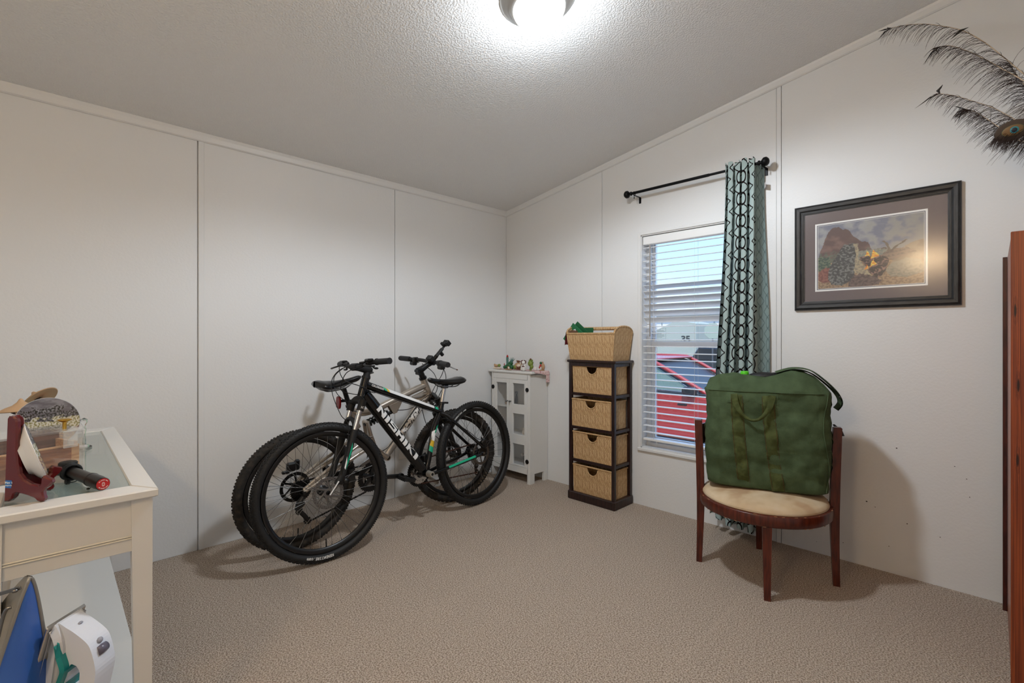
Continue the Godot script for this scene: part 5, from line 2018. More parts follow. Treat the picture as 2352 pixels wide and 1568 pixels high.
func pedal(t: Node3D, p: Vector3, along: Vector3, m: Material) -> void:
	# cage pedal: axle along z, platform in x and y turned by along
	var x := along.normalized()
	var y := Vector3(0, 0, 1).cross(x)
	var ba := Basis(x, y, Vector3(0, 0, 1))
	var b := Mb.new()
	for s in [-1.0, 1.0]:
		b.box(p + ba * Vector3(0, s * 0.036, 0), Vector3(0.022, 0.009, 0.085), 0.002, ba)
		b.box(p + ba * Vector3(0, 0, s * 0.04), Vector3(0.022, 0.066, 0.008), 0.002, ba)
	b.box(p, Vector3(0.02, 0.012, 0.085), 0.003, ba)
	b.box(p + ba * Vector3(0, 0, 0.0), Vector3(0.018, 0.07, 0.007), 0.002, ba)
	for q in 5:
		b.box(p + ba * Vector3(0.0, 0.036, -0.034 + q * 0.017), Vector3(0.028, 0.006, 0.006), 0.001, ba)
		b.box(p + ba * Vector3(0.0, -0.036, -0.034 + q * 0.017), Vector3(0.028, 0.006, 0.006), 0.001, ba)
	put("pedal", b, m, t)

func crank_arm(t: Node3D, a: Vector3, e: Vector3, m: Material, w := 0.016) -> void:
	var b := Mb.new()
	b.tube([a, a.lerp(e, 0.5), e], [w, w * 0.72, w * 0.78], 12, true, 0.55, Vector3.BACK)
	b.lathe([Vector2(0.008, -0.009), Vector2(w * 0.95, -0.009), Vector2(w * 0.95, 0.009), Vector2(0.008, 0.009)], 16, Transform3D(Basis(Vector3(1, 0, 0), Vector3(0, 0, 1), Vector3(0, -1, 0)), e), false)
	put("crank_arm", b, m, t)

func chain(t: Node3D, pts: Array, m: Material) -> void:
	var b := Mb.new()
	for k in pts.size() - 1:
		var a: Vector3 = pts[k]
		var e: Vector3 = pts[k + 1]
		var L := (e - a).length()
		var n := int(L / 0.0127)
		var x := (e - a).normalized()
		var ba := Basis(x, Vector3(0, 0, 1).cross(x), Vector3(0, 0, 1))
		for i in n:
			b.box(a.lerp(e, (i + 0.5) / n), Vector3(0.0105, 0.0075, 0.006 if i % 2 == 0 else 0.0085), 0.0, ba)
	put("chain", b, m, t)

# block letters on a tube, from s0 to s1
func tube_letters(bm: Mb, a: Vector3, b: Vector3, r0: float, r1: float, word: String, s0: float, s1: float, lo: float, hi: float) -> void:
	var strokes := {
		"N": [[0, 0, 0.3, 0, 0.3, 1, 0, 1], [0.7, 0, 1, 0, 1, 1, 0.7, 1], [0.25, 1, 0.25, 0.62, 0.75, 0.0, 0.75, 0.38]],
		"I": [[0.05, 0, 0.95, 0, 0.95, 1, 0.05, 1]],
		"S": [[0, 0.78, 1, 0.78, 1, 1, 0, 1], [0, 0.42, 1, 0.42, 1, 0.62, 0, 0.62], [0, 0, 1, 0, 1, 0.22, 0, 0.22], [0, 0.55, 0.28, 0.55, 0.28, 0.85, 0, 0.85], [0.72, 0.15, 1, 0.15, 1, 0.5, 0.72, 0.5]],
		"H": [[0, 0, 0.32, 0, 0.32, 1, 0, 1], [0.68, 0, 1, 0, 1, 1, 0.68, 1], [0.28, 0.36, 0.72, 0.36, 0.72, 0.66, 0.28, 0.66]],
		"K": [[0, 0, 0.32, 0, 0.32, 1, 0, 1], [0.25, 0.6, 0.25, 0.32, 0.72, 1, 1.05, 1], [0.3, 0.62, 0.3, 0.35, 0.68, 0, 1.05, 0]],
	}
	var widths := {"N": 1.15, "I": 0.48, "S": 1.1, "H": 1.1, "K": 1.15}
	var tot := 0.0
	for ch in word:
		tot += widths[ch] + 0.13
	var x := s0
	for ch in word:
		var w: float = widths[ch] / tot * (s1 - s0)
		for q in strokes[ch]:
			var c := []
			for k in 4:
				c.append(Vector2(x + q[k * 2] * w, lerpf(lo, hi, q[k * 2 + 1])))
			patch(bm, a, b, r0, r1, c, 4)
		x += w + 0.13 / tot * (s1 - s0)

func black_bike() -> void:
	SG = -1.0
	var ba := Basis(Vector3(0.9964, 0.0, -0.0851), Vector3(-0.0058, 0.9977, -0.0682), Vector3(0.0849, 0.0684, 0.994)).orthonormalized()
	var t := thing("mountain_bike", "black and green mountain bike with white lettering, standing in front of the silver one", "bicycle", Transform3D(ba, Vector3(-0.7901, 0.0006, 0.529)))
	# wheels
	var Rw := 0.3585
	var rw := wheel(t, "rear_wheel", P(0, Rw), Rw, 0.026, 0.0, M.rubber, 100, false, 0.05, M.steel, 0.08, -0.03)
	var fw := wheel(t, "front_wheel", P(1.129, Rw), Rw, 0.026, -0.13, M.rubber, 100, false, 0.05, M.steel, 0.08)
	tyre_text(fw, "KENDATIRE.com", Rw - 0.031, 0.0268, -PI / 2 - 0.14, 0.019, 0.032)
	tyre_text(rw, "KENDATIRE.com", Rw - 0.031, 0.0268, PI / 2 + 0.5, 0.014, 0.03)
	# frame
	var hd := P(0.875, 0.88)
	var bb := P(0.462, 0.312)
	var b := Mb.new()
	b.tube([P(0.856, 0.934), P(0.8936, 0.824)], 0.0225, 16)                               # head tube
	var d0 := P(0.872, 0.845)
	var d1 := P(0.482, 0.342)
	b.tube([d0, d0.lerp(d1, 0.12), d0.lerp(d1, 0.9), d1], [0.033, 0.036, 0.033, 0.03], 18)
	var t0 := P(0.858, 0.894)
	var t1 := P(0.312, 0.682)
	b.tube([t0, t0.lerp(t1, 0.08), t0.lerp(t1, 0.9), t1], [0.0235, 0.0215, 0.0175, 0.017], 14)
	b.tube(spline([P(0.2955, 0.73), P(0.315, 0.67), P(0.357, 0.602), P(0.386, 0.53), P(0.408, 0.45), P(0.432, 0.37), P(0.458, 0.318)], 4), 0.0172, 14)
	b.tube([bb + Vector3(0, 0, -0.036), bb + Vector3(0, 0, 0.036)], 0.023, 16)
	for s in [-1.0, 1.0]:
		b.tube(spline([P(0.325, 0.668, s * 0.012), P(0.272, 0.642, s * 0.03), P(0.238, 0.607, s * 0.048), P(0.12, 0.505, s * 0.06), P(-0.012, 0.395, s * 0.068)], 5), [0.012, 0.0115, 0.011, 0.011, 0.011, 0.011, 0.011, 0.011, 0.011, 0.0105, 0.0105, 0.01, 0.01, 0.01, 0.01, 0.01, 0.01, 0.01, 0.01, 0.01, 0.01], 10)
		b.tube(spline([P(0.455, 0.305, s * 0.02), P(0.4, 0.306, s * 0.036), P(0.3, 0.318, s * 0.047), P(0.15, 0.334, s * 0.058), P(0.02, 0.355, s * 0.068)], 5), 0.0112, 10)
		# dropout
		b.prism(PackedVector2Array([Vector2(0.05, 0.345), Vector2(-0.02, 0.34), Vector2(-0.035, 0.37), Vector2(-0.015, 0.41), Vector2(0.02, 0.395)] if SG > 0 else [Vector2(-0.05, 0.345), Vector2(0.02, 0.34), Vector2(0.035, 0.37), Vector2(0.015, 0.41), Vector2(-0.02, 0.395)]), 0.006, at(Vector3(0, 0, s * 0.066 - 0.003)))
	b.tube([P(0.262, 0.63, -0.04), P(0.262, 0.63, 0.04)], 0.009, 10)
	var frame := put("frame", b, mat(Color(0.03, 0.035, 0.042), 0.2), t, "gloss black frame")
	# decals
	b = Mb.new()
	tube_letters(b, d0, d1, 0.0362, 0.0332, "NISHIKI", 0.17, 0.855, -0.42, 0.78)
	put("brand_lettering", b, M.white_print, frame, "large white block lettering on the down tube")
	b = Mb.new()
	patch(b, t0, t1, 0.0218, 0.0176, [Vector2(0.27, 0.05), Vector2(0.885, 0.05), Vector2(0.885, 1.45), Vector2(0.23, 1.45)], 8)
	put("white_stripe", b, M.white_print, frame)
	var mint := mat(Color(0.1, 0.66, 0.5), 0.3)
	var yellow := mat(Color(0.82, 0.68, 0.16), 0.35)
	b = Mb.new()
	patch(b, t0, t1, 0.0218, 0.0176, [Vector2(0.9, 0.0), Vector2(0.945, 0.05), Vector2(0.945, 1.3), Vector2(0.9, 1.3)])
	patch(b, t0, t1, 0.0218, 0.0176, [Vector2(0.2, 0.15), Vector2(0.238, 0.1), Vector2(0.205, 1.4), Vector2(0.165, 1.4)])
	for s in [1.0]:
		var c0 := P(0.305, 0.3175, 0.0465)
		var c1 := P(0.05, 0.35, 0.066)
		patch(b, c0, c1, 0.0114, 0.0114, [Vector2(0.0, -0.2), Vector2(0.9, -0.2), Vector2(0.9, 1.1), Vector2(0.0, 1.1)], 8)
	var s0 := P(0.372, 0.575)
	var s1 := P(0.425, 0.39)
	patch(b, P(0.352, 0.61), P(0.378, 0.555), 0.0176, 0.0176, [Vector2(0.0, -0.7), Vector2(1.0, -0.7), Vector2(1.1, 0.1), Vector2(0.35, 0.0)])
	patch(b, s0, s1, 0.0176, 0.0176, [Vector2(0.62, -1.2), Vector2(0.8, -1.2), Vector2(0.72, 1.2), Vector2(0.55, 1.2)])
	put("green_stripe", b, mint, frame)
	b = Mb.new()
	patch(b, t0, t1, 0.0218, 0.0176, [Vector2(0.238, 0.1), Vector2(0.27, 0.05), Vector2(0.235, 1.4), Vector2(0.205, 1.4)])
	patch(b, s0, s1, 0.0176, 0.0176, [Vector2(0.42, -1.2), Vector2(0.62, -1.2), Vector2(0.55, 1.2), Vector2(0.36, 1.2)])
	put("yellow_stripe", b, yellow, frame)
	b = Mb.new()
	patch(b, s0, s1, 0.0176, 0.0176, [Vector2(-0.05, -1.2), Vector2(0.42, -1.2), Vector2(0.36, 1.2), Vector2(0.1, 1.2)])
	put("white_panel", b, M.white_print, frame)
	b = Mb.new()
	var tdir := (t1 - t0).normalized()
	var tup := Vector3(0, 0, 1).cross(tdir).normalized()
	b.text("COLORADO", 0.016, Transform3D(Basis(tdir, tup, Vector3(0, 0, 1)), t0.lerp(t1, 0.115) + Vector3(0, 0, 0.0222) + tup * 0.006), 0.0008)
	put("model_lettering", b, M.white_print, frame)

	# fork, turned with the bars
	var ax := Vector3(-0.345, -0.9386, 0).normalized()     # downwards along the steering axis (forwards is -x)
	var piv := P(0.8936, 0.824)
	var st := Basis(-ax, -0.13)
	var F := func(q: Vector3) -> Vector3: return piv + st * (q - piv)
	var fo := Vector3(-0.9386, 0.345, 0)
	var crown := piv + ax * 0.03
	b = Mb.new()
	b.tube([F.call(piv), F.call(piv + ax * 0.022)], 0.024, 16)
	var arch := []
	for k in 9:
		var a := PI * k / 8.0
		arch.append(F.call(crown + fo * 0.012 + Vector3(0, 0, cos(a) * 0.064) + ax * (0.012 - 0.028 * sin(a))))
	b.tube(arch, [0.021, 0.02, 0.019, 0.022, 0.025, 0.022, 0.019, 0.02, 0.021], 10)
	for s in [-1.0, 1.0]:
		b.tube([F.call(crown + fo * 0.012 + Vector3(0, 0, s * 0.064) - ax * 0.012), F.call(crown + fo * 0.014 + Vector3(0, 0, s * 0.064) + ax * 0.048)], 0.0205, 14)
	var fork := put("fork_crown", b, M.black_matt, t)
	for s in [-1.0, 1.0]:
		var top := crown + fo * 0.014 + Vector3(0, 0, s * 0.064) + ax * 0.045
		b = Mb.new()
		b.tube([F.call(top), F.call(top + ax * 0.125)], 0.0142, 14)
		put("stanchion", b, M.chrome, fork)
		b = Mb.new()
		var lo := top + ax * 0.118
		b.tube([F.call(lo - ax * 0.01), F.call(lo), F.call(lo + ax * 0.05), F.call(lo + ax * 0.22), F.call(lo + ax * 0.255 + fo * 0.008), F.call(lo + ax * 0.28 + fo * 0.02)], [0.019, 0.021, 0.0185, 0.0165, 0.015, 0.012], 14)
		put("lower_leg", b, M.black_matt, fork)
		if s > 0:
			b = Mb.new()
			var e0: Vector3 = F.call(lo + ax * 0.05)
			var e1: Vector3 = F.call(lo + ax * 0.2)
			patch(b, e0, e1, 0.0187, 0.0167, [Vector2(0.05, 0.15), Vector2(0.75, 0.1), Vector2(1.0, -0.2), Vector2(0.3, -0.5)])
			put("green_decal", b, mint, fork)
			b = Mb.new()
			patch(b, e0, e1, 0.0187, 0.0167, [Vector2(0.55, 0.6), Vector2(0.95, 0.5), Vector2(1.0, 0.05), Vector2(0.75, 0.12)])
			put("white_decal", b, M.white_print, fork)
			b = Mb.new()
			b.text("XC", 0.016, Transform3D(Basis(-fo, -ax, Vector3(0, 0, 1)), F.call(crown + fo * 0.014 + Vector3(0, 0, 0.0852) + ax * 0.03)), 0.0008)
			put("fork_lettering", b, M.white_print, fork)
	# arch brace between the lower legs
	b = Mb.new()
	var br := []
	var lo2 := crown + fo * 0.014 + ax * 0.17
	for k in 11:
		var a := PI * k / 10.0
		br.append(F.call(lo2 + Vector3(0, 0, cos(a) * 0.062) - ax * 0.075 * pow(sin(a), 0.6) + fo * 0.014 * sin(a)))
	b.tube(br, 0.0125, 10)
	put("fork_brace", b, M.black_matt, fork)
	# front brake caliper and quick release
	b = Mb.new()
	var cp: Vector3 = F.call(P(1.06, 0.41, 0.062))
	b.box(cp, Vector3(0.034, 0.05, 0.026), 0.007, Basis(Vector3(0, 0, 1), -0.35))
	b.lathe([Vector2(0.0005, -0.012), Vector2(0.017, -0.012), Vector2(0.017, 0.01), Vector2(0.0005, 0.014)], 16, Transform3D(Basis(Vector3(1, 0, 0), Vector3(0, 0, 1), Vector3(0, -1, 0)), cp + Vector3(0.026, -0.012, 0.0)))
	put("brake_caliper", b, M.black, t)
	b = Mb.new()
	b.tube([P(1.14, 0.352, 0.075), P(1.112, 0.386, 0.079), P(1.092, 0.412, 0.081)], [0.006, 0.0058, 0.0065], 8, true, 0.5)
	put("quick_release", b, M.white_gloss, t)

	# headset, stem, bars
	b = Mb.new()
	b.tube([P(0.857, 0.931), P(0.8535, 0.941)], 0.0255, 16)
	b.tube([P(0.8535, 0.941), P(0.842, 0.976)], 0.0195, 14)
	b.tube([P(0.8535, 0.937, -0.0), P(0.829, 0.942, 0.0)], 0.006, 8)
	var stem := put("stem", b, M.black_matt, t)
	b = Mb.new()
	var cl := P(0.922, 0.999)
	b.tube([P(0.838, 0.978), P(0.86, 0.985), P(0.9, 0.994), cl], [0.026, 0.023, 0.0195, 0.021], 14)
	b.ball(P(0.838, 0.979), Vector3(0.027, 0.02, 0.024), 12)
	b.tube([cl + Vector3(0, 0, -0.026), cl + Vector3(0, 0, 0.026)], 0.0215, 14)
	put("stem_clamp", b, M.black_matt, stem)
	b = Mb.new()
	b.ball(P(0.818, 0.968), Vector3(0.009, 0.009, 0.009), 8)
	b.tube([P(0.826, 0.958), P(0.805, 0.962)], 0.005, 8)
	put("reflector_bracket", b, M.steel, stem)
	# bar: turned with the fork about the clamp
	var tb := Basis(Vector3.UP, -0.13)
	var H := func(u: float, v: float, w: float) -> Vector3: return cl + tb * Vector3(-u, v, w)
	b = Mb.new()
	b.tube(spline([H.call(-0.045, 0.022, -0.31), H.call(-0.03, 0.021, -0.2), H.call(-0.006, 0.014, -0.12), H.call(0, 0, -0.05), H.call(0, 0, 0.05), H.call(-0.006, 0.014, 0.12), H.call(-0.03, 0.021, 0.2), H.call(-0.045, 0.022, 0.31)], 5), 0.0125, 12)
	var bar := put("handlebar", b, M.black_matt, t)
	for s in [-1.0, 1.0]:
		b = Mb.new()
		var g0: Vector3 = H.call(-0.031, 0.0212, s * 0.2)
		var g1: Vector3 = H.call(-0.046, 0.0222, s * 0.315)
		b.tube([g0, g0.lerp(g1, 0.04), g0.lerp(g1, 0.06), g0.lerp(g1, 0.96), g1], [0.019, 0.019, 0.0165, 0.0165, 0.0175], 14)
		put("grip", b, M.grip, bar)
		b = Mb.new()
		var m0: Vector3 = H.call(-0.016, 0.017, s * 0.14)
		b.box(m0 + Vector3(-0.006, 0.0, 0), Vector3(0.03, 0.034, 0.036), 0.008, tb)
		b.box(m0 + Vector3(-0.012, 0.016, s * 0.02), Vector3(0.036, 0.016, 0.05), 0.006, tb)
		b.tube([m0 + Vector3(-0.02, 0.006, -s * 0.01), m0 + Vector3(-0.024, 0.004, -s * 0.05)], 0.006, 8)
		put("shifter", b, M.black, bar)
		b = Mb.new()
		var l0: Vector3 = m0 + tb * Vector3(-0.026, -0.002, s * 0.01)
		b.tube(spline([l0, l0 + tb * Vector3(-0.02, -0.008, s * 0.035), l0 + tb * Vector3(-0.022, -0.014, s * 0.085), l0 + tb * Vector3(-0.012, -0.016, s * 0.125)], 4), [0.008, 0.0075, 0.0072, 0.007, 0.007, 0.007, 0.007, 0.007, 0.007, 0.007, 0.007, 0.0075, 0.008], 8, true, 0.7)
		put("brake_lever", b, M.black_matt, bar)
		b = Mb.new()
		b.tube(spline([m0 + Vector3(0.004, -0.012, s * 0.012), m0 + Vector3(0.012, -0.028, s * 0.03), m0 + Vector3(0.014, -0.03, s * 0.055)], 4), [0.005, 0.005, 0.005, 0.006, 0.008, 0.0095, 0.0105, 0.0105, 0.008], 8, true, 0.6)
		put("shift_paddle", b, M.black, bar)
	# cables looping in front of the head tube
	cable(t, [H.call(0.014, 0.014, 0.1), H.call(0.075, -0.005, 0.0), H.call(0.12, -0.06, -0.03), P(1.07, 0.86, 0.01), P(1.05, 0.75, 0.05), P(1.02, 0.68, 0.075), P(1.06, 0.5, 0.082), P(1.07, 0.44, 0.075)])
	cable(t, [H.call(0.012, 0.014, -0.1), H.call(0.07, 0.0, -0.05), P(0.98, 0.93, -0.02), P(0.9, 0.885, 0.035), P(0.845, 0.85, 0.04), P(0.8, 0.846, 0.02)])
	cable(t, [H.call(0.012, 0.0, -0.12), H.call(0.08, -0.05, -0.1), P(1.0, 0.86, -0.07), P(0.94, 0.8, -0.035), P(0.86, 0.81, -0.01)])
	cable(t, [H.call(0.012, 0.0, 0.12), H.call(0.06, -0.03, 0.02), P(0.985, 0.88, -0.05), P(0.93, 0.85, -0.04), P(0.86, 0.836, -0.01)])
	cable(t, [t0.lerp(t1, 0.06) + Vector3(0, -0.025, 0.006), t0.lerp(t1, 0.3) + Vector3(0, -0.026, 0.006), t0.lerp(t1, 0.95) + Vector3(0, -0.024, 0.006), P(0.27, 0.62, 0.05), P(0.12, 0.52, 0.07), P(0.04, 0.46, 0.072), P(-0.02, 0.465, 0.07)], 0.0022)

	# seat post, clamp, saddle
	b = Mb.new()
	b.tube([P(0.3, 0.72), P(0.2655, 0.835)], 0.0138, 14)
	put("seat_post", b, M.chrome, t)
	b = Mb.new()
	b.tube([P(0.2975, 0.727), P(0.294, 0.739)], 0.0205, 14)
	b.tube([P(0.29, 0.735, 0.0), P(0.25, 0.73, 0.012)], 0.0065, 8)
	put("seat_clamp", b, M.black, t)
	b = Mb.new()
	b.box(P(0.262, 0.838), Vector3(0.045, 0.022, 0.04), 0.006)
	put("saddle_clamp", b, M.steel, t)
	saddle(t, P(0.405, 0.895), P(0.112, 0.878), 0.16)

	# bottom bracket, chainset on the wall side, no near crank
	b = Mb.new()
	b.tube([bb + Vector3(0, 0, 0.03), bb + Vector3(0, 0, 0.05), bb + Vector3(0, 0, 0.075)], [0.021, 0.019, 0.0165], 14)
	var boss := put("bottom_bracket_cup", b, mat(Color(0.76, 0.74, 0.7), 0.3, 0.7), t)
	b = Mb.new()
	b.tube([bb + Vector3(0, 0, 0.074), bb + Vector3(0, 0, 0.0765)], 0.009, 12)
	put("bolt", b, M.black, boss)
	for q in [[0.092, -0.056, M.dark_steel], [0.074, -0.05, M.chrome], [0.054, -0.044, M.chrome]]:
		b = Mb.new()
		gear(b, q[0], 0.0016, int(q[0] * 460), 0.005)
		b_xf(b, bb + Vector3(0, 0, q[1]))
		put("chainring", b, q[2], t)
	b = Mb.new()
	for k in 4:
		var a := TAU * k / 4 + 0.4
		b.tube([bb + Vector3(0, 0, -0.05), bb + Vector3(cos(a) * 0.062, sin(a) * 0.062, -0.05)], [0.014, 0.008], 8, true, 0.5, Vector3.BACK)
	put("spider", b, M.steel, t)
	crank_arm(t, bb + Vector3(0, 0, -0.07), P(0.291, 0.206, -0.09), mat(Color(0.72, 0.69, 0.65), 0.35, 0.6), 0.015)
	chain(t, [bb + Vector3(-0.01, 0.074, -0.05), P(0.0, 0.41, -0.045)], M.rust)
	chain(t, [bb + Vector3(0.01, -0.074, -0.05), P(-0.055, 0.2, -0.055)], M.rust)
	# front changer
	b = Mb.new()
	b.box(P(0.425, 0.395, -0.03), Vector3(0.04, 0.05, 0.03), 0.006)
	b.box(P(0.43, 0.4, -0.056), Vector3(0.07, 0.03, 0.004), 0.001, Basis(Vector3(0, 0, 1), 0.4))
	put("front_changer", b, M.black, t)
	# rear changer
	b = Mb.new()
	b.box(P(-0.045, 0.285, -0.068), Vector3(0.04, 0.055, 0.024), 0.008, Basis(Vector3(0, 0, 1), 0.5))
	b.tube([P(-0.02, 0.34, -0.062), P(-0.045, 0.29, -0.066), P(-0.06, 0.255, -0.07)], [0.009, 0.014, 0.011], 10)
	var rd := put("rear_changer", b, M.steel, t)
	b = Mb.new()
	b.prism(PackedVector2Array([Vector2(0.045, 0.255), Vector2(0.07, 0.258), Vector2(0.072, 0.195), Vector2(0.05, 0.188)]), 0.004, at(Vector3(0, 0, -0.07)), 0.0)
	put("cage", b, M.steel, rd)
	for q in [[-0.058, 0.248], [-0.06, 0.2]]:
		b = Mb.new()
		gear(b, 0.021, 0.003, 11, 0.004)
		b_xf(b, P(q[0], q[1], -0.06))
		put("jockey_wheel", b, M.black, rd)
	# rear caliper on the near side
	b = Mb.new()
	b.box(P(-0.012, 0.432, 0.066), Vector3(0.042, 0.04, 0.03), 0.008, Basis(Vector3(0, 0, 1), 0.5))
	b.box(P(-0.03, 0.41, 0.066), Vector3(0.03, 0.04, 0.024), 0.006, Basis(Vector3(0, 0, 1), 0.2))
	b.tube([P(0.005, 0.452, 0.066), P(0.004, 0.47, 0.066)], 0.005, 8)
	put("brake_caliper", b, M.black, t)
	b = Mb.new()
	b.tube([P(0.0, 0.3585, 0.055), P(0.0, 0.3585, 0.082)], 0.009, 12)
	put("axle_nut", b, M.steel, t)

func silver_bike() -> void:
	SG = 1.0
	var ba := Basis(Vector3(1, 0, -0.0076), Vector3(0.0003, 0.9992, 0.04), Vector3(0.0076, -0.04, 0.9992)).orthonormalized()
	var t := thing("full_suspension_bike", "champagne silver full-suspension bike with muddy tyres, parked between the black bike and the wall", "bicycle", Transform3D(ba, Vector3(-1.9652, 0.0006, 0.3705)))
	var Rw := 0.331
	wheel(t, "rear_wheel", P(0, Rw), Rw, 0.027, 0.0, M.old_rubber, 62, true, -0.05, M.black, 0.082, 0.028)
	var fw := wheel(t, "front_wheel", P(1.0884, Rw), Rw, 0.027, -0.17, M.old_rubber, 62, true, -0.05, M.steel, 0.078)
	b_text_old(fw, Rw)
	var bb := P(0.408, 0.325)
	var sil: Material = M.champagne
	# main frame
	var b := Mb.new()
	b.tube([P(0.803, 0.889), P(0.858, 0.768)], 0.0225, 16)
	b.tube(spline([P(0.822, 0.846), P(0.74, 0.822), P(0.664, 0.797), P(0.57, 0.763), P(0.45, 0.722), P(0.37, 0.712), P(0.31, 0.727), P(0.292, 0.74)], 5), 0.0215, 14)
	b.tube([P(0.835, 0.79), P(0.775, 0.776), P(0.72, 0.77)], [0.03, 0.024, 0.012], 12, true, 0.6, Vector3.BACK)
	var d0 := P(0.845, 0.782)
	var d1 := P(0.53, 0.42)
	b.tube([d0, d0.lerp(d1, 0.15), d0.lerp(d1, 0.9), d1], [0.024, 0.027, 0.026, 0.023], 16)
	b.tube([P(0.285, 0.762), P(0.305, 0.7), P(0.345, 0.625)], [0.0185, 0.0185, 0.0165], 14)
	b.tube([P(0.531, 0.418, -0.035), P(0.531, 0.418, 0.035)], 0.02, 16)
	# bracket carrying the spring
	b.prism(PackedVector2Array([Vector2(0.54, 0.74), Vector2(0.645, 0.772), Vector2(0.6, 0.69), Vector2(0.575, 0.682)]), 0.006, at(Vector3(0, 0, 0.012)), 0.001)
	b.prism(PackedVector2Array([Vector2(0.54, 0.74), Vector2(0.645, 0.772), Vector2(0.6, 0.69), Vector2(0.575, 0.682)]), 0.006, at(Vector3(0, 0, -0.018)), 0.001)
	var frame := put("frame", b, sil, t, "champagne silver frame tubes")
	# printed panel on the down tube: black and white blotches
	var n := FastNoiseLite.new()
	n.seed = 12
	n.frequency = 3.2
	var dm := mat(Color(1, 1, 1), 0.35)
	dm.albedo_texture = image_tex(64, 160, func(u: float, v: float) -> Color:
		var k := n.get_noise_2d(u * 1.2, v * 2.4)
		if u < 0.16 or u > 0.95:
			return Color(0.07, 0.07, 0.09)
		return Color(0.08, 0.08, 0.1) if k > 0.17 or v < 0.05 else Color(0.86, 0.85, 0.83))
	b = Mb.new()
	patch(b, d0, d1, 0.0266, 0.0254, [Vector2(0.2, 1.5), Vector2(0.2, -1.4), Vector2(0.62, -1.4), Vector2(0.62, 1.5)], 10)
	put("down_tube_decal", b, dm, frame, "black and white blotched print")
	b = Mb.new()
	b.tube([P(0.531, 0.418, 0.034), P(0.531, 0.418, 0.037)], 0.0135, 14)
	put("pivot_cap", b, M.black, frame)
	# coil spring
	b = Mb.new()
	var c0 := P(0.412, 0.646)
	var c1 := P(0.535, 0.683)
	var cd := (c1 - c0).normalized()
	var cu := Vector3(0, 0, 1).cross(cd)
	var co := []
	for k in 6 * 14 + 1:
		var a := TAU * k / 14
		co.append(c0.lerp(c1, float(k) / (6 * 14)) + (cu * cos(a) + Vector3(0, 0, sin(a))) * 0.021)
	b.tube(co, 0.0052, 7)
	var spg := put("coil_spring", b, mat(Color(0.02, 0.09, 0.08), 0.3), t)
	b = Mb.new()
	b.tube([c0 - cd * 0.03, c1 + cd * 0.075], 0.0105, 10)
	b.tube([c0 - cd * 0.006, c0], 0.024, 14)
	b.tube([c1, c1 + cd * 0.008], 0.024, 14)
	put("damper", b, M.black, spg)
	# swing arm: upright struts, bridge, two arms to the axle
	b = Mb.new()
	for s in [-1.0, 1.0]:
		var w: float = s * 0.03
		b.tube([P(0.392, 0.655, w * 0.7), P(0.412, 0.575, w), P(0.445, 0.49, w), P(0.53, 0.42, w)], [0.0115, 0.012, 0.013, 0.014], 10)
		b.tube(spline([P(0.445, 0.497, s * 0.034), P(0.36, 0.497, s * 0.052), P(0.22, 0.44, s * 0.066), P(0.1, 0.383, s * 0.07), P(0.0, 0.335, s * 0.066)], 5), 0.0122, 10, true, 1.25, Vector3.BACK)
		b.tube(spline([P(0.42, 0.57, s * 0.032), P(0.33, 0.54, s * 0.056), P(0.2, 0.468, s * 0.066), P(0.08, 0.4, s * 0.07), P(0.0, 0.345, s * 0.066)], 5), 0.0095, 10)
	b.tube([P(0.394, 0.652, -0.024), P(0.394, 0.652, 0.024)], 0.012, 12)
	b.tube([P(0.385, 0.5, -0.045), P(0.385, 0.5, 0.045)], 0.012, 12)
	b.tube([P(0.445, 0.49, 0.0), bb], [0.017, 0.02], 12)
	b.tube([bb + Vector3(0, 0, -0.036), bb + Vector3(0, 0, 0.036)], 0.023, 16)
	put("swing_arm", b, sil, t)
	b = Mb.new()
	b.tube([P(0.0, 0.331, 0.06), P(0.0, 0.331, 0.083)], 0.0095, 12)
	put("axle_nut", b, M.black, t)
	# seat post and saddle, rear reflector
	b = Mb.new()
	b.tube([P(0.29, 0.748), P(0.249, 0.868)], 0.0138, 14)
	put("seat_post", b, M.black, t)
	b = Mb.new()
	b.tube([P(0.287, 0.757), P(0.283, 0.77)], 0.0215, 14)
	put("seat_clamp", b, M.black, t)
	saddle(t, P(0.356, 0.929), P(0.075, 0.901), 0.165)
	b = Mb.new()
	b.prism(curve2([Vector2(-0.02, -0.03), Vector2(0.02, -0.034), Vector2(0.02, 0.024), Vector2(-0.006, 0.034), Vector2(-0.022, 0.02)], 4), 0.012, Transform3D(Basis(Vector3(0, 0, 1), Vector3(0, 1, 0), Vector3(-1, 0, 0)), P(0.225, 0.79)), 0.003)
	put("rear_reflector", b, mat(Color(0.5, 0.06, 0.05), 0.15), t)
	b = Mb.new()
	b.box(P(0.25, 0.795), Vector3(0.05, 0.016, 0.014), 0.003)
	put("reflector_bracket", b, M.black, t)
	# fork
	var ax := (P(0.858, 0.768) - P(0.803, 0.889)).normalized()
	var fo := Vector3(-ax.y, ax.x, 0)
	if fo.x < 0:
		fo = -fo
	var piv := P(0.858, 0.768)
	var st := Basis(-ax, -0.17)
	var F := func(q: Vector3) -> Vector3: return piv + st * (q - piv)
	var crown := piv + ax * 0.025
	b = Mb.new()
	b.tube([F.call(piv), F.call(piv + ax * 0.02)], 0.025, 14)
	b.tube([F.call(crown + fo * 0.018 + Vector3(0, 0, -0.066)), F.call(crown + fo * 0.02 - ax * 0.012), F.call(crown + fo * 0.018 + Vector3(0, 0, 0.066))], [0.02, 0.03, 0.02], 12)
	for s in [-1.0, 1.0]:
		b.tube([F.call(crown + fo * 0.02 + Vector3(0, 0, s * 0.064) - ax * 0.016), F.call(crown + fo * 0.02 + Vector3(0, 0, s * 0.064) + ax * 0.03)], 0.021, 12)
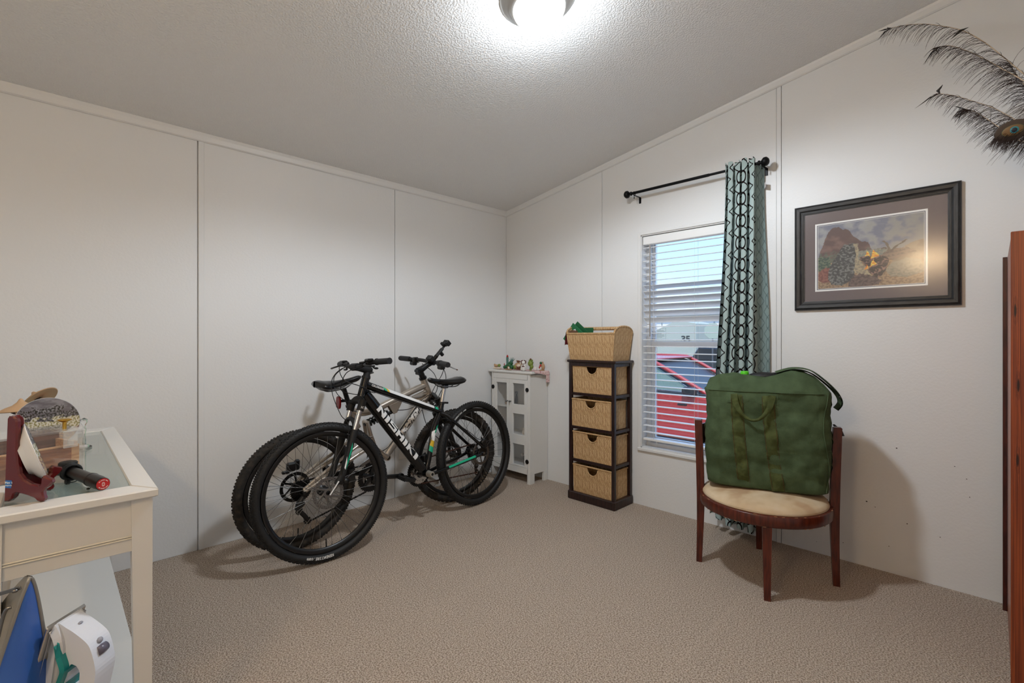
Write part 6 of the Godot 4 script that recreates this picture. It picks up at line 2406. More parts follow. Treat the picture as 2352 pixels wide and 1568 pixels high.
	var fork := put("fork_crown", b, M.black, t)
	for s in [-1.0, 1.0]:
		var top := crown + fo * 0.02 + Vector3(0, 0, s * 0.064) + ax * 0.028
		b = Mb.new()
		b.tube([F.call(top), F.call(top + ax * 0.115)], 0.0142, 12)
		put("stanchion", b, M.steel, fork)
		b = Mb.new()
		var lo := top + ax * 0.1
		var axle := P(1.0884, 0.331, s * 0.062)
		b.tube([F.call(lo), F.call(lo + ax * 0.05), F.call(lo + ax * 0.22), F.call(lo + ax * 0.27 + fo * 0.02), axle + Vector3(0, 0, s * 0.004)], [0.0205, 0.019, 0.0175, 0.015, 0.011], 12)
		put("lower_leg", b, M.black, fork)
	b = Mb.new()
	var br := []
	var lo2 := crown + fo * 0.02 + ax * 0.14
	for k in 11:
		var a := PI * k / 10.0
		br.append(F.call(lo2 + Vector3(0, 0, cos(a) * 0.06) - ax * 0.075 * pow(sin(a), 0.6) + fo * 0.02 * sin(a)))
	b.tube(br, 0.011, 8)
	put("fork_brace", b, M.black, fork)
	# headset, stem and bar
	b = Mb.new()
	b.tube([P(0.803, 0.889), P(0.798, 0.9)], 0.026, 16)
	b.tube([P(0.799, 0.9), P(0.768, 0.962)], 0.0195, 14)
	var stem := put("stem", b, M.black, t)
	b = Mb.new()
	var cl := P(0.868, 0.998)
	b.tube([P(0.757, 0.944), P(0.79, 0.955), P(0.83, 0.978), cl], [0.021, 0.022, 0.018, 0.02], 12)
	b.tube([P(0.757, 0.944, -0.02), P(0.757, 0.944, 0.02)], 0.012, 10)
	b.tube([P(0.762, 0.926, -0.02), P(0.762, 0.926, 0.02)], 0.009, 10)
	b.tube([cl + Vector3(0, 0, -0.026), cl + Vector3(0, 0, 0.026)], 0.0205, 14)
	put("stem_clamp", b, M.black, stem)
	var H := func(u: float, v: float, w: float) -> Vector3: return cl + Basis(Vector3.UP, -0.06) * Vector3(u, v, w)
	b = Mb.new()
	b.tube(spline([H.call(-0.07, 0.008, -0.3), H.call(-0.05, 0.008, -0.2), H.call(-0.012, 0.006, -0.1), H.call(0, 0, -0.04), H.call(0, 0, 0.04), H.call(-0.012, 0.006, 0.1), H.call(-0.05, 0.008, 0.2), H.call(-0.07, 0.008, 0.28)], 5), 0.0125, 12)
	var bar := put("handlebar", b, M.black_matt, t)
	for s in [-1.0, 1.0]:
		b = Mb.new()
		var g0: Vector3 = H.call(-0.052, 0.008, s * 0.195)
		var g1: Vector3 = H.call(-0.071, 0.008, s * 0.3)
		b.tube([g0, g0.lerp(g1, 0.08), g0.lerp(g1, 0.94), g1], [0.016, 0.018, 0.0175, 0.0155], 14)
		put("grip", b, M.grip, bar)
		b = Mb.new()
		var m0: Vector3 = H.call(-0.035, 0.006, s * 0.15)
		b.box(m0, Vector3(0.04, 0.036, 0.03), 0.007)
		b.box(m0 + Vector3(-0.002, -0.024, s * 0.02), Vector3(0.036, 0.03, 0.05), 0.007)
		put("shifter", b, M.black, bar)
		b = Mb.new()
		var l0: Vector3 = m0 + Vector3(0.024, -0.01, 0)
		b.tube(spline([l0, l0 + Vector3(0.03, -0.012, s * 0.04), l0 + Vector3(0.03, -0.02, s * 0.08), l0 + Vector3(0.02, -0.024, s * 0.125)], 4), 0.0058, 8, true, 0.7)
		put("brake_lever", b, M.chrome if s > 0 else M.black, bar)
	cable(t, [H.call(0.0, -0.02, 0.13), H.call(0.045, -0.07, 0.1), P(0.95, 0.87, 0.05), P(0.93, 0.8, 0.03), P(0.87, 0.73, 0.045), P(0.8, 0.7, 0.04)])
	cable(t, [H.call(0.0, -0.02, 0.15), H.call(0.03, -0.08, 0.08), P(0.88, 0.84, 0.03), P(0.82, 0.76, 0.035), P(0.73, 0.74, 0.03)])
	cable(t, [H.call(-0.0, -0.02, -0.12), H.call(0.05, -0.08, -0.05), P(0.93, 0.84, -0.01), P(0.9, 0.78, 0.0), P(0.82, 0.78, 0.03), P(0.7, 0.71, 0.028), P(0.6, 0.705, 0.022)])
	cable(t, [P(0.78, 0.69, 0.03), P(0.8, 0.6, 0.05), P(0.86, 0.52, 0.06), P(0.93, 0.46, 0.06)])
	cable(t, [d0.lerp(d1, 0.5) + Vector3(-0.03, 0.01, 0.012), d0.lerp(d1, 0.75) + Vector3(-0.035, 0.0, 0.012), P(0.52, 0.47, 0.02), P(0.44, 0.46, 0.03)])
	# phone holder on the bar: clip, arm, ball joint, second clip
	b = Mb.new()
	var m1 := P(0.985, 1.135, 0.02)
	var m0b := P(0.872, 1.02, 0.02)
	var md := (m1 - m0b).normalized()
	var mb := Basis(md, Vector3(0, 0, 1).cross(md), Vector3(0, 0, 1))
	b.box(m0b.lerp(m1, 0.38), Vector3(0.075, 0.014, 0.03), 0.004, mb)
	b.box(m0b.lerp(m1, 0.72), Vector3(0.06, 0.01, 0.018), 0.003, mb)
	b.box(m1 - md * 0.012, Vector3(0.03, 0.036, 0.05), 0.003, mb)
	b.box(m1 - md * 0.035 + mb.y * 0.012, Vector3(0.018, 0.03, 0.05), 0.003, mb)
	b.box(m0b + Vector3(-0.03, 0.004, 0), Vector3(0.034, 0.034, 0.05), 0.003, mb)
	put("phone_holder", b, M.black_matt, bar)
	b = Mb.new()
	b.tube([m0b.lerp(m1, 0.42) - mb.y * 0.008, m0b.lerp(m1, 0.42) - mb.y * 0.034], 0.0125, 12)
	b.tube([cl, m0b.lerp(m1, 0.2)], 0.014, 10)
	put("holder_knob", b, M.black, bar)
	# chainset on the near side, crank forwards to the pedal
	for q in [[0.088, 0.05, M.dark_steel], [0.07, 0.045, M.steel], [0.05, 0.04, M.steel]]:
		b = Mb.new()
		gear(b, q[0], 0.0016, int(q[0] * 460), 0.005)
		b_xf(b, bb + Vector3(0, 0, q[1]))
		put("chainring", b, q[2], t)
	b = Mb.new()
	for k in 5:
		var a := TAU * k / 5 + 0.2
		b.tube([bb + Vector3(0, 0, 0.052), bb + Vector3(cos(a) * 0.064, sin(a) * 0.064, 0.052)], [0.018, 0.008], 8, true, 0.5, Vector3.BACK)
	put("spider", b, M.black, t)
	crank_arm(t, bb + Vector3(0, 0, 0.066), P(0.596, 0.302, 0.082), M.black, 0.019)
	pedal(t, P(0.602, 0.298, 0.135), Vector3(0.25, 0.97, 0), M.black_matt)
	crank_arm(t, bb + Vector3(0, 0, -0.06), P(0.225, 0.348, -0.078), M.black, 0.017)
	pedal(t, P(0.22, 0.348, -0.13), Vector3(1, 0.1, 0), M.black_matt)
	chain(t, [bb + Vector3(-0.01, 0.085, 0.05), P(0.0, 0.385, 0.045)], M.dark_steel)
	chain(t, [bb + Vector3(-0.03, -0.08, 0.05), P(0.028, 0.158, 0.055)], M.dark_steel)
	b = Mb.new()
	b.box(P(0.405, 0.44, 0.035), Vector3(0.03, 0.05, 0.03), 0.006)
	b.box(P(0.375, 0.425, 0.052), Vector3(0.075, 0.022, 0.004), 0.001, Basis(Vector3(0, 0, 1), 0.5))
	put("front_changer", b, M.steel, t)
	# rear changer
	b = Mb.new()
	b.tube([P(-0.005, 0.31, 0.07), P(-0.028, 0.28, 0.075), P(-0.036, 0.248, 0.076)], [0.011, 0.017, 0.015], 10)
	b.box(P(-0.02, 0.27, 0.078), Vector3(0.045, 0.03, 0.024), 0.006, Basis(Vector3(0, 0, 1), 0.9))
	var rd := put("rear_changer", b, M.black, t)
	b = Mb.new()
	b.tube([P(-0.03, 0.245, 0.078), P(0.0, 0.21, 0.078), P(0.03, 0.165, 0.078)], [0.011, 0.012, 0.01], 8, true, 0.3, Vector3.BACK)
	put("cage", b, M.black, rd)
	for q in [[-0.022, 0.235], [0.024, 0.172]]:
		b = Mb.new()
		gear(b, 0.021, 0.003, 11, 0.004)
		b_xf(b, P(q[0], q[1], 0.065))
		put("jockey_wheel", b, M.black, rd)
	# rear caliper on the far side, seen through the wheel
	b = Mb.new()
	b.box(P(-0.02, 0.445, -0.06), Vector3(0.05, 0.05, 0.03), 0.008)
	b.box(P(-0.05, 0.42, -0.058), Vector3(0.04, 0.016, 0.02), 0.004)
	b.box(P(0.012, 0.452, -0.06), Vector3(0.03, 0.06, 0.024), 0.008)
	put("brake_caliper", b, M.black, t)
	# kickstand
	b = Mb.new()
	b.tube([P(0.36, 0.3, -0.05), P(0.29, 0.15, -0.11), P(0.235, 0.012, -0.165)], [0.009, 0.0085, 0.011], 8)
	put("kickstand", b, M.black, t)

func b_text_old(w: MeshInstance3D, Rw: float) -> void:
	var b := Mb.new()
	var s := "KENDA"
	for i in s.length():
		var a := -PI / 2 + 0.85 - (i - 2) * 0.075
		var rd := Vector3(cos(a), sin(a), 0)
		b.text(s[i], 0.02, Transform3D(Basis(rd.cross(Vector3(0, 0, 1)), rd, Vector3(0, 0, 1)), rd * (Rw - 0.034) + Vector3(0, 0, 0.0268)), 0.0008)
	put("lettering", b, mat(Color(0.52, 0.45, 0.36), 0.7), w)


# ---------------------------------------------------------------- curtain and rod
func trellis(faint: bool) -> ImageTexture:
	# repeat of eight-cornered stars and ovals in a chain, neighbouring chains half a repeat apart
	var ground := Color(0.68, 0.75, 0.745) if not faint else Color(0.55, 0.635, 0.635)
	var line := Color(0.12, 0.09, 0.09) if not faint else Color(0.43, 0.505, 0.505)
	var star := []
	for k in 16:
		var a := TAU * k / 16 + PI / 16
		var r := 0.245 if (k % 4 == 0 or k % 4 == 3) else 0.2
		star.append(Vector2(cos(a) * r * 0.92, sin(a) * r))
	var seg := func(p: Vector2, a: Vector2, b: Vector2) -> float:
		var t := clampf((p - a).dot(b - a) / (b - a).length_squared(), 0, 1)
		return p.distance_to(a + (b - a) * t)
	return image_tex(192, 192, func(u: float, v: float) -> Color:
		var best := 9.0
		for c in [Vector2(0.25, 0.25), Vector2(0.75, 0.75), Vector2(0.25, 1.25), Vector2(0.75, -0.25), Vector2(1.25, 0.25), Vector2(-0.25, 0.75)]:
			var p := Vector2(u, v) - (c as Vector2)
			if absf(p.x) < 0.5 and absf(p.y) < 0.9:
				# star outline
				var a := atan2(p.y, p.x)
				var k := p.length()
				var w := 0.215 + 0.03 * cos(4.0 * a) + 0.012 * cos(8.0 * a)
				best = minf(best, absf(k - w))
				# oval below the star
				for s in [-1.0, 1.0]:
					var o := p - Vector2(0, s * 0.5)
					var e := Vector2(o.x / 0.115, o.y / 0.26).length()
					best = minf(best, absf(e - 1.0) * 0.13)
		return line if best < 0.024 else ground)

func curtain() -> void:
	var t := thing("curtain_rod", "black metal curtain rod with round finials above the window", "curtain rod", at(Vector3(-0.08, 2.153, 0)))
	var b := Mb.new()
	b.tube([Vector3(0, 0, 1.3), Vector3(0, 0, 1.85)], 0.0095, 12)
	b.tube([Vector3(0, 0, 1.85), Vector3(0, 0, 2.145)], 0.0078, 12)
	put("rod", b, M.iron_black, t)
	for s in [0, 1]:
		var z := 1.2785 if s == 0 else 2.168
		var d := -1.0 if s == 0 else 1.0
		b = Mb.new()
		var prof := []
		for k in 11:
			var a := PI * k / 10.0
			prof.append(Vector2(maxf(0.0265 * sin(a), 0.0005) * (1.0 - 0.06 * (k % 2)), -0.021 * cos(a)))
		b.lathe(prof, 14, aim(Vector3(0, 0, z), Vector3(0, 0, 1)), true)
		b.lathe([Vector2(0.006, 0), Vector2(0.012, 0.004), Vector2(0.008, 0.008), Vector2(0.014, 0.014), Vector2(0.014, 0.02), Vector2(0.0095, 0.024)], 14, aim(Vector3(0, 0, z - d * 0.016), Vector3(0, 0, -d)))
		put("finial", b, M.iron_black, t)
		var zb := 1.335 if s == 0 else 2.15
		b = Mb.new()
		b.box(Vector3(0.04, -0.016, zb), Vector3(0.078, 0.003, 0.011), 0.0005)
		b.box(Vector3(0.0775, -0.036, zb), Vector3(0.003, 0.042, 0.016), 0.0005)
		b.ring(Vector3(0, -0.004, zb), 0.012, 0.003, Basis(), 18, 6)
		b.tube([Vector3(0, -0.016, zb), Vector3(0, -0.034, zb)], 0.0025, 6)
		b.ball(Vector3(0, -0.035, zb), Vector3(0.0045, 0.0045, 0.0045), 8)
		put("bracket", b, M.iron_black, t)

	var cm := mat(Color(1, 1, 1), 0.85, 0.0, 0.2)
	cm.albedo_texture = trellis(false)
	cm.backlight_enabled = true
	cm.backlight = Color(0.55, 0.55, 0.55)
	var lm := mat(Color(1, 1, 1), 0.9, 0.0, 0.2)
	lm.albedo_texture = trellis(true)
	lm.backlight_enabled = true
	lm.backlight = Color(0.5, 0.5, 0.5)
	var c := thing("window_curtain", "grey-green curtain with dark trellis print gathered at one side of the window", "curtain", at(Vector3(0, 0, 0)))
	# plan of the folds: z along the wall, x out from it; spread grows downwards
	var nu := 90
	var nv := 40
	var width := 0.62    # cloth width that the print runs over
	var plan := func(s: float, h: float) -> Vector2:
		# h: 0 top, 1 hem
		var z0 := lerpf(1.952, 1.862, smoothstep(0.0, 1.0, h))
		var z1 := lerpf(2.118, 2.128, h)
		var amp := lerpf(0.024, 0.04, minf(h * 2.0, 1.0))
		var ph := s * TAU * 4.3 + 0.5 + 0.35 * sin(h * 2.3)
		var z := lerpf(z0, z1, s) + 0.011 * sin(ph * 2.0 + 0.6)
		var x := -0.082 - amp * cos(ph) - 0.01 * sin(ph * 0.5 + h)
		if h < 0.035:
			x = lerpf(-0.082 - signf(cos(ph)) * 0.0155 - 0.006 * cos(ph), x, smoothstep(0.02, 0.035, h))
		return Vector2(x, z)
	var top := 2.185
	var hem := 0.055
	b = Mb.new()
	var first := b.v.size()
	b.grid(nu + 1, nv + 1, func(i: int, j: int) -> Vector3:
		var s := float(i) / nu
		var h := float(j) / nv
		var q: Vector2 = plan.call(s, h)
		var y := lerpf(top, hem, h)
		if j == 0:
			y += 0.01 * sin(s * 40.0)
		if j == nv:
			y += 0.05 * pow(1.0 - s, 3.0)
		return Vector3(q.x, y, q.y))
	for i in nu + 1:
		for j in nv + 1:
			b.uv[first + i * (nv + 1) + j] = Vector2(float(i) / nu * width / 0.125, float(j) / nv * (top - hem) / 0.127)
	put("printed_cloth", b, cm, c)
	# reverse side turned back to the wall
	b = Mb.new()
	first = b.v.size()
	b.grid(12, nv + 1, func(i: int, j: int) -> Vector3:
		var s := float(i) / 11
		var h := float(j) / nv
		var q: Vector2 = plan.call(1.0, h)
		var z := lerpf(q.y, 2.142 + 0.03 * smoothstep(0.05, 0.5, h), s)
		return Vector3(lerpf(q.x, -0.014, s) - 0.004 * sin(s * PI * 2.0 + h * 3.0), lerpf(top - 0.03, hem, h), z))
	for i in 12:
		for j in nv + 1:
			b.uv[first + i * (nv + 1) + j] = Vector2(i / 11.0 * 0.9, float(j) / nv * (top - hem) / 0.127)
	put("reverse_side", b, lm, c, "paler reverse side of the cloth turned to the wall")
	b = Mb.new()
	b.box(Vector3(-0.03, 2.035, 2.151), Vector3(0.036, 0.032, 0.001), 0.0, Basis(Vector3(0, 1, 0), 0.5))
	put("care_label", b, mat(Color(0.87, 0.84, 0.83), 0.8), c)


# ---------------------------------------------------------------- chair
const SEAT := Vector3(-0.433, 0, 2.266)

func chair() -> void:
	var t := thing("corner_chair", "dark wooden corner chair with a round cream cushion under the green bag", "chair", at(SEAT))
	var m: Material = M.chair_wood
	# seat rail
	var b := Mb.new()
	b.lathe([Vector2(0.262, 0.326), Vector2(0.286, 0.322), Vector2(0.2925, 0.328), Vector2(0.294, 0.35), Vector2(0.2925, 0.37), Vector2(0.287, 0.3755), Vector2(0.262, 0.374)], 72)
	b.lathe([Vector2(0.262, 0.374), Vector2(0.262, 0.326)], 72)
	put("seat_rail", b, m, t)
	# worn pale nicks along the edge
	b = Mb.new()
	var rg := RandomNumberGenerator.new()
	rg.seed = 9
	for k in 26:
		var a := PI * 0.42 + rg.randf() * PI * 0.85
		var y := 0.3745 if k % 3 else 0.324
		b.ball(Vector3(cos(a) * 0.2905, y, sin(a) * 0.2905), Vector3(rg.randf_range(0.003, 0.011), 0.0012, 0.0022), 6, Basis(Vector3.UP, -a + PI / 2))
	put("worn_edge", b, mat(Color(0.66, 0.47, 0.33), 0.8), t)
	# legs: two run up as posts
	var A := Vector3(-0.542, 0, 1.988) - SEAT
	var F := Vector3(-0.699, 0, 2.368) - SEAT
	var C := Vector3(-0.329, 0, 2.558) - SEAT
	var D := Vector3(-0.158, 0, 2.159) - SEAT
	for q in [[A, 0.738], [F, 0.345], [C, 0.742], [D, 0.742]]:
		b = Mb.new()
		var ft: Vector3 = q[0]
		var rd := ft.normalized()
		var ba := Basis(rd, Vector3.UP, rd.cross(Vector3.UP))
		var sg := func(p: Vector3, s: float) -> Array:
			return [p + ba * Vector3(-s, 0, -s), p + ba * Vector3(s, 0, -s), p + ba * Vector3(s, 0, s), p + ba * Vector3(-s, 0, s)]
		# the foot is set in a little under the rail
		var rows := [[0.0, 0.0135, -0.004], [0.2, 0.0165, -0.016], [0.335, 0.0195, -0.022]]
		if q[1] > 0.5:
			rows = [[0.0, 0.0135, -0.004], [0.2, 0.0165, -0.01], [0.335, 0.019, -0.012], [0.5, 0.0185, -0.008], [q[1] - 0.004, 0.0175, 0.0], [q[1], 0.0145, 0.0]]
		for k in rows.size() - 1:
			var s0: Array = sg.call(ft + rd * rows[k][2] + Vector3(0, rows[k][0], 0), rows[k][1])
			var s1: Array = sg.call(ft + rd * rows[k + 1][2] + Vector3(0, rows[k + 1][0], 0), rows[k + 1][1])
			for e in 4:
				var o: Vector3 = (s0[e] + s0[(e + 1) % 4]) * 0.5 - (ft + rd * rows[k][2] + Vector3(0, rows[k][0], 0))
				b.quad(s0[e], s0[(e + 1) % 4], s1[(e + 1) % 4], s1[e], o)
		var cap: Array = sg.call(ft + rd * rows[-1][2] + Vector3(0, rows[-1][0], 0), rows[-1][1])
		b.quad(cap[0], cap[1], cap[2], cap[3], Vector3.UP)
		put("leg", b, m, t)
	# curved back rail from post to post round the rear
	b = Mb.new()
	var a0 := atan2(A.z, A.x)
	var a1 := atan2(C.z, C.x)
	b.grid(25, 5, func(i: int, j: int) -> Vector3:
		var a := lerpf(a0, a1, i / 24.0)
		var sec: Vector2 = [Vector2(0.287, 0.60), Vector2(0.305, 0.60), Vector2(0.305, 0.7), Vector2(0.287, 0.7), Vector2(0.287, 0.60)][j]
		return Vector3(cos(a) * sec.x, sec.y, sin(a) * sec.x))
	put("back_rail", b, m, t)
	# cushion: round, domed, with a welt
	var cu := mat(Color(1, 1, 1), 0.9, 0.0, 0.2)
	cu.albedo_texture = noise_tex(0.01, 4, 256, [[0.25, Color(0.7, 0.58, 0.45)], [0.5, Color(0.79, 0.7, 0.57)], [0.75, Color(0.83, 0.755, 0.64)]], 0.0, FastNoiseLite.TYPE_SIMPLEX_SMOOTH, 81)
	tri_map(cu, Vector3(1.6, 1.6, 1.6))
	b = Mb.new()
	var nz := FastNoiseLite.new()
	nz.seed = 3
	nz.frequency = 6.0
	b.grid(16, 64, func(i: int, j: int) -> Vector3:
		var a := TAU * j / 64
		var s := i / 15.0
		var r: float
		var y: float
		if s < 0.3:
			var f := s / 0.3
			r = 0.272 + 0.006 * sin(f * PI)
			y = 0.372 + 0.02 * f
		else:
			var f := (s - 0.3) / 0.7
			r = 0.272 * cos(f * PI / 2)
			y = 0.392 + 0.04 * sin(f * PI / 2)
		r = maxf(r, 0.0008)
		return Vector3(cos(a) * r, y + 0.004 * nz.get_noise_2d(cos(a) * r, sin(a) * r), sin(a) * r), false, true)
	put("cushion", b, cu, t)
	b = Mb.new()
	var welt := []
	for k in 65:
		var a := TAU * k / 64
		welt.append(Vector3(cos(a) * 0.2745, 0.378, sin(a) * 0.2745))
	b.tube(welt, 0.0042, 6, false)
	put("welt", b, cu, t)


# ---------------------------------------------------------------- green canvas bag
var bag_noise: FastNoiseLite

func bag_disp(l: float, y: float, k: float) -> float:
	# drapery: diagonal pulls and small puckers
	var f := bag_noise.get_noise_3d(l * 1.0 + y * 0.75, y * 2.2 - l * 0.9, k) * 0.017
	f += bag_noise.get_noise_3d(l * 2.0, y * 9.0 + l * 2.0, k + 7.0) * 0.0045
	return f

func bag_top(l: float) -> float:
	# height of the ridge along the bag
	var h := 0.972
	h += 0.03 * exp(-pow((l - 0.13) / 0.09, 2.0))
	h += 0.008 * exp(-pow((l + 0.15) / 0.06, 2.0))
	h -= 0.012 * exp(-pow((l - 0.0) / 0.06, 2.0))
	h -= 0.06 * smoothstep(0.17, 0.3, l)
	h -= 0.05 * smoothstep(0.2, 0.3, -l)
	return h

const BAG_A := 0.262
const BAG_B := 0.132

func bag_half(y: float) -> Vector2:
	var s := (y - 0.43) / 0.47
	var a := BAG_A * (1.0 + 0.045 * sin(clampf(s, 0, 1) * PI)) + 0.012 * smoothstep(0.8, 1.0, s)
	var bb := BAG_B * (0.9 + 0.16 * sin(clampf(s * 0.85 + 0.08, 0, 1) * PI))
	return Vector2(a, bb)

func bag_front(l: float, y: float) -> Vector3:
	# local: x along the bag, y up, z towards the room
	var h := bag_half(y)
	var z := h.y * pow(maxf(0.0, 1.0 - pow(minf(absf(l) / h.x, 1.0), 5.0)), 0.2)
	return Vector3(l, y, z + bag_disp(l, y, 0.0))

func bag() -> void:
	bag_noise = FastNoiseLite.new()
	bag_noise.seed = 23
	bag_noise.frequency = 4.2
	bag_noise.fractal_octaves = 3
	var L := Vector3(0.349, 0, 0.937).normalized()
	var N := Vector3(-0.937, 0, 0.349).normalized()
	var o := Vector3(-0.44, 0, 2.27) + N * -0.028 + L * 0.008
	var t := thing("canvas_bag", "large olive green canvas kit bag with web handles sitting on the chair", "bag", Transform3D(Basis(L, Vector3.UP, N), o))
	var cm := mat(Color(1, 1, 1), 0.82, 0.0, 0.25)
	cm.albedo_texture = noise_tex(0.008, 4, 512, [[0.2, Color(0.25, 0.305, 0.21)], [0.5, Color(0.28, 0.34, 0.24)], [0.8, Color(0.31, 0.375, 0.27)]], 0.0, FastNoiseLite.TYPE_SIMPLEX_SMOOTH, 91)
	cm.normal_enabled = true
	cm.normal_texture = noise_tex(0.2, 2, 512, [], 4.0, FastNoiseLite.TYPE_SIMPLEX, 92)
	cm.normal_scale = 0.3
	tri_map(cm, Vector3(2.4, 2.4, 2.4))
	var b := Mb.new()
	var nu := 96
	var nw := 30
	var seam := 0.902
	b.grid(nw + 14, nu, func(i: int, j: int) -> Vector3:
		var a := TAU * j / nu
		var c := cos(a)
		var s := sin(a)
		var n := 5.0
		var sx := signf(c) * pow(absf(c), 2.0 / n)
		var sz := signf(s) * pow(absf(s), 2.0 / n)
		var y: float
		var k := 1.0
		if i < 3:
			# rounded underside
			k = [0.0005, 0.6, 0.95][i]
			y = 0.4315 + [0.0, 0.0, 0.004][i]
		elif i <= nw:
			y = lerpf(0.442, seam, float(i - 3) / (nw - 3))
		else:
			var f := float(i - nw) / 13.0
			k = lerpf(1.0, 0.0005, pow(f, 1.1))
			y = seam
		var h := bag_half(minf(y, seam))
		var p := Vector3(sx * h.x, y, sz * h.y)
		if i > nw:
			var f := float(i - nw) / 13.0
			# the top closes along a ridge running the length of the bag
			p.z *= k
			p.x *= lerpf(1.0, 0.9, f)
			var rise := bag_top(p.x) - seam
			p.y = seam + rise * sin(minf(f * 1.25, 1.0) * PI / 2) + 0.012 * bag_noise.get_noise_2d(p.x * 2.2, p.z * 4.0)
			if f > 0.8:
				p.y -= 0.008 * (f - 0.8) / 0.2
		elif i >= 3:
			var d := bag_disp(p.x, y, 0.0 if s > 0 else 3.0)
			var edge := smoothstep(0.0, 0.08, y - 0.44)
			p += Vector3(sx * absf(c) * 0.8, 0, sz * absf(s)) * d * edge
			if s > 0 and absf(c) < 0.95:
				p.z = lerpf(h.y * sz, bag_front(p.x, y).z, edge)
		else:
			p.x *= k
			p.z *= k
		return p, false, true)
	put("body", b, cm, t)
	# piping along the front top seam and the end seam
	b = Mb.new()
	var pp := []
	for k in 41:
		var l := lerpf(-0.255, 0.235, k / 40.0)
		pp.append(bag_front(l, seam - 0.002) + Vector3(0, 0.001, 0.0015))
	b.tube(pp, 0.0028, 6)
	pp = []
	for k in 25:
		var y := lerpf(0.45, seam, k / 24.0)
		pp.append(bag_front(0.243 + 0.012 * sin(k * 0.3), y) + Vector3(0.001, 0, 0.002))
	b.tube(pp, 0.0024, 6)
	put("piping", b, cm, t)
	# web straps
	var web := mat(Color(1, 1, 1), 0.85, 0.0, 0.2)
	web.albedo_texture = noise_tex(0.03, 4, 256, [[0.25, Color(0.25, 0.275, 0.16)], [0.7, Color(0.32, 0.35, 0.21)]], 0.0, FastNoiseLite.TYPE_SIMPLEX_SMOOTH, 95)
	tri_map(web, Vector3(3, 3, 3))
	var rust := mat(Color(0.34, 0.2, 0.13), 0.9)
	for q in [[-0.128, -0.092], [0.006, 0.052]]:
		b = Mb.new()
		var w := 0.029
		var st := Mb.new()
		b.grid(33, 7, func(i: int, j: int) -> Vector3:
			var f := i / 32.0
			var y := lerpf(0.885, 0.437, f)
			var l: float = lerpf(q[0], q[1], f * f * 0.6 + f * 0.4) + (j / 6.0 - 0.5) * 2.0 * w
			return bag_front(l, y) + Vector3(0, 0, 0.0032 if j > 0 and j < 6 else 0.0), false, false, true)
		var sp := put("web_strap", b, web, t)
		for e in [-0.86, 0.86]:
			var line := []
			for i in 33:
				var f := i / 32.0
				var y := lerpf(0.88, 0.44, f)
				line.append(bag_front(lerpf(q[0], q[1], f * f * 0.6 + f * 0.4) + e * w, y) + Vector3(0, 0, 0.0036))
			st.tube(line, 0.0007, 4)
		put("stitching", st, rust, sp)
	# stitched patch behind the handle
	b = Mb.new()
	b.grid(13, 5, func(i: int, j: int) -> Vector3:
		return bag_front(lerpf(-0.172, 0.05, i / 12.0), lerpf(0.895, 0.845, j / 4.0)) + Vector3(0, 0, 0.002), false, false, true)
	put("handle_patch", b, cm, t)
	# hanging loop handle: a flat web ribbon
	b = Mb.new()
	var lp := []
	for k in 33:
		var f := k / 32.0
		var a := PI * f
		var l := lerpf(-0.135, 0.02, f)
		l = -0.0575 - 0.082 * cos(a) * (1.0 - 0.25 * sin(a))
		var y := 0.888 - 0.118 * pow(sin(a), 0.75)
		lp.append(bag_front(l, y) + Vector3(0, 0, 0.008 + 0.022 * sin(a)))
	b.grid(33, 5, func(i: int, j: int) -> Vector3:
		var a: Vector3 = lp[maxi(i - 1, 0)]
		var e: Vector3 = lp[mini(i + 1, 32)]
		var tg := (e - a).normalized()
		var sd := tg.cross(Vector3(0, 0, 1)).normalized()
		var wd := 0.03 * (1.0 - 0.55 * sin(PI * i / 32.0))
		var roll := Vector3(0, 0, 0.008 * sin(PI * i / 32.0))
		return lp[i] + sd * (j / 4.0 - 0.5) * wd + roll * (1.0 - absf(j / 2.0 - 1.0)))
	b.grid(33, 5, func(i: int, j: int) -> Vector3:
		var a: Vector3 = lp[maxi(i - 1, 0)]
		var e: Vector3 = lp[mini(i + 1, 32)]
		var tg := (e - a).normalized()
		var sd := tg.cross(Vector3(0, 0, 1)).normalized()
		var wd := 0.03 * (1.0 - 0.55 * sin(PI * i / 32.0))
		return lp[i] + sd * (j / 4.0 - 0.5) * wd + Vector3(0, 0, -0.003), false, false, true)
	put("loop_handle", b, web, t)
	# shoulder flap folded over the window-side end
	b = Mb.new()
	var fl := spline([Vector3(0.05, 0.985, -0.03), Vector3(0.12, 1.008, -0.01), Vector3(0.19, 1.0, 0.0), Vector3(0.25, 0.955, 0.0), Vector3(0.3, 0.9, -0.005), Vector3(0.318, 0.855, -0.01), Vector3(0.3, 0.822, -0.01)], 5)
	var fn := fl.size()
	for side in [1.0, -1.0]:
		b.grid(fn, 6, func(i: int, j: int) -> Vector3:
			var a: Vector3 = fl[maxi(i - 1, 0)]
			var e: Vector3 = fl[mini(i + 1, fn - 1)]
			var tg := (e - a).normalized()
			var up := Vector3(0, 0, 1).cross(tg).normalized()
			var bulge: float = 0.006 * sin(PI * j / 5.0) + 0.003
			return fl[i] + Vector3(0, 0, (j / 5.0 - 0.5) * 0.1) + up * bulge * side, false, false, side < 0)
	put("end_flap", b, cm, t)
	b = Mb.new()
	b.tube([Vector3(0.3, 0.74, -0.06), Vector3(0.325, 0.715, -0.03), Vector3(0.332, 0.695, -0.02)], [0.008, 0.009, 0.008], 8, true, 0.35)
	put("strap_end", b, M.black_matt, t)
	b = Mb.new()
	b.ball(Vector3(0.306, 0.885, 0.049), Vector3(0.004, 0.006, 0.003), 8)
	put("snap", b, M.black, t)
	# things poking out of the opening
	var g := thing("green_bottle_cap", "bright green lid showing in the top of the canvas bag", "lid", Transform3D(Basis(L, Vector3.UP, N), o))
	b = Mb.new()
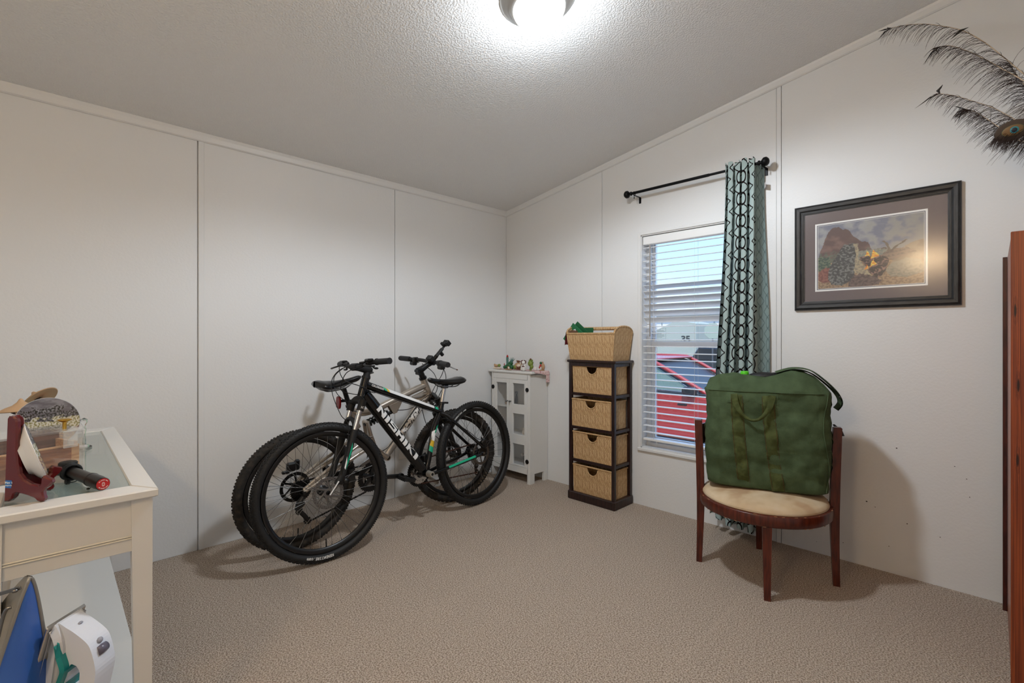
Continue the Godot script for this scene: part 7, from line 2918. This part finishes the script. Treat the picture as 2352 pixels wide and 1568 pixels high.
	b.lathe([Vector2(0.02, 0), Vector2(0.02, 0.014), Vector2(0.016, 0.019), Vector2(0.0005, 0.02)], 20, at(Vector3(-0.09, 0.972, -0.02)))
	put("lid", b, mat(Color(0.32, 0.78, 0.12), 0.3), g)
	var k2 := thing("black_pouch", "black folded pouch showing in the top of the canvas bag", "pouch", Transform3D(Basis(L, Vector3.UP, N), o))
	b = Mb.new()
	b.ball(Vector3(0.0, 0.966, -0.03), Vector3(0.075, 0.022, 0.04), 18)
	b.ball(Vector3(0.05, 0.968, -0.035), Vector3(0.045, 0.02, 0.03), 14)
	put("pouch", b, mat(Color(0.06, 0.06, 0.07), 0.6), k2)


# ---------------------------------------------------------------- framed picture
func painting() -> ImageTexture:
	var n := FastNoiseLite.new()
	n.seed = 17
	n.frequency = 5.0
	n.fractal_octaves = 4
	var mesa := PackedVector2Array([Vector2(0.0, 0.5), Vector2(0.06, 0.3), Vector2(0.1, 0.14), Vector2(0.14, 0.06), Vector2(0.2, 0.05), Vector2(0.25, 0.1), Vector2(0.3, 0.1), Vector2(0.36, 0.22), Vector2(0.43, 0.31), Vector2(0.5, 0.34), Vector2(0.55, 0.46), Vector2(0.66, 0.44), Vector2(0.72, 0.5), Vector2(0.72, 0.6), Vector2(0.0, 0.6)])
	var hill := PackedVector2Array([Vector2(0.83, 0.47), Vector2(0.9, 0.4), Vector2(1.0, 0.38), Vector2(1.0, 0.75), Vector2(0.7, 0.75), Vector2(0.75, 0.55)])
	var rock := PackedVector2Array([Vector2(0.12, 0.66), Vector2(0.16, 0.56), Vector2(0.22, 0.42), Vector2(0.27, 0.34), Vector2(0.38, 0.33), Vector2(0.4, 0.38), Vector2(0.405, 0.55), Vector2(0.38, 0.75), Vector2(0.33, 0.9), Vector2(0.26, 0.96), Vector2(0.14, 0.94), Vector2(0.115, 0.85)])
	var rim := PackedVector2Array([Vector2(0.36, 0.34), Vector2(0.4, 0.34), Vector2(0.41, 0.55), Vector2(0.45, 0.68), Vector2(0.53, 0.82), Vector2(0.47, 0.83), Vector2(0.4, 0.82), Vector2(0.37, 0.75), Vector2(0.385, 0.55)])
	var low := PackedVector2Array([Vector2(0.31, 0.93), Vector2(0.36, 0.82), Vector2(0.42, 0.8), Vector2(0.52, 0.84), Vector2(0.64, 0.92), Vector2(0.6, 0.98), Vector2(0.46, 1.0), Vector2(0.32, 0.99)])
	var redr := PackedVector2Array([Vector2(0.0, 0.76), Vector2(0.06, 0.68), Vector2(0.12, 0.66), Vector2(0.13, 0.9), Vector2(0.05, 0.9), Vector2(0.0, 0.86)])
	var fire := PackedVector2Array([Vector2(0.42, 0.55), Vector2(0.62, 0.55), Vector2(0.7, 0.6), Vector2(0.66, 0.8), Vector2(0.58, 0.9), Vector2(0.5, 0.78)])
	var log_ := PackedVector2Array([Vector2(0.62, 0.54), Vector2(0.7, 0.48), Vector2(0.85, 0.47), Vector2(0.95, 0.55), Vector2(0.8, 0.6), Vector2(0.72, 0.64)])
	var boul := PackedVector2Array([Vector2(0.66, 0.78), Vector2(0.72, 0.68), Vector2(0.85, 0.62), Vector2(0.97, 0.66), Vector2(1.0, 0.75), Vector2(1.0, 0.84), Vector2(0.86, 0.9), Vector2(0.72, 0.88)])
	var flames := [PackedVector2Array([Vector2(0.47, 0.55), Vector2(0.5, 0.47), Vector2(0.53, 0.55)]), PackedVector2Array([Vector2(0.53, 0.6), Vector2(0.56, 0.45), Vector2(0.6, 0.56)]), PackedVector2Array([Vector2(0.5, 0.72), Vector2(0.56, 0.6), Vector2(0.58, 0.68)]), PackedVector2Array([Vector2(0.46, 0.75), Vector2(0.48, 0.66), Vector2(0.5, 0.74)])]
	return image_tex(384, 224, func(u0: float, v0: float) -> Color:
		var w := n.get_noise_2d(u0, v0)
		var w2 := n.get_noise_2d(u0 * 5.0 + 3.0, v0 * 5.0)
		var u := u0 + w * 0.02
		var v := v0 + w2 * 0.02
		var p := Vector2(u, v)
		var sky := Color(0.45, 0.46, 0.52).lerp(Color(0.6, 0.6, 0.6), clampf(w * 1.8 + 0.4 + v * 0.4, 0, 1))
		sky = sky.lerp(Color(0.56, 0.55, 0.52), clampf((u - 0.55) * 2.0 + w, 0, 0.8))
		var c := sky
		if v > 0.55:
			c = Color(0.62, 0.52, 0.4).lerp(Color(0.48, 0.38, 0.29), clampf(w2 * 2.0 + 0.4, 0, 1))
		if Geometry2D.is_point_in_polygon(p, hill):
			c = Color(0.5, 0.44, 0.38).lerp(Color(0.58, 0.52, 0.44), clampf(w * 2.0 + 0.5, 0, 1))
		if Geometry2D.is_point_in_polygon(p, mesa):
			c = Color(0.36, 0.27, 0.25).lerp(Color(0.47, 0.36, 0.33), clampf(w * 2.0 + v, 0, 1))
			if v > 0.42:
				c = c.lerp(Color(0.36, 0.41, 0.34), clampf((v - 0.4) * 5.0 + w2, 0, 0.8))
		if v > 0.46 and u > 0.4 and u < 0.72 and v < 0.6:
			c = Color(0.46, 0.48, 0.45).lerp(Color(0.6, 0.58, 0.5), clampf(w2 + 0.4, 0, 1))
		if u < 0.13 and v > 0.5 and v < 0.72:
			c = Color(0.2, 0.28, 0.23).lerp(Color(0.42, 0.45, 0.36), clampf(w2 * 2.0 + 0.4, 0, 1))
		if Geometry2D.is_point_in_polygon(p, redr):
			c = Color(0.44, 0.25, 0.21).lerp(Color(0.54, 0.34, 0.28), clampf(w2 * 2.0 + 0.5, 0, 1))
		if Geometry2D.is_point_in_polygon(p, fire):
			c = Color(0.2, 0.15, 0.13).lerp(Color(0.55, 0.42, 0.38), clampf(sin((u * 40.0 + v * 60.0)) * 0.6 + w2 * 2.0 + (v - 0.6), 0, 1))
		if Geometry2D.is_point_in_polygon(p, log_):
			c = Color(0.5, 0.42, 0.37).lerp(Color(0.36, 0.3, 0.26), clampf(sin(v * 120.0 + u * 20.0) * 0.5 + w2, 0, 1))
		if Geometry2D.is_point_in_polygon(p, boul):
			c = Color(0.56, 0.53, 0.46).lerp(Color(0.42, 0.4, 0.35), clampf((v - 0.7) * 3.0 + w2, 0, 1))
		if Geometry2D.is_point_in_polygon(p, rock):
			c = Color(0.23, 0.23, 0.22).lerp(Color(0.46, 0.46, 0.45), clampf(w2 * 2.2 + 0.25 + w, 0, 1))
		if Geometry2D.is_point_in_polygon(p, rim):
			c = Color(0.66, 0.6, 0.48).lerp(Color(0.5, 0.46, 0.4), clampf(w2 * 2.0 + 0.3, 0, 1))
		if Geometry2D.is_point_in_polygon(p, low):
			c = Color(0.42, 0.34, 0.31).lerp(Color(0.27, 0.21, 0.19), clampf(sin(v * 90.0) * 0.3 + w2 * 1.5 + 0.3, 0, 1))
		# branches over the log
		if absf(u - (0.72 + (0.5 - v) * 0.9)) < 0.012 and v > 0.36 and v < 0.52:
			c = Color(0.38, 0.32, 0.27)
		if absf(u - (0.7 - pow((0.52 - v) * 2.0, 2.0) * 0.5)) < 0.012 and v > 0.34 and v < 0.52:
			c = Color(0.42, 0.36, 0.3)
		for f in flames:
			if Geometry2D.is_point_in_polygon(p, f):
				c = Color(0.88, 0.5, 0.12).lerp(Color(0.9, 0.8, 0.35), clampf(w2 * 2.0 + 0.5, 0, 1))
		return c)

func picture() -> void:
	var z0 := 2.2979
	var z1 := 2.9737
	var y0 := 1.311
	var y1 := 1.8762
	# local: x along the wall (+z), y up, z out from the wall (-x)
	var t := thing("framed_picture", "framed campfire and rocks painting in a black frame with brown mat", "picture", Transform3D(Basis(Vector3(0, 0, 1), Vector3(0, 1, 0), Vector3(-1, 0, 0)), Vector3(-0.001, (y0 + y1) / 2, (z0 + z1) / 2)))
	var hw := (z1 - z0) / 2
	var hh := (y1 - y0) / 2
	var fm := grain(Color(0.07, 0.07, 0.075), Color(0.17, 0.17, 0.175), Vector3.RIGHT, 0.42, 97, 1.6)
	var fv := grain(Color(0.07, 0.07, 0.075), Color(0.17, 0.17, 0.175), Vector3.UP, 0.42, 98, 1.6)
	# frame section (inwards, out from the wall)
	var sec := [Vector2(0, 0), Vector2(0, 0.014), Vector2(0.003, 0.019), Vector2(0.012, 0.0235), Vector2(0.026, 0.022), Vector2(0.034, 0.016), Vector2(0.036, 0.016), Vector2(0.0365, 0.013), Vector2(0.042, 0.0125), Vector2(0.043, 0.01), Vector2(0.047, 0.0095), Vector2(0.047, 0.004)]
	var cs := [Vector2(-hw, -hh), Vector2(hw, -hh), Vector2(hw, hh), Vector2(-hw, hh)]
	for k in 4:
		var b := Mb.new()
		var a: Vector2 = cs[k]
		var e: Vector2 = cs[(k + 1) % 4]
		for q in sec.size() - 1:
			var s0: Vector2 = sec[q]
			var s1: Vector2 = sec[q + 1]
			var ins := func(c: Vector2, s: Vector2) -> Vector3: return Vector3(c.x - signf(c.x) * s.x, c.y - signf(c.y) * s.x, s.y)
			var dir := (e - a).normalized()
			var inn := Vector2(-dir.y, dir.x)
			var nrm := Vector3(-inn.x * (s1.y - s0.y), -inn.y * (s1.y - s0.y), s1.x - s0.x)
			if nrm.length_squared() < 1e-12:
				nrm = Vector3(0, 0, 1)
			b.quad(ins.call(a, s0), ins.call(e, s0), ins.call(e, s1), ins.call(a, s1), nrm)
		put("frame_side", b, fm if k % 2 == 0 else fv, t)
	# mat with an opening
	var m0 := Vector2(hw - 0.045, hh - 0.045)
	var mo := [Vector2(-0.262 + 0.008, -0.175 - 0.004), Vector2(0.247, 0.18)]   # opening corners, set below
	mo = [Vector2(-hw + 0.0965, -hh + 0.0985), Vector2(hw - 0.117, hh - 0.104)]
	var b := Mb.new()
	var zz := 0.0055
	var o0: Vector2 = mo[0]
	var o1: Vector2 = mo[1]
	b.quad(Vector3(-m0.x, -m0.y, zz), Vector3(m0.x, -m0.y, zz), Vector3(m0.x, o0.y, zz), Vector3(-m0.x, o0.y, zz), Vector3.BACK)
	b.quad(Vector3(-m0.x, o1.y, zz), Vector3(m0.x, o1.y, zz), Vector3(m0.x, m0.y, zz), Vector3(-m0.x, m0.y, zz), Vector3.BACK)
	b.quad(Vector3(-m0.x, o0.y, zz), Vector3(o0.x, o0.y, zz), Vector3(o0.x, o1.y, zz), Vector3(-m0.x, o1.y, zz), Vector3.BACK)
	b.quad(Vector3(o1.x, o0.y, zz), Vector3(m0.x, o0.y, zz), Vector3(m0.x, o1.y, zz), Vector3(o1.x, o1.y, zz), Vector3.BACK)
	put("mat", b, mat(Color(0.4, 0.345, 0.34), 0.85), t, "brown mat board")
	# white core edge and thin grey line of the inner mat
	b = Mb.new()
	for q in [[0.0, 0.008, M.white_print], [0.008, 0.012, null], [0.012, 0.0135, M.white_print]]:
		var bb := Mb.new()
		var e0: float = q[0]
		var e1: float = q[1]
		var za := 0.005 - e0 * 0.1
		bb.quad(Vector3(o0.x + e0, o0.y + e0, za), Vector3(o1.x - e0, o0.y + e0, za), Vector3(o1.x - e0, o0.y + e1, za), Vector3(o0.x + e0, o0.y + e1, za), Vector3.BACK)
		bb.quad(Vector3(o0.x + e0, o1.y - e1, za), Vector3(o1.x - e0, o1.y - e1, za), Vector3(o1.x - e0, o1.y - e0, za), Vector3(o0.x + e0, o1.y - e0, za), Vector3.BACK)
		bb.quad(Vector3(o0.x + e0, o0.y + e1, za), Vector3(o0.x + e1, o0.y + e1, za), Vector3(o0.x + e1, o1.y - e1, za), Vector3(o0.x + e0, o1.y - e1, za), Vector3.BACK)
		bb.quad(Vector3(o1.x - e1, o0.y + e1, za), Vector3(o1.x - e0, o0.y + e1, za), Vector3(o1.x - e0, o1.y - e1, za), Vector3(o1.x - e1, o1.y - e1, za), Vector3.BACK)
		put("mat_edge", bb, q[2] if q[2] else mat(Color(0.42, 0.42, 0.45), 0.8), t)
	b = Mb.new()
	var pe := 0.013
	b.quad(Vector3(o0.x + pe, o0.y + pe, 0.003), Vector3(o1.x - pe, o0.y + pe, 0.003), Vector3(o1.x - pe, o1.y - pe, 0.003), Vector3(o0.x + pe, o1.y - pe, 0.003), Vector3.BACK)
	var pm := mat(Color(1, 1, 1), 0.8)
	pm.albedo_texture = painting()
	pm.texture_repeat = false
	put("painting", b, pm, t, "painted campfire among grey and brown rocks")
	b = Mb.new()
	b.quad(Vector3(-m0.x, -m0.y, 0.0075), Vector3(m0.x, -m0.y, 0.0075), Vector3(m0.x, m0.y, 0.0075), Vector3(-m0.x, m0.y, 0.0075), Vector3.BACK)
	put("glass", b, glass(Color(1, 1, 1), 0.04, 0.16), t)


# ---------------------------------------------------------------- pine wardrobe, vase, peacock feathers
func knotty() -> ImageTexture:
	var n := FastNoiseLite.new()
	n.seed = 5
	n.frequency = 3.0
	var knots := [Vector2(0.12, 0.17), Vector2(0.2, 0.33), Vector2(0.18, 0.49), Vector2(0.55, 0.62), Vector2(0.7, 0.28), Vector2(0.4, 0.82)]
	return image_tex(128, 512, func(u: float, v: float) -> Color:
		var bend := 0.0
		var kn := 9.0
		for k in knots:
			var d := Vector2((u - k.x) * 0.55, v - k.y)
			bend += 0.03 * exp(-d.length_squared() * 900.0) * signf(u - k.x)
			kn = minf(kn, Vector2((u - k.x) * 0.62, (v - k.y) * 1.6).length())
		var g := n.get_noise_2d((u + bend) * 9.0, v * 0.9)
		var fine := n.get_noise_2d((u + bend) * 60.0, v * 3.0)
		var c := Color(0.4, 0.165, 0.08).lerp(Color(0.6, 0.29, 0.14), clampf(g * 1.4 + 0.5 + fine * 0.25, 0, 1))
		if kn < 0.03:
			c = c.lerp(Color(0.16, 0.06, 0.035), smoothstep(0.03, 0.012, kn))
		elif kn < 0.05:
			c = c.lerp(Color(0.34, 0.13, 0.06), 0.5 * (1.0 + sin(kn * 900.0)) * 0.6)
		return c)

func bookcase() -> void:
	var x0 := -0.761
	var x1 := -0.05
	var z0 := 3.1165
	var z1 := 3.86
	var H := 1.504
	var t := thing("pine_wardrobe", "tall knotty stained pine wardrobe against the window wall", "wardrobe", at(Vector3(0, 0, 0)))
	var front := mat(Color(1, 1, 1), 0.3)
	front.albedo_texture = knotty()
	var b := Mb.new()
	b.box(Vector3((x0 + x1) / 2 + 0.012, H / 2, z0 + 0.012), Vector3(x1 - x0 - 0.024, H, 0.02), 0.001)
	put("side_panel", b, M.pine, t)
	b = Mb.new()
	b.box(Vector3((x0 + x1) / 2 + 0.012, H / 2, z1 - 0.012), Vector3(x1 - x0 - 0.024, H, 0.02), 0.001)
	put("side_panel", b, M.pine, t)
	b = Mb.new()
	b.box(Vector3(x1 - 0.012, H / 2, z0 - 0.0055), Vector3(0.024, H, 0.014), 0.001)
	put("back_edge", b, grain(Color(0.2, 0.06, 0.045), Color(0.3, 0.1, 0.07), Vector3.UP, 0.4, 19), t)
	b = Mb.new()
	b.box(Vector3((x0 + x1) / 2, H - 0.012, (z0 + z1) / 2), Vector3(x1 - x0 - 0.03, 0.022, z1 - z0 - 0.03), 0.001)
	put("top", b, M.pine, t)
	b = Mb.new()
	b.box(Vector3(x1 - 0.02, H / 2, (z0 + z1) / 2), Vector3(0.012, H - 0.03, z1 - z0 - 0.03))
	put("back_panel", b, M.pine, t)
	# front: stiles and a door between
	for z in [z0 + 0.042, z1 - 0.042]:
		b = Mb.new()
		b.box(Vector3(x0 + 0.011, H / 2, z), Vector3(0.022, H, 0.085), 0.002)
		# map the print once over the face
		for i in b.v.size():
			b.uv[i] = Vector2((b.v[i].z - z) / 0.085 + 0.5, 1.0 - b.v[i].y / H)
		put("front_stile", b, front, t)
	b = Mb.new()
	b.box(Vector3(x0 + 0.014, H / 2, (z0 + z1) / 2), Vector3(0.018, H - 0.08, z1 - z0 - 0.172), 0.003)
	for i in b.v.size():
		b.uv[i] = Vector2(b.v[i].z * 1.6, 1.0 - b.v[i].y / H)
	var dr := put("door", b, front, t)
	b = Mb.new()
	b.lathe([Vector2(0.006, 0), Vector2(0.006, 0.012), Vector2(0.015, 0.018), Vector2(0.016, 0.026), Vector2(0.0005, 0.03)], 18, aim(Vector3(x0 + 0.005, 0.8, z1 - 0.13), Vector3(-1, 0, 0)))
	put("knob", b, M.brass, dr)

	var v := thing("feather_vase", "brown stoneware vase of peacock feathers on the wardrobe", "vase", at(Vector3(-0.33, H, 3.47)))
	b = Mb.new()
	b.lathe([Vector2(0.0005, 0.001), Vector2(0.05, 0.0), Vector2(0.075, 0.06), Vector2(0.08, 0.12), Vector2(0.055, 0.2), Vector2(0.036, 0.245), Vector2(0.042, 0.275), Vector2(0.038, 0.275), Vector2(0.031, 0.245), Vector2(0.05, 0.2), Vector2(0.0005, 0.03)], 32)
	put("body", b, mat(Color(0.3, 0.18, 0.11), 0.35), v)
	feathers(Vector3(-0.33, H + 0.27, 3.47))

func feathers(mouth: Vector3) -> void:
	var shaft_m := mat(Color(0.78, 0.7, 0.6), 0.5)
	var barb_m := mat(Color(0.2, 0.13, 0.105), 0.65)
	var tip_m := mat(Color(0.085, 0.062, 0.05), 0.6)
	var rg := RandomNumberGenerator.new()
	rg.seed = 41
	# points of each shaft: (y, z, x) from tip to root; then the vase
	var set_ := [
		["peacock feather arching highest, its dark tip over the cornice", [Vector3(-0.3, 2.539, 2.745), Vector3(-0.3, 2.527, 2.804), Vector3(-0.3, 2.505, 2.863), Vector3(-0.305, 2.47, 2.918), Vector3(-0.31, 2.418, 2.985), Vector3(-0.315, 2.341, 3.049), Vector3(-0.32, 2.246, 3.11), Vector3(-0.32, 2.16, 3.165)], 0.115, 1.0],
		["peacock feather below the highest one, with a folded dark tip", [Vector3(-0.33, 2.372, 2.905), Vector3(-0.33, 2.364, 2.946), Vector3(-0.33, 2.322, 2.998), Vector3(-0.33, 2.268, 3.049), Vector3(-0.33, 2.21, 3.098), Vector3(-0.33, 2.138, 3.159)], 0.11, 1.0],
		["peacock feather reaching sideways with a long split dark tip", [Vector3(-0.28, 2.2, 2.905), Vector3(-0.28, 2.172, 2.959), Vector3(-0.285, 2.131, 3.011), Vector3(-0.29, 2.079, 3.074), Vector3(-0.3, 2.024, 3.122), Vector3(-0.31, 1.983, 3.159)], 0.105, 1.0],
		["short drooping peacock feather with a brown ragged tip", [Vector3(-0.36, 2.078, 2.992), Vector3(-0.36, 2.06, 3.02), Vector3(-0.355, 2.022, 3.055), Vector3(-0.35, 1.96, 3.105), Vector3(-0.345, 1.9, 3.16)], 0.09, 1.2],
		["peacock feather with a blue-green eye near the vase", [Vector3(-0.42, 1.93, 3.09), Vector3(-0.42, 1.935, 3.13), Vector3(-0.41, 1.925, 3.18), Vector3(-0.39, 1.89, 3.25)], 0.1, 1.9],
		["bushy peacock feather behind the others near the vase", [Vector3(-0.26, 2.25, 3.12), Vector3(-0.27, 2.17, 3.15), Vector3(-0.28, 2.08, 3.19), Vector3(-0.3, 1.97, 3.26)], 0.12, 1.6],
		["bushy low peacock feather drooping over the wardrobe edge", [Vector3(-0.24, 1.985, 3.11), Vector3(-0.26, 1.98, 3.15), Vector3(-0.28, 1.95, 3.2), Vector3(-0.3, 1.9, 3.28)], 0.12, 1.7],
	]
	for f in set_.size():
		var q: Array = set_[f]
		var pts: Array = (q[1] as Array).duplicate()
		var root := mouth + Vector3(rg.randf_range(-0.012, 0.012), -0.1, rg.randf_range(-0.012, 0.012))
		var last: Vector3 = pts[pts.size() - 1]
		pts.append(last.lerp(root, 0.5) + Vector3(0, 0.03, 0))
		pts.append(root)
		var sp := spline(pts, 10)
		var n := sp.size()
		var t := thing("peacock_feather", q[0], "feather", at(Vector3.ZERO), "peacock feathers in the vase")
		var b := Mb.new()
		var rad := []
		for i in n:
			rad.append(lerpf(0.0007, 0.0028, float(i) / n))
		b.tube(sp, rad, 6)
		put("shaft", b, shaft_m, t)
		# barbs: fine curved hairs, both sides, hanging under their own weight
		b = Mb.new()
		var vis := n - 18
		var cnt := int(150 * float(q[3]))
		for k in cnt:
			var s := (k + rg.randf()) / cnt
			var fi := s * (vis - 1)
			var i := int(fi)
			var p: Vector3 = (sp[i] as Vector3).lerp(sp[i + 1], fi - i)
			var tg := ((sp[maxi(i - 1, 0)] as Vector3) - (sp[mini(i + 2, n - 1)] as Vector3)).normalized()   # towards the tip
			var sideways := Vector3(rg.randf_range(-1, 1), rg.randf_range(-1.0, 0.4), rg.randf_range(-0.7, 0.3))
			sideways = (sideways - tg * sideways.dot(tg)).normalized()
			if sideways.y > 0.3 and rg.randf() < 0.6:
				sideways.y = -sideways.y
			var up_side := sideways.y > 0.0
			var len: float = q[2] * rg.randf_range(0.55, 1.15) * (0.55 + 0.7 * s) * (0.35 if up_side else 1.0)
			var dir := (tg * 0.95 + sideways * 0.75).normalized()
			var line := []
			var cur := p
			var steps := 6
			for e in steps + 1:
				line.append(cur)
				dir = (dir + Vector3(rg.randf_range(-0.07, 0.07), -0.21, rg.randf_range(-0.05, 0.05))).normalized()
				cur += dir * len / steps
			var r0 := 0.00075
			b.tube(line, [r0, r0, r0 * 0.9, r0 * 0.85, r0 * 0.75, r0 * 0.6, r0 * 0.35], 3, false)
		var bb := put("barbs", b, barb_m, t)
		bb.set_meta("kind", "stuff")
		# dark stuck-together tips
		if f < 4:
			b = Mb.new()
			var tp: Vector3 = sp[0]
			var back := ((sp[0] as Vector3) - (sp[3] as Vector3)).normalized()
			var ends: Array = [
				[Vector3(0, -0.035, -0.04), Vector3(0, 0.004, -0.038), Vector3(0, 0.008, -0.005)],
				[Vector3(0, -0.055, -0.04), Vector3(0, -0.035, 0.012), Vector3(0, -0.002, -0.015)],
				[Vector3(0, -0.04, -0.07), Vector3(0, 0.03, 0.02), Vector3(0, -0.038, -0.066)],
				[Vector3(0, -0.055, -0.02), Vector3(0, 0.022, -0.03), Vector3(0, -0.03, -0.032)],
			][f]
			for e in ends:
				b.tube([tp - back * 0.012, tp + (e as Vector3) * 0.3 + back * 0.002, tp + (e as Vector3) * 0.65, tp + e], [0.0012, 0.0062, 0.0034, 0.0005], 6, true, 0.3)
			put("dark_tip", b, tip_m, t)
		if f == 0:
			b = Mb.new()
			var kp: Vector3 = sp[40]
			b.tube([kp + Vector3(0, 0.004, 0.02), kp + Vector3(0, 0.0, -0.005), kp + Vector3(0, -0.022, -0.035)], [0.001, 0.012, 0.0006], 6, true, 0.3)
			put("dark_tuft", b, mat(Color(0.13, 0.12, 0.06), 0.6), t)
		if f == 4:
			# the eye: flat nested ovals of dense barbs facing the room
			var ce := Vector3(-0.435, 1.928, 3.127)
			var nr := (EYE - ce).normalized()
			var fx := Vector3(0, 0.18, 1).normalized()
			fx = (fx - nr * fx.dot(nr)).normalized()
			var fy := nr.cross(fx)
			var lay := [[0.05, 0.036, Color(0.2, 0.14, 0.1), 0.0], [0.032, 0.021, Color(0.35, 0.34, 0.2), 0.0009], [0.028, 0.018, Color(0.42, 0.3, 0.16), 0.0018], [0.0135, 0.0125, Color(0.12, 0.45, 0.48), 0.0027], [0.0085, 0.0085, Color(0.04, 0.05, 0.12), 0.0036]]
			for k in lay.size():
				b = Mb.new()
				var l: Array = lay[k]
				var off := fx * (0.004 if k > 2 else 0.0)
				b.ball(ce + nr * l[3] + off, Vector3(l[0], l[1], 0.002), 20, Basis(fx, fy, nr))
				put("eye_ring", b, mat(l[2], 0.45), t)
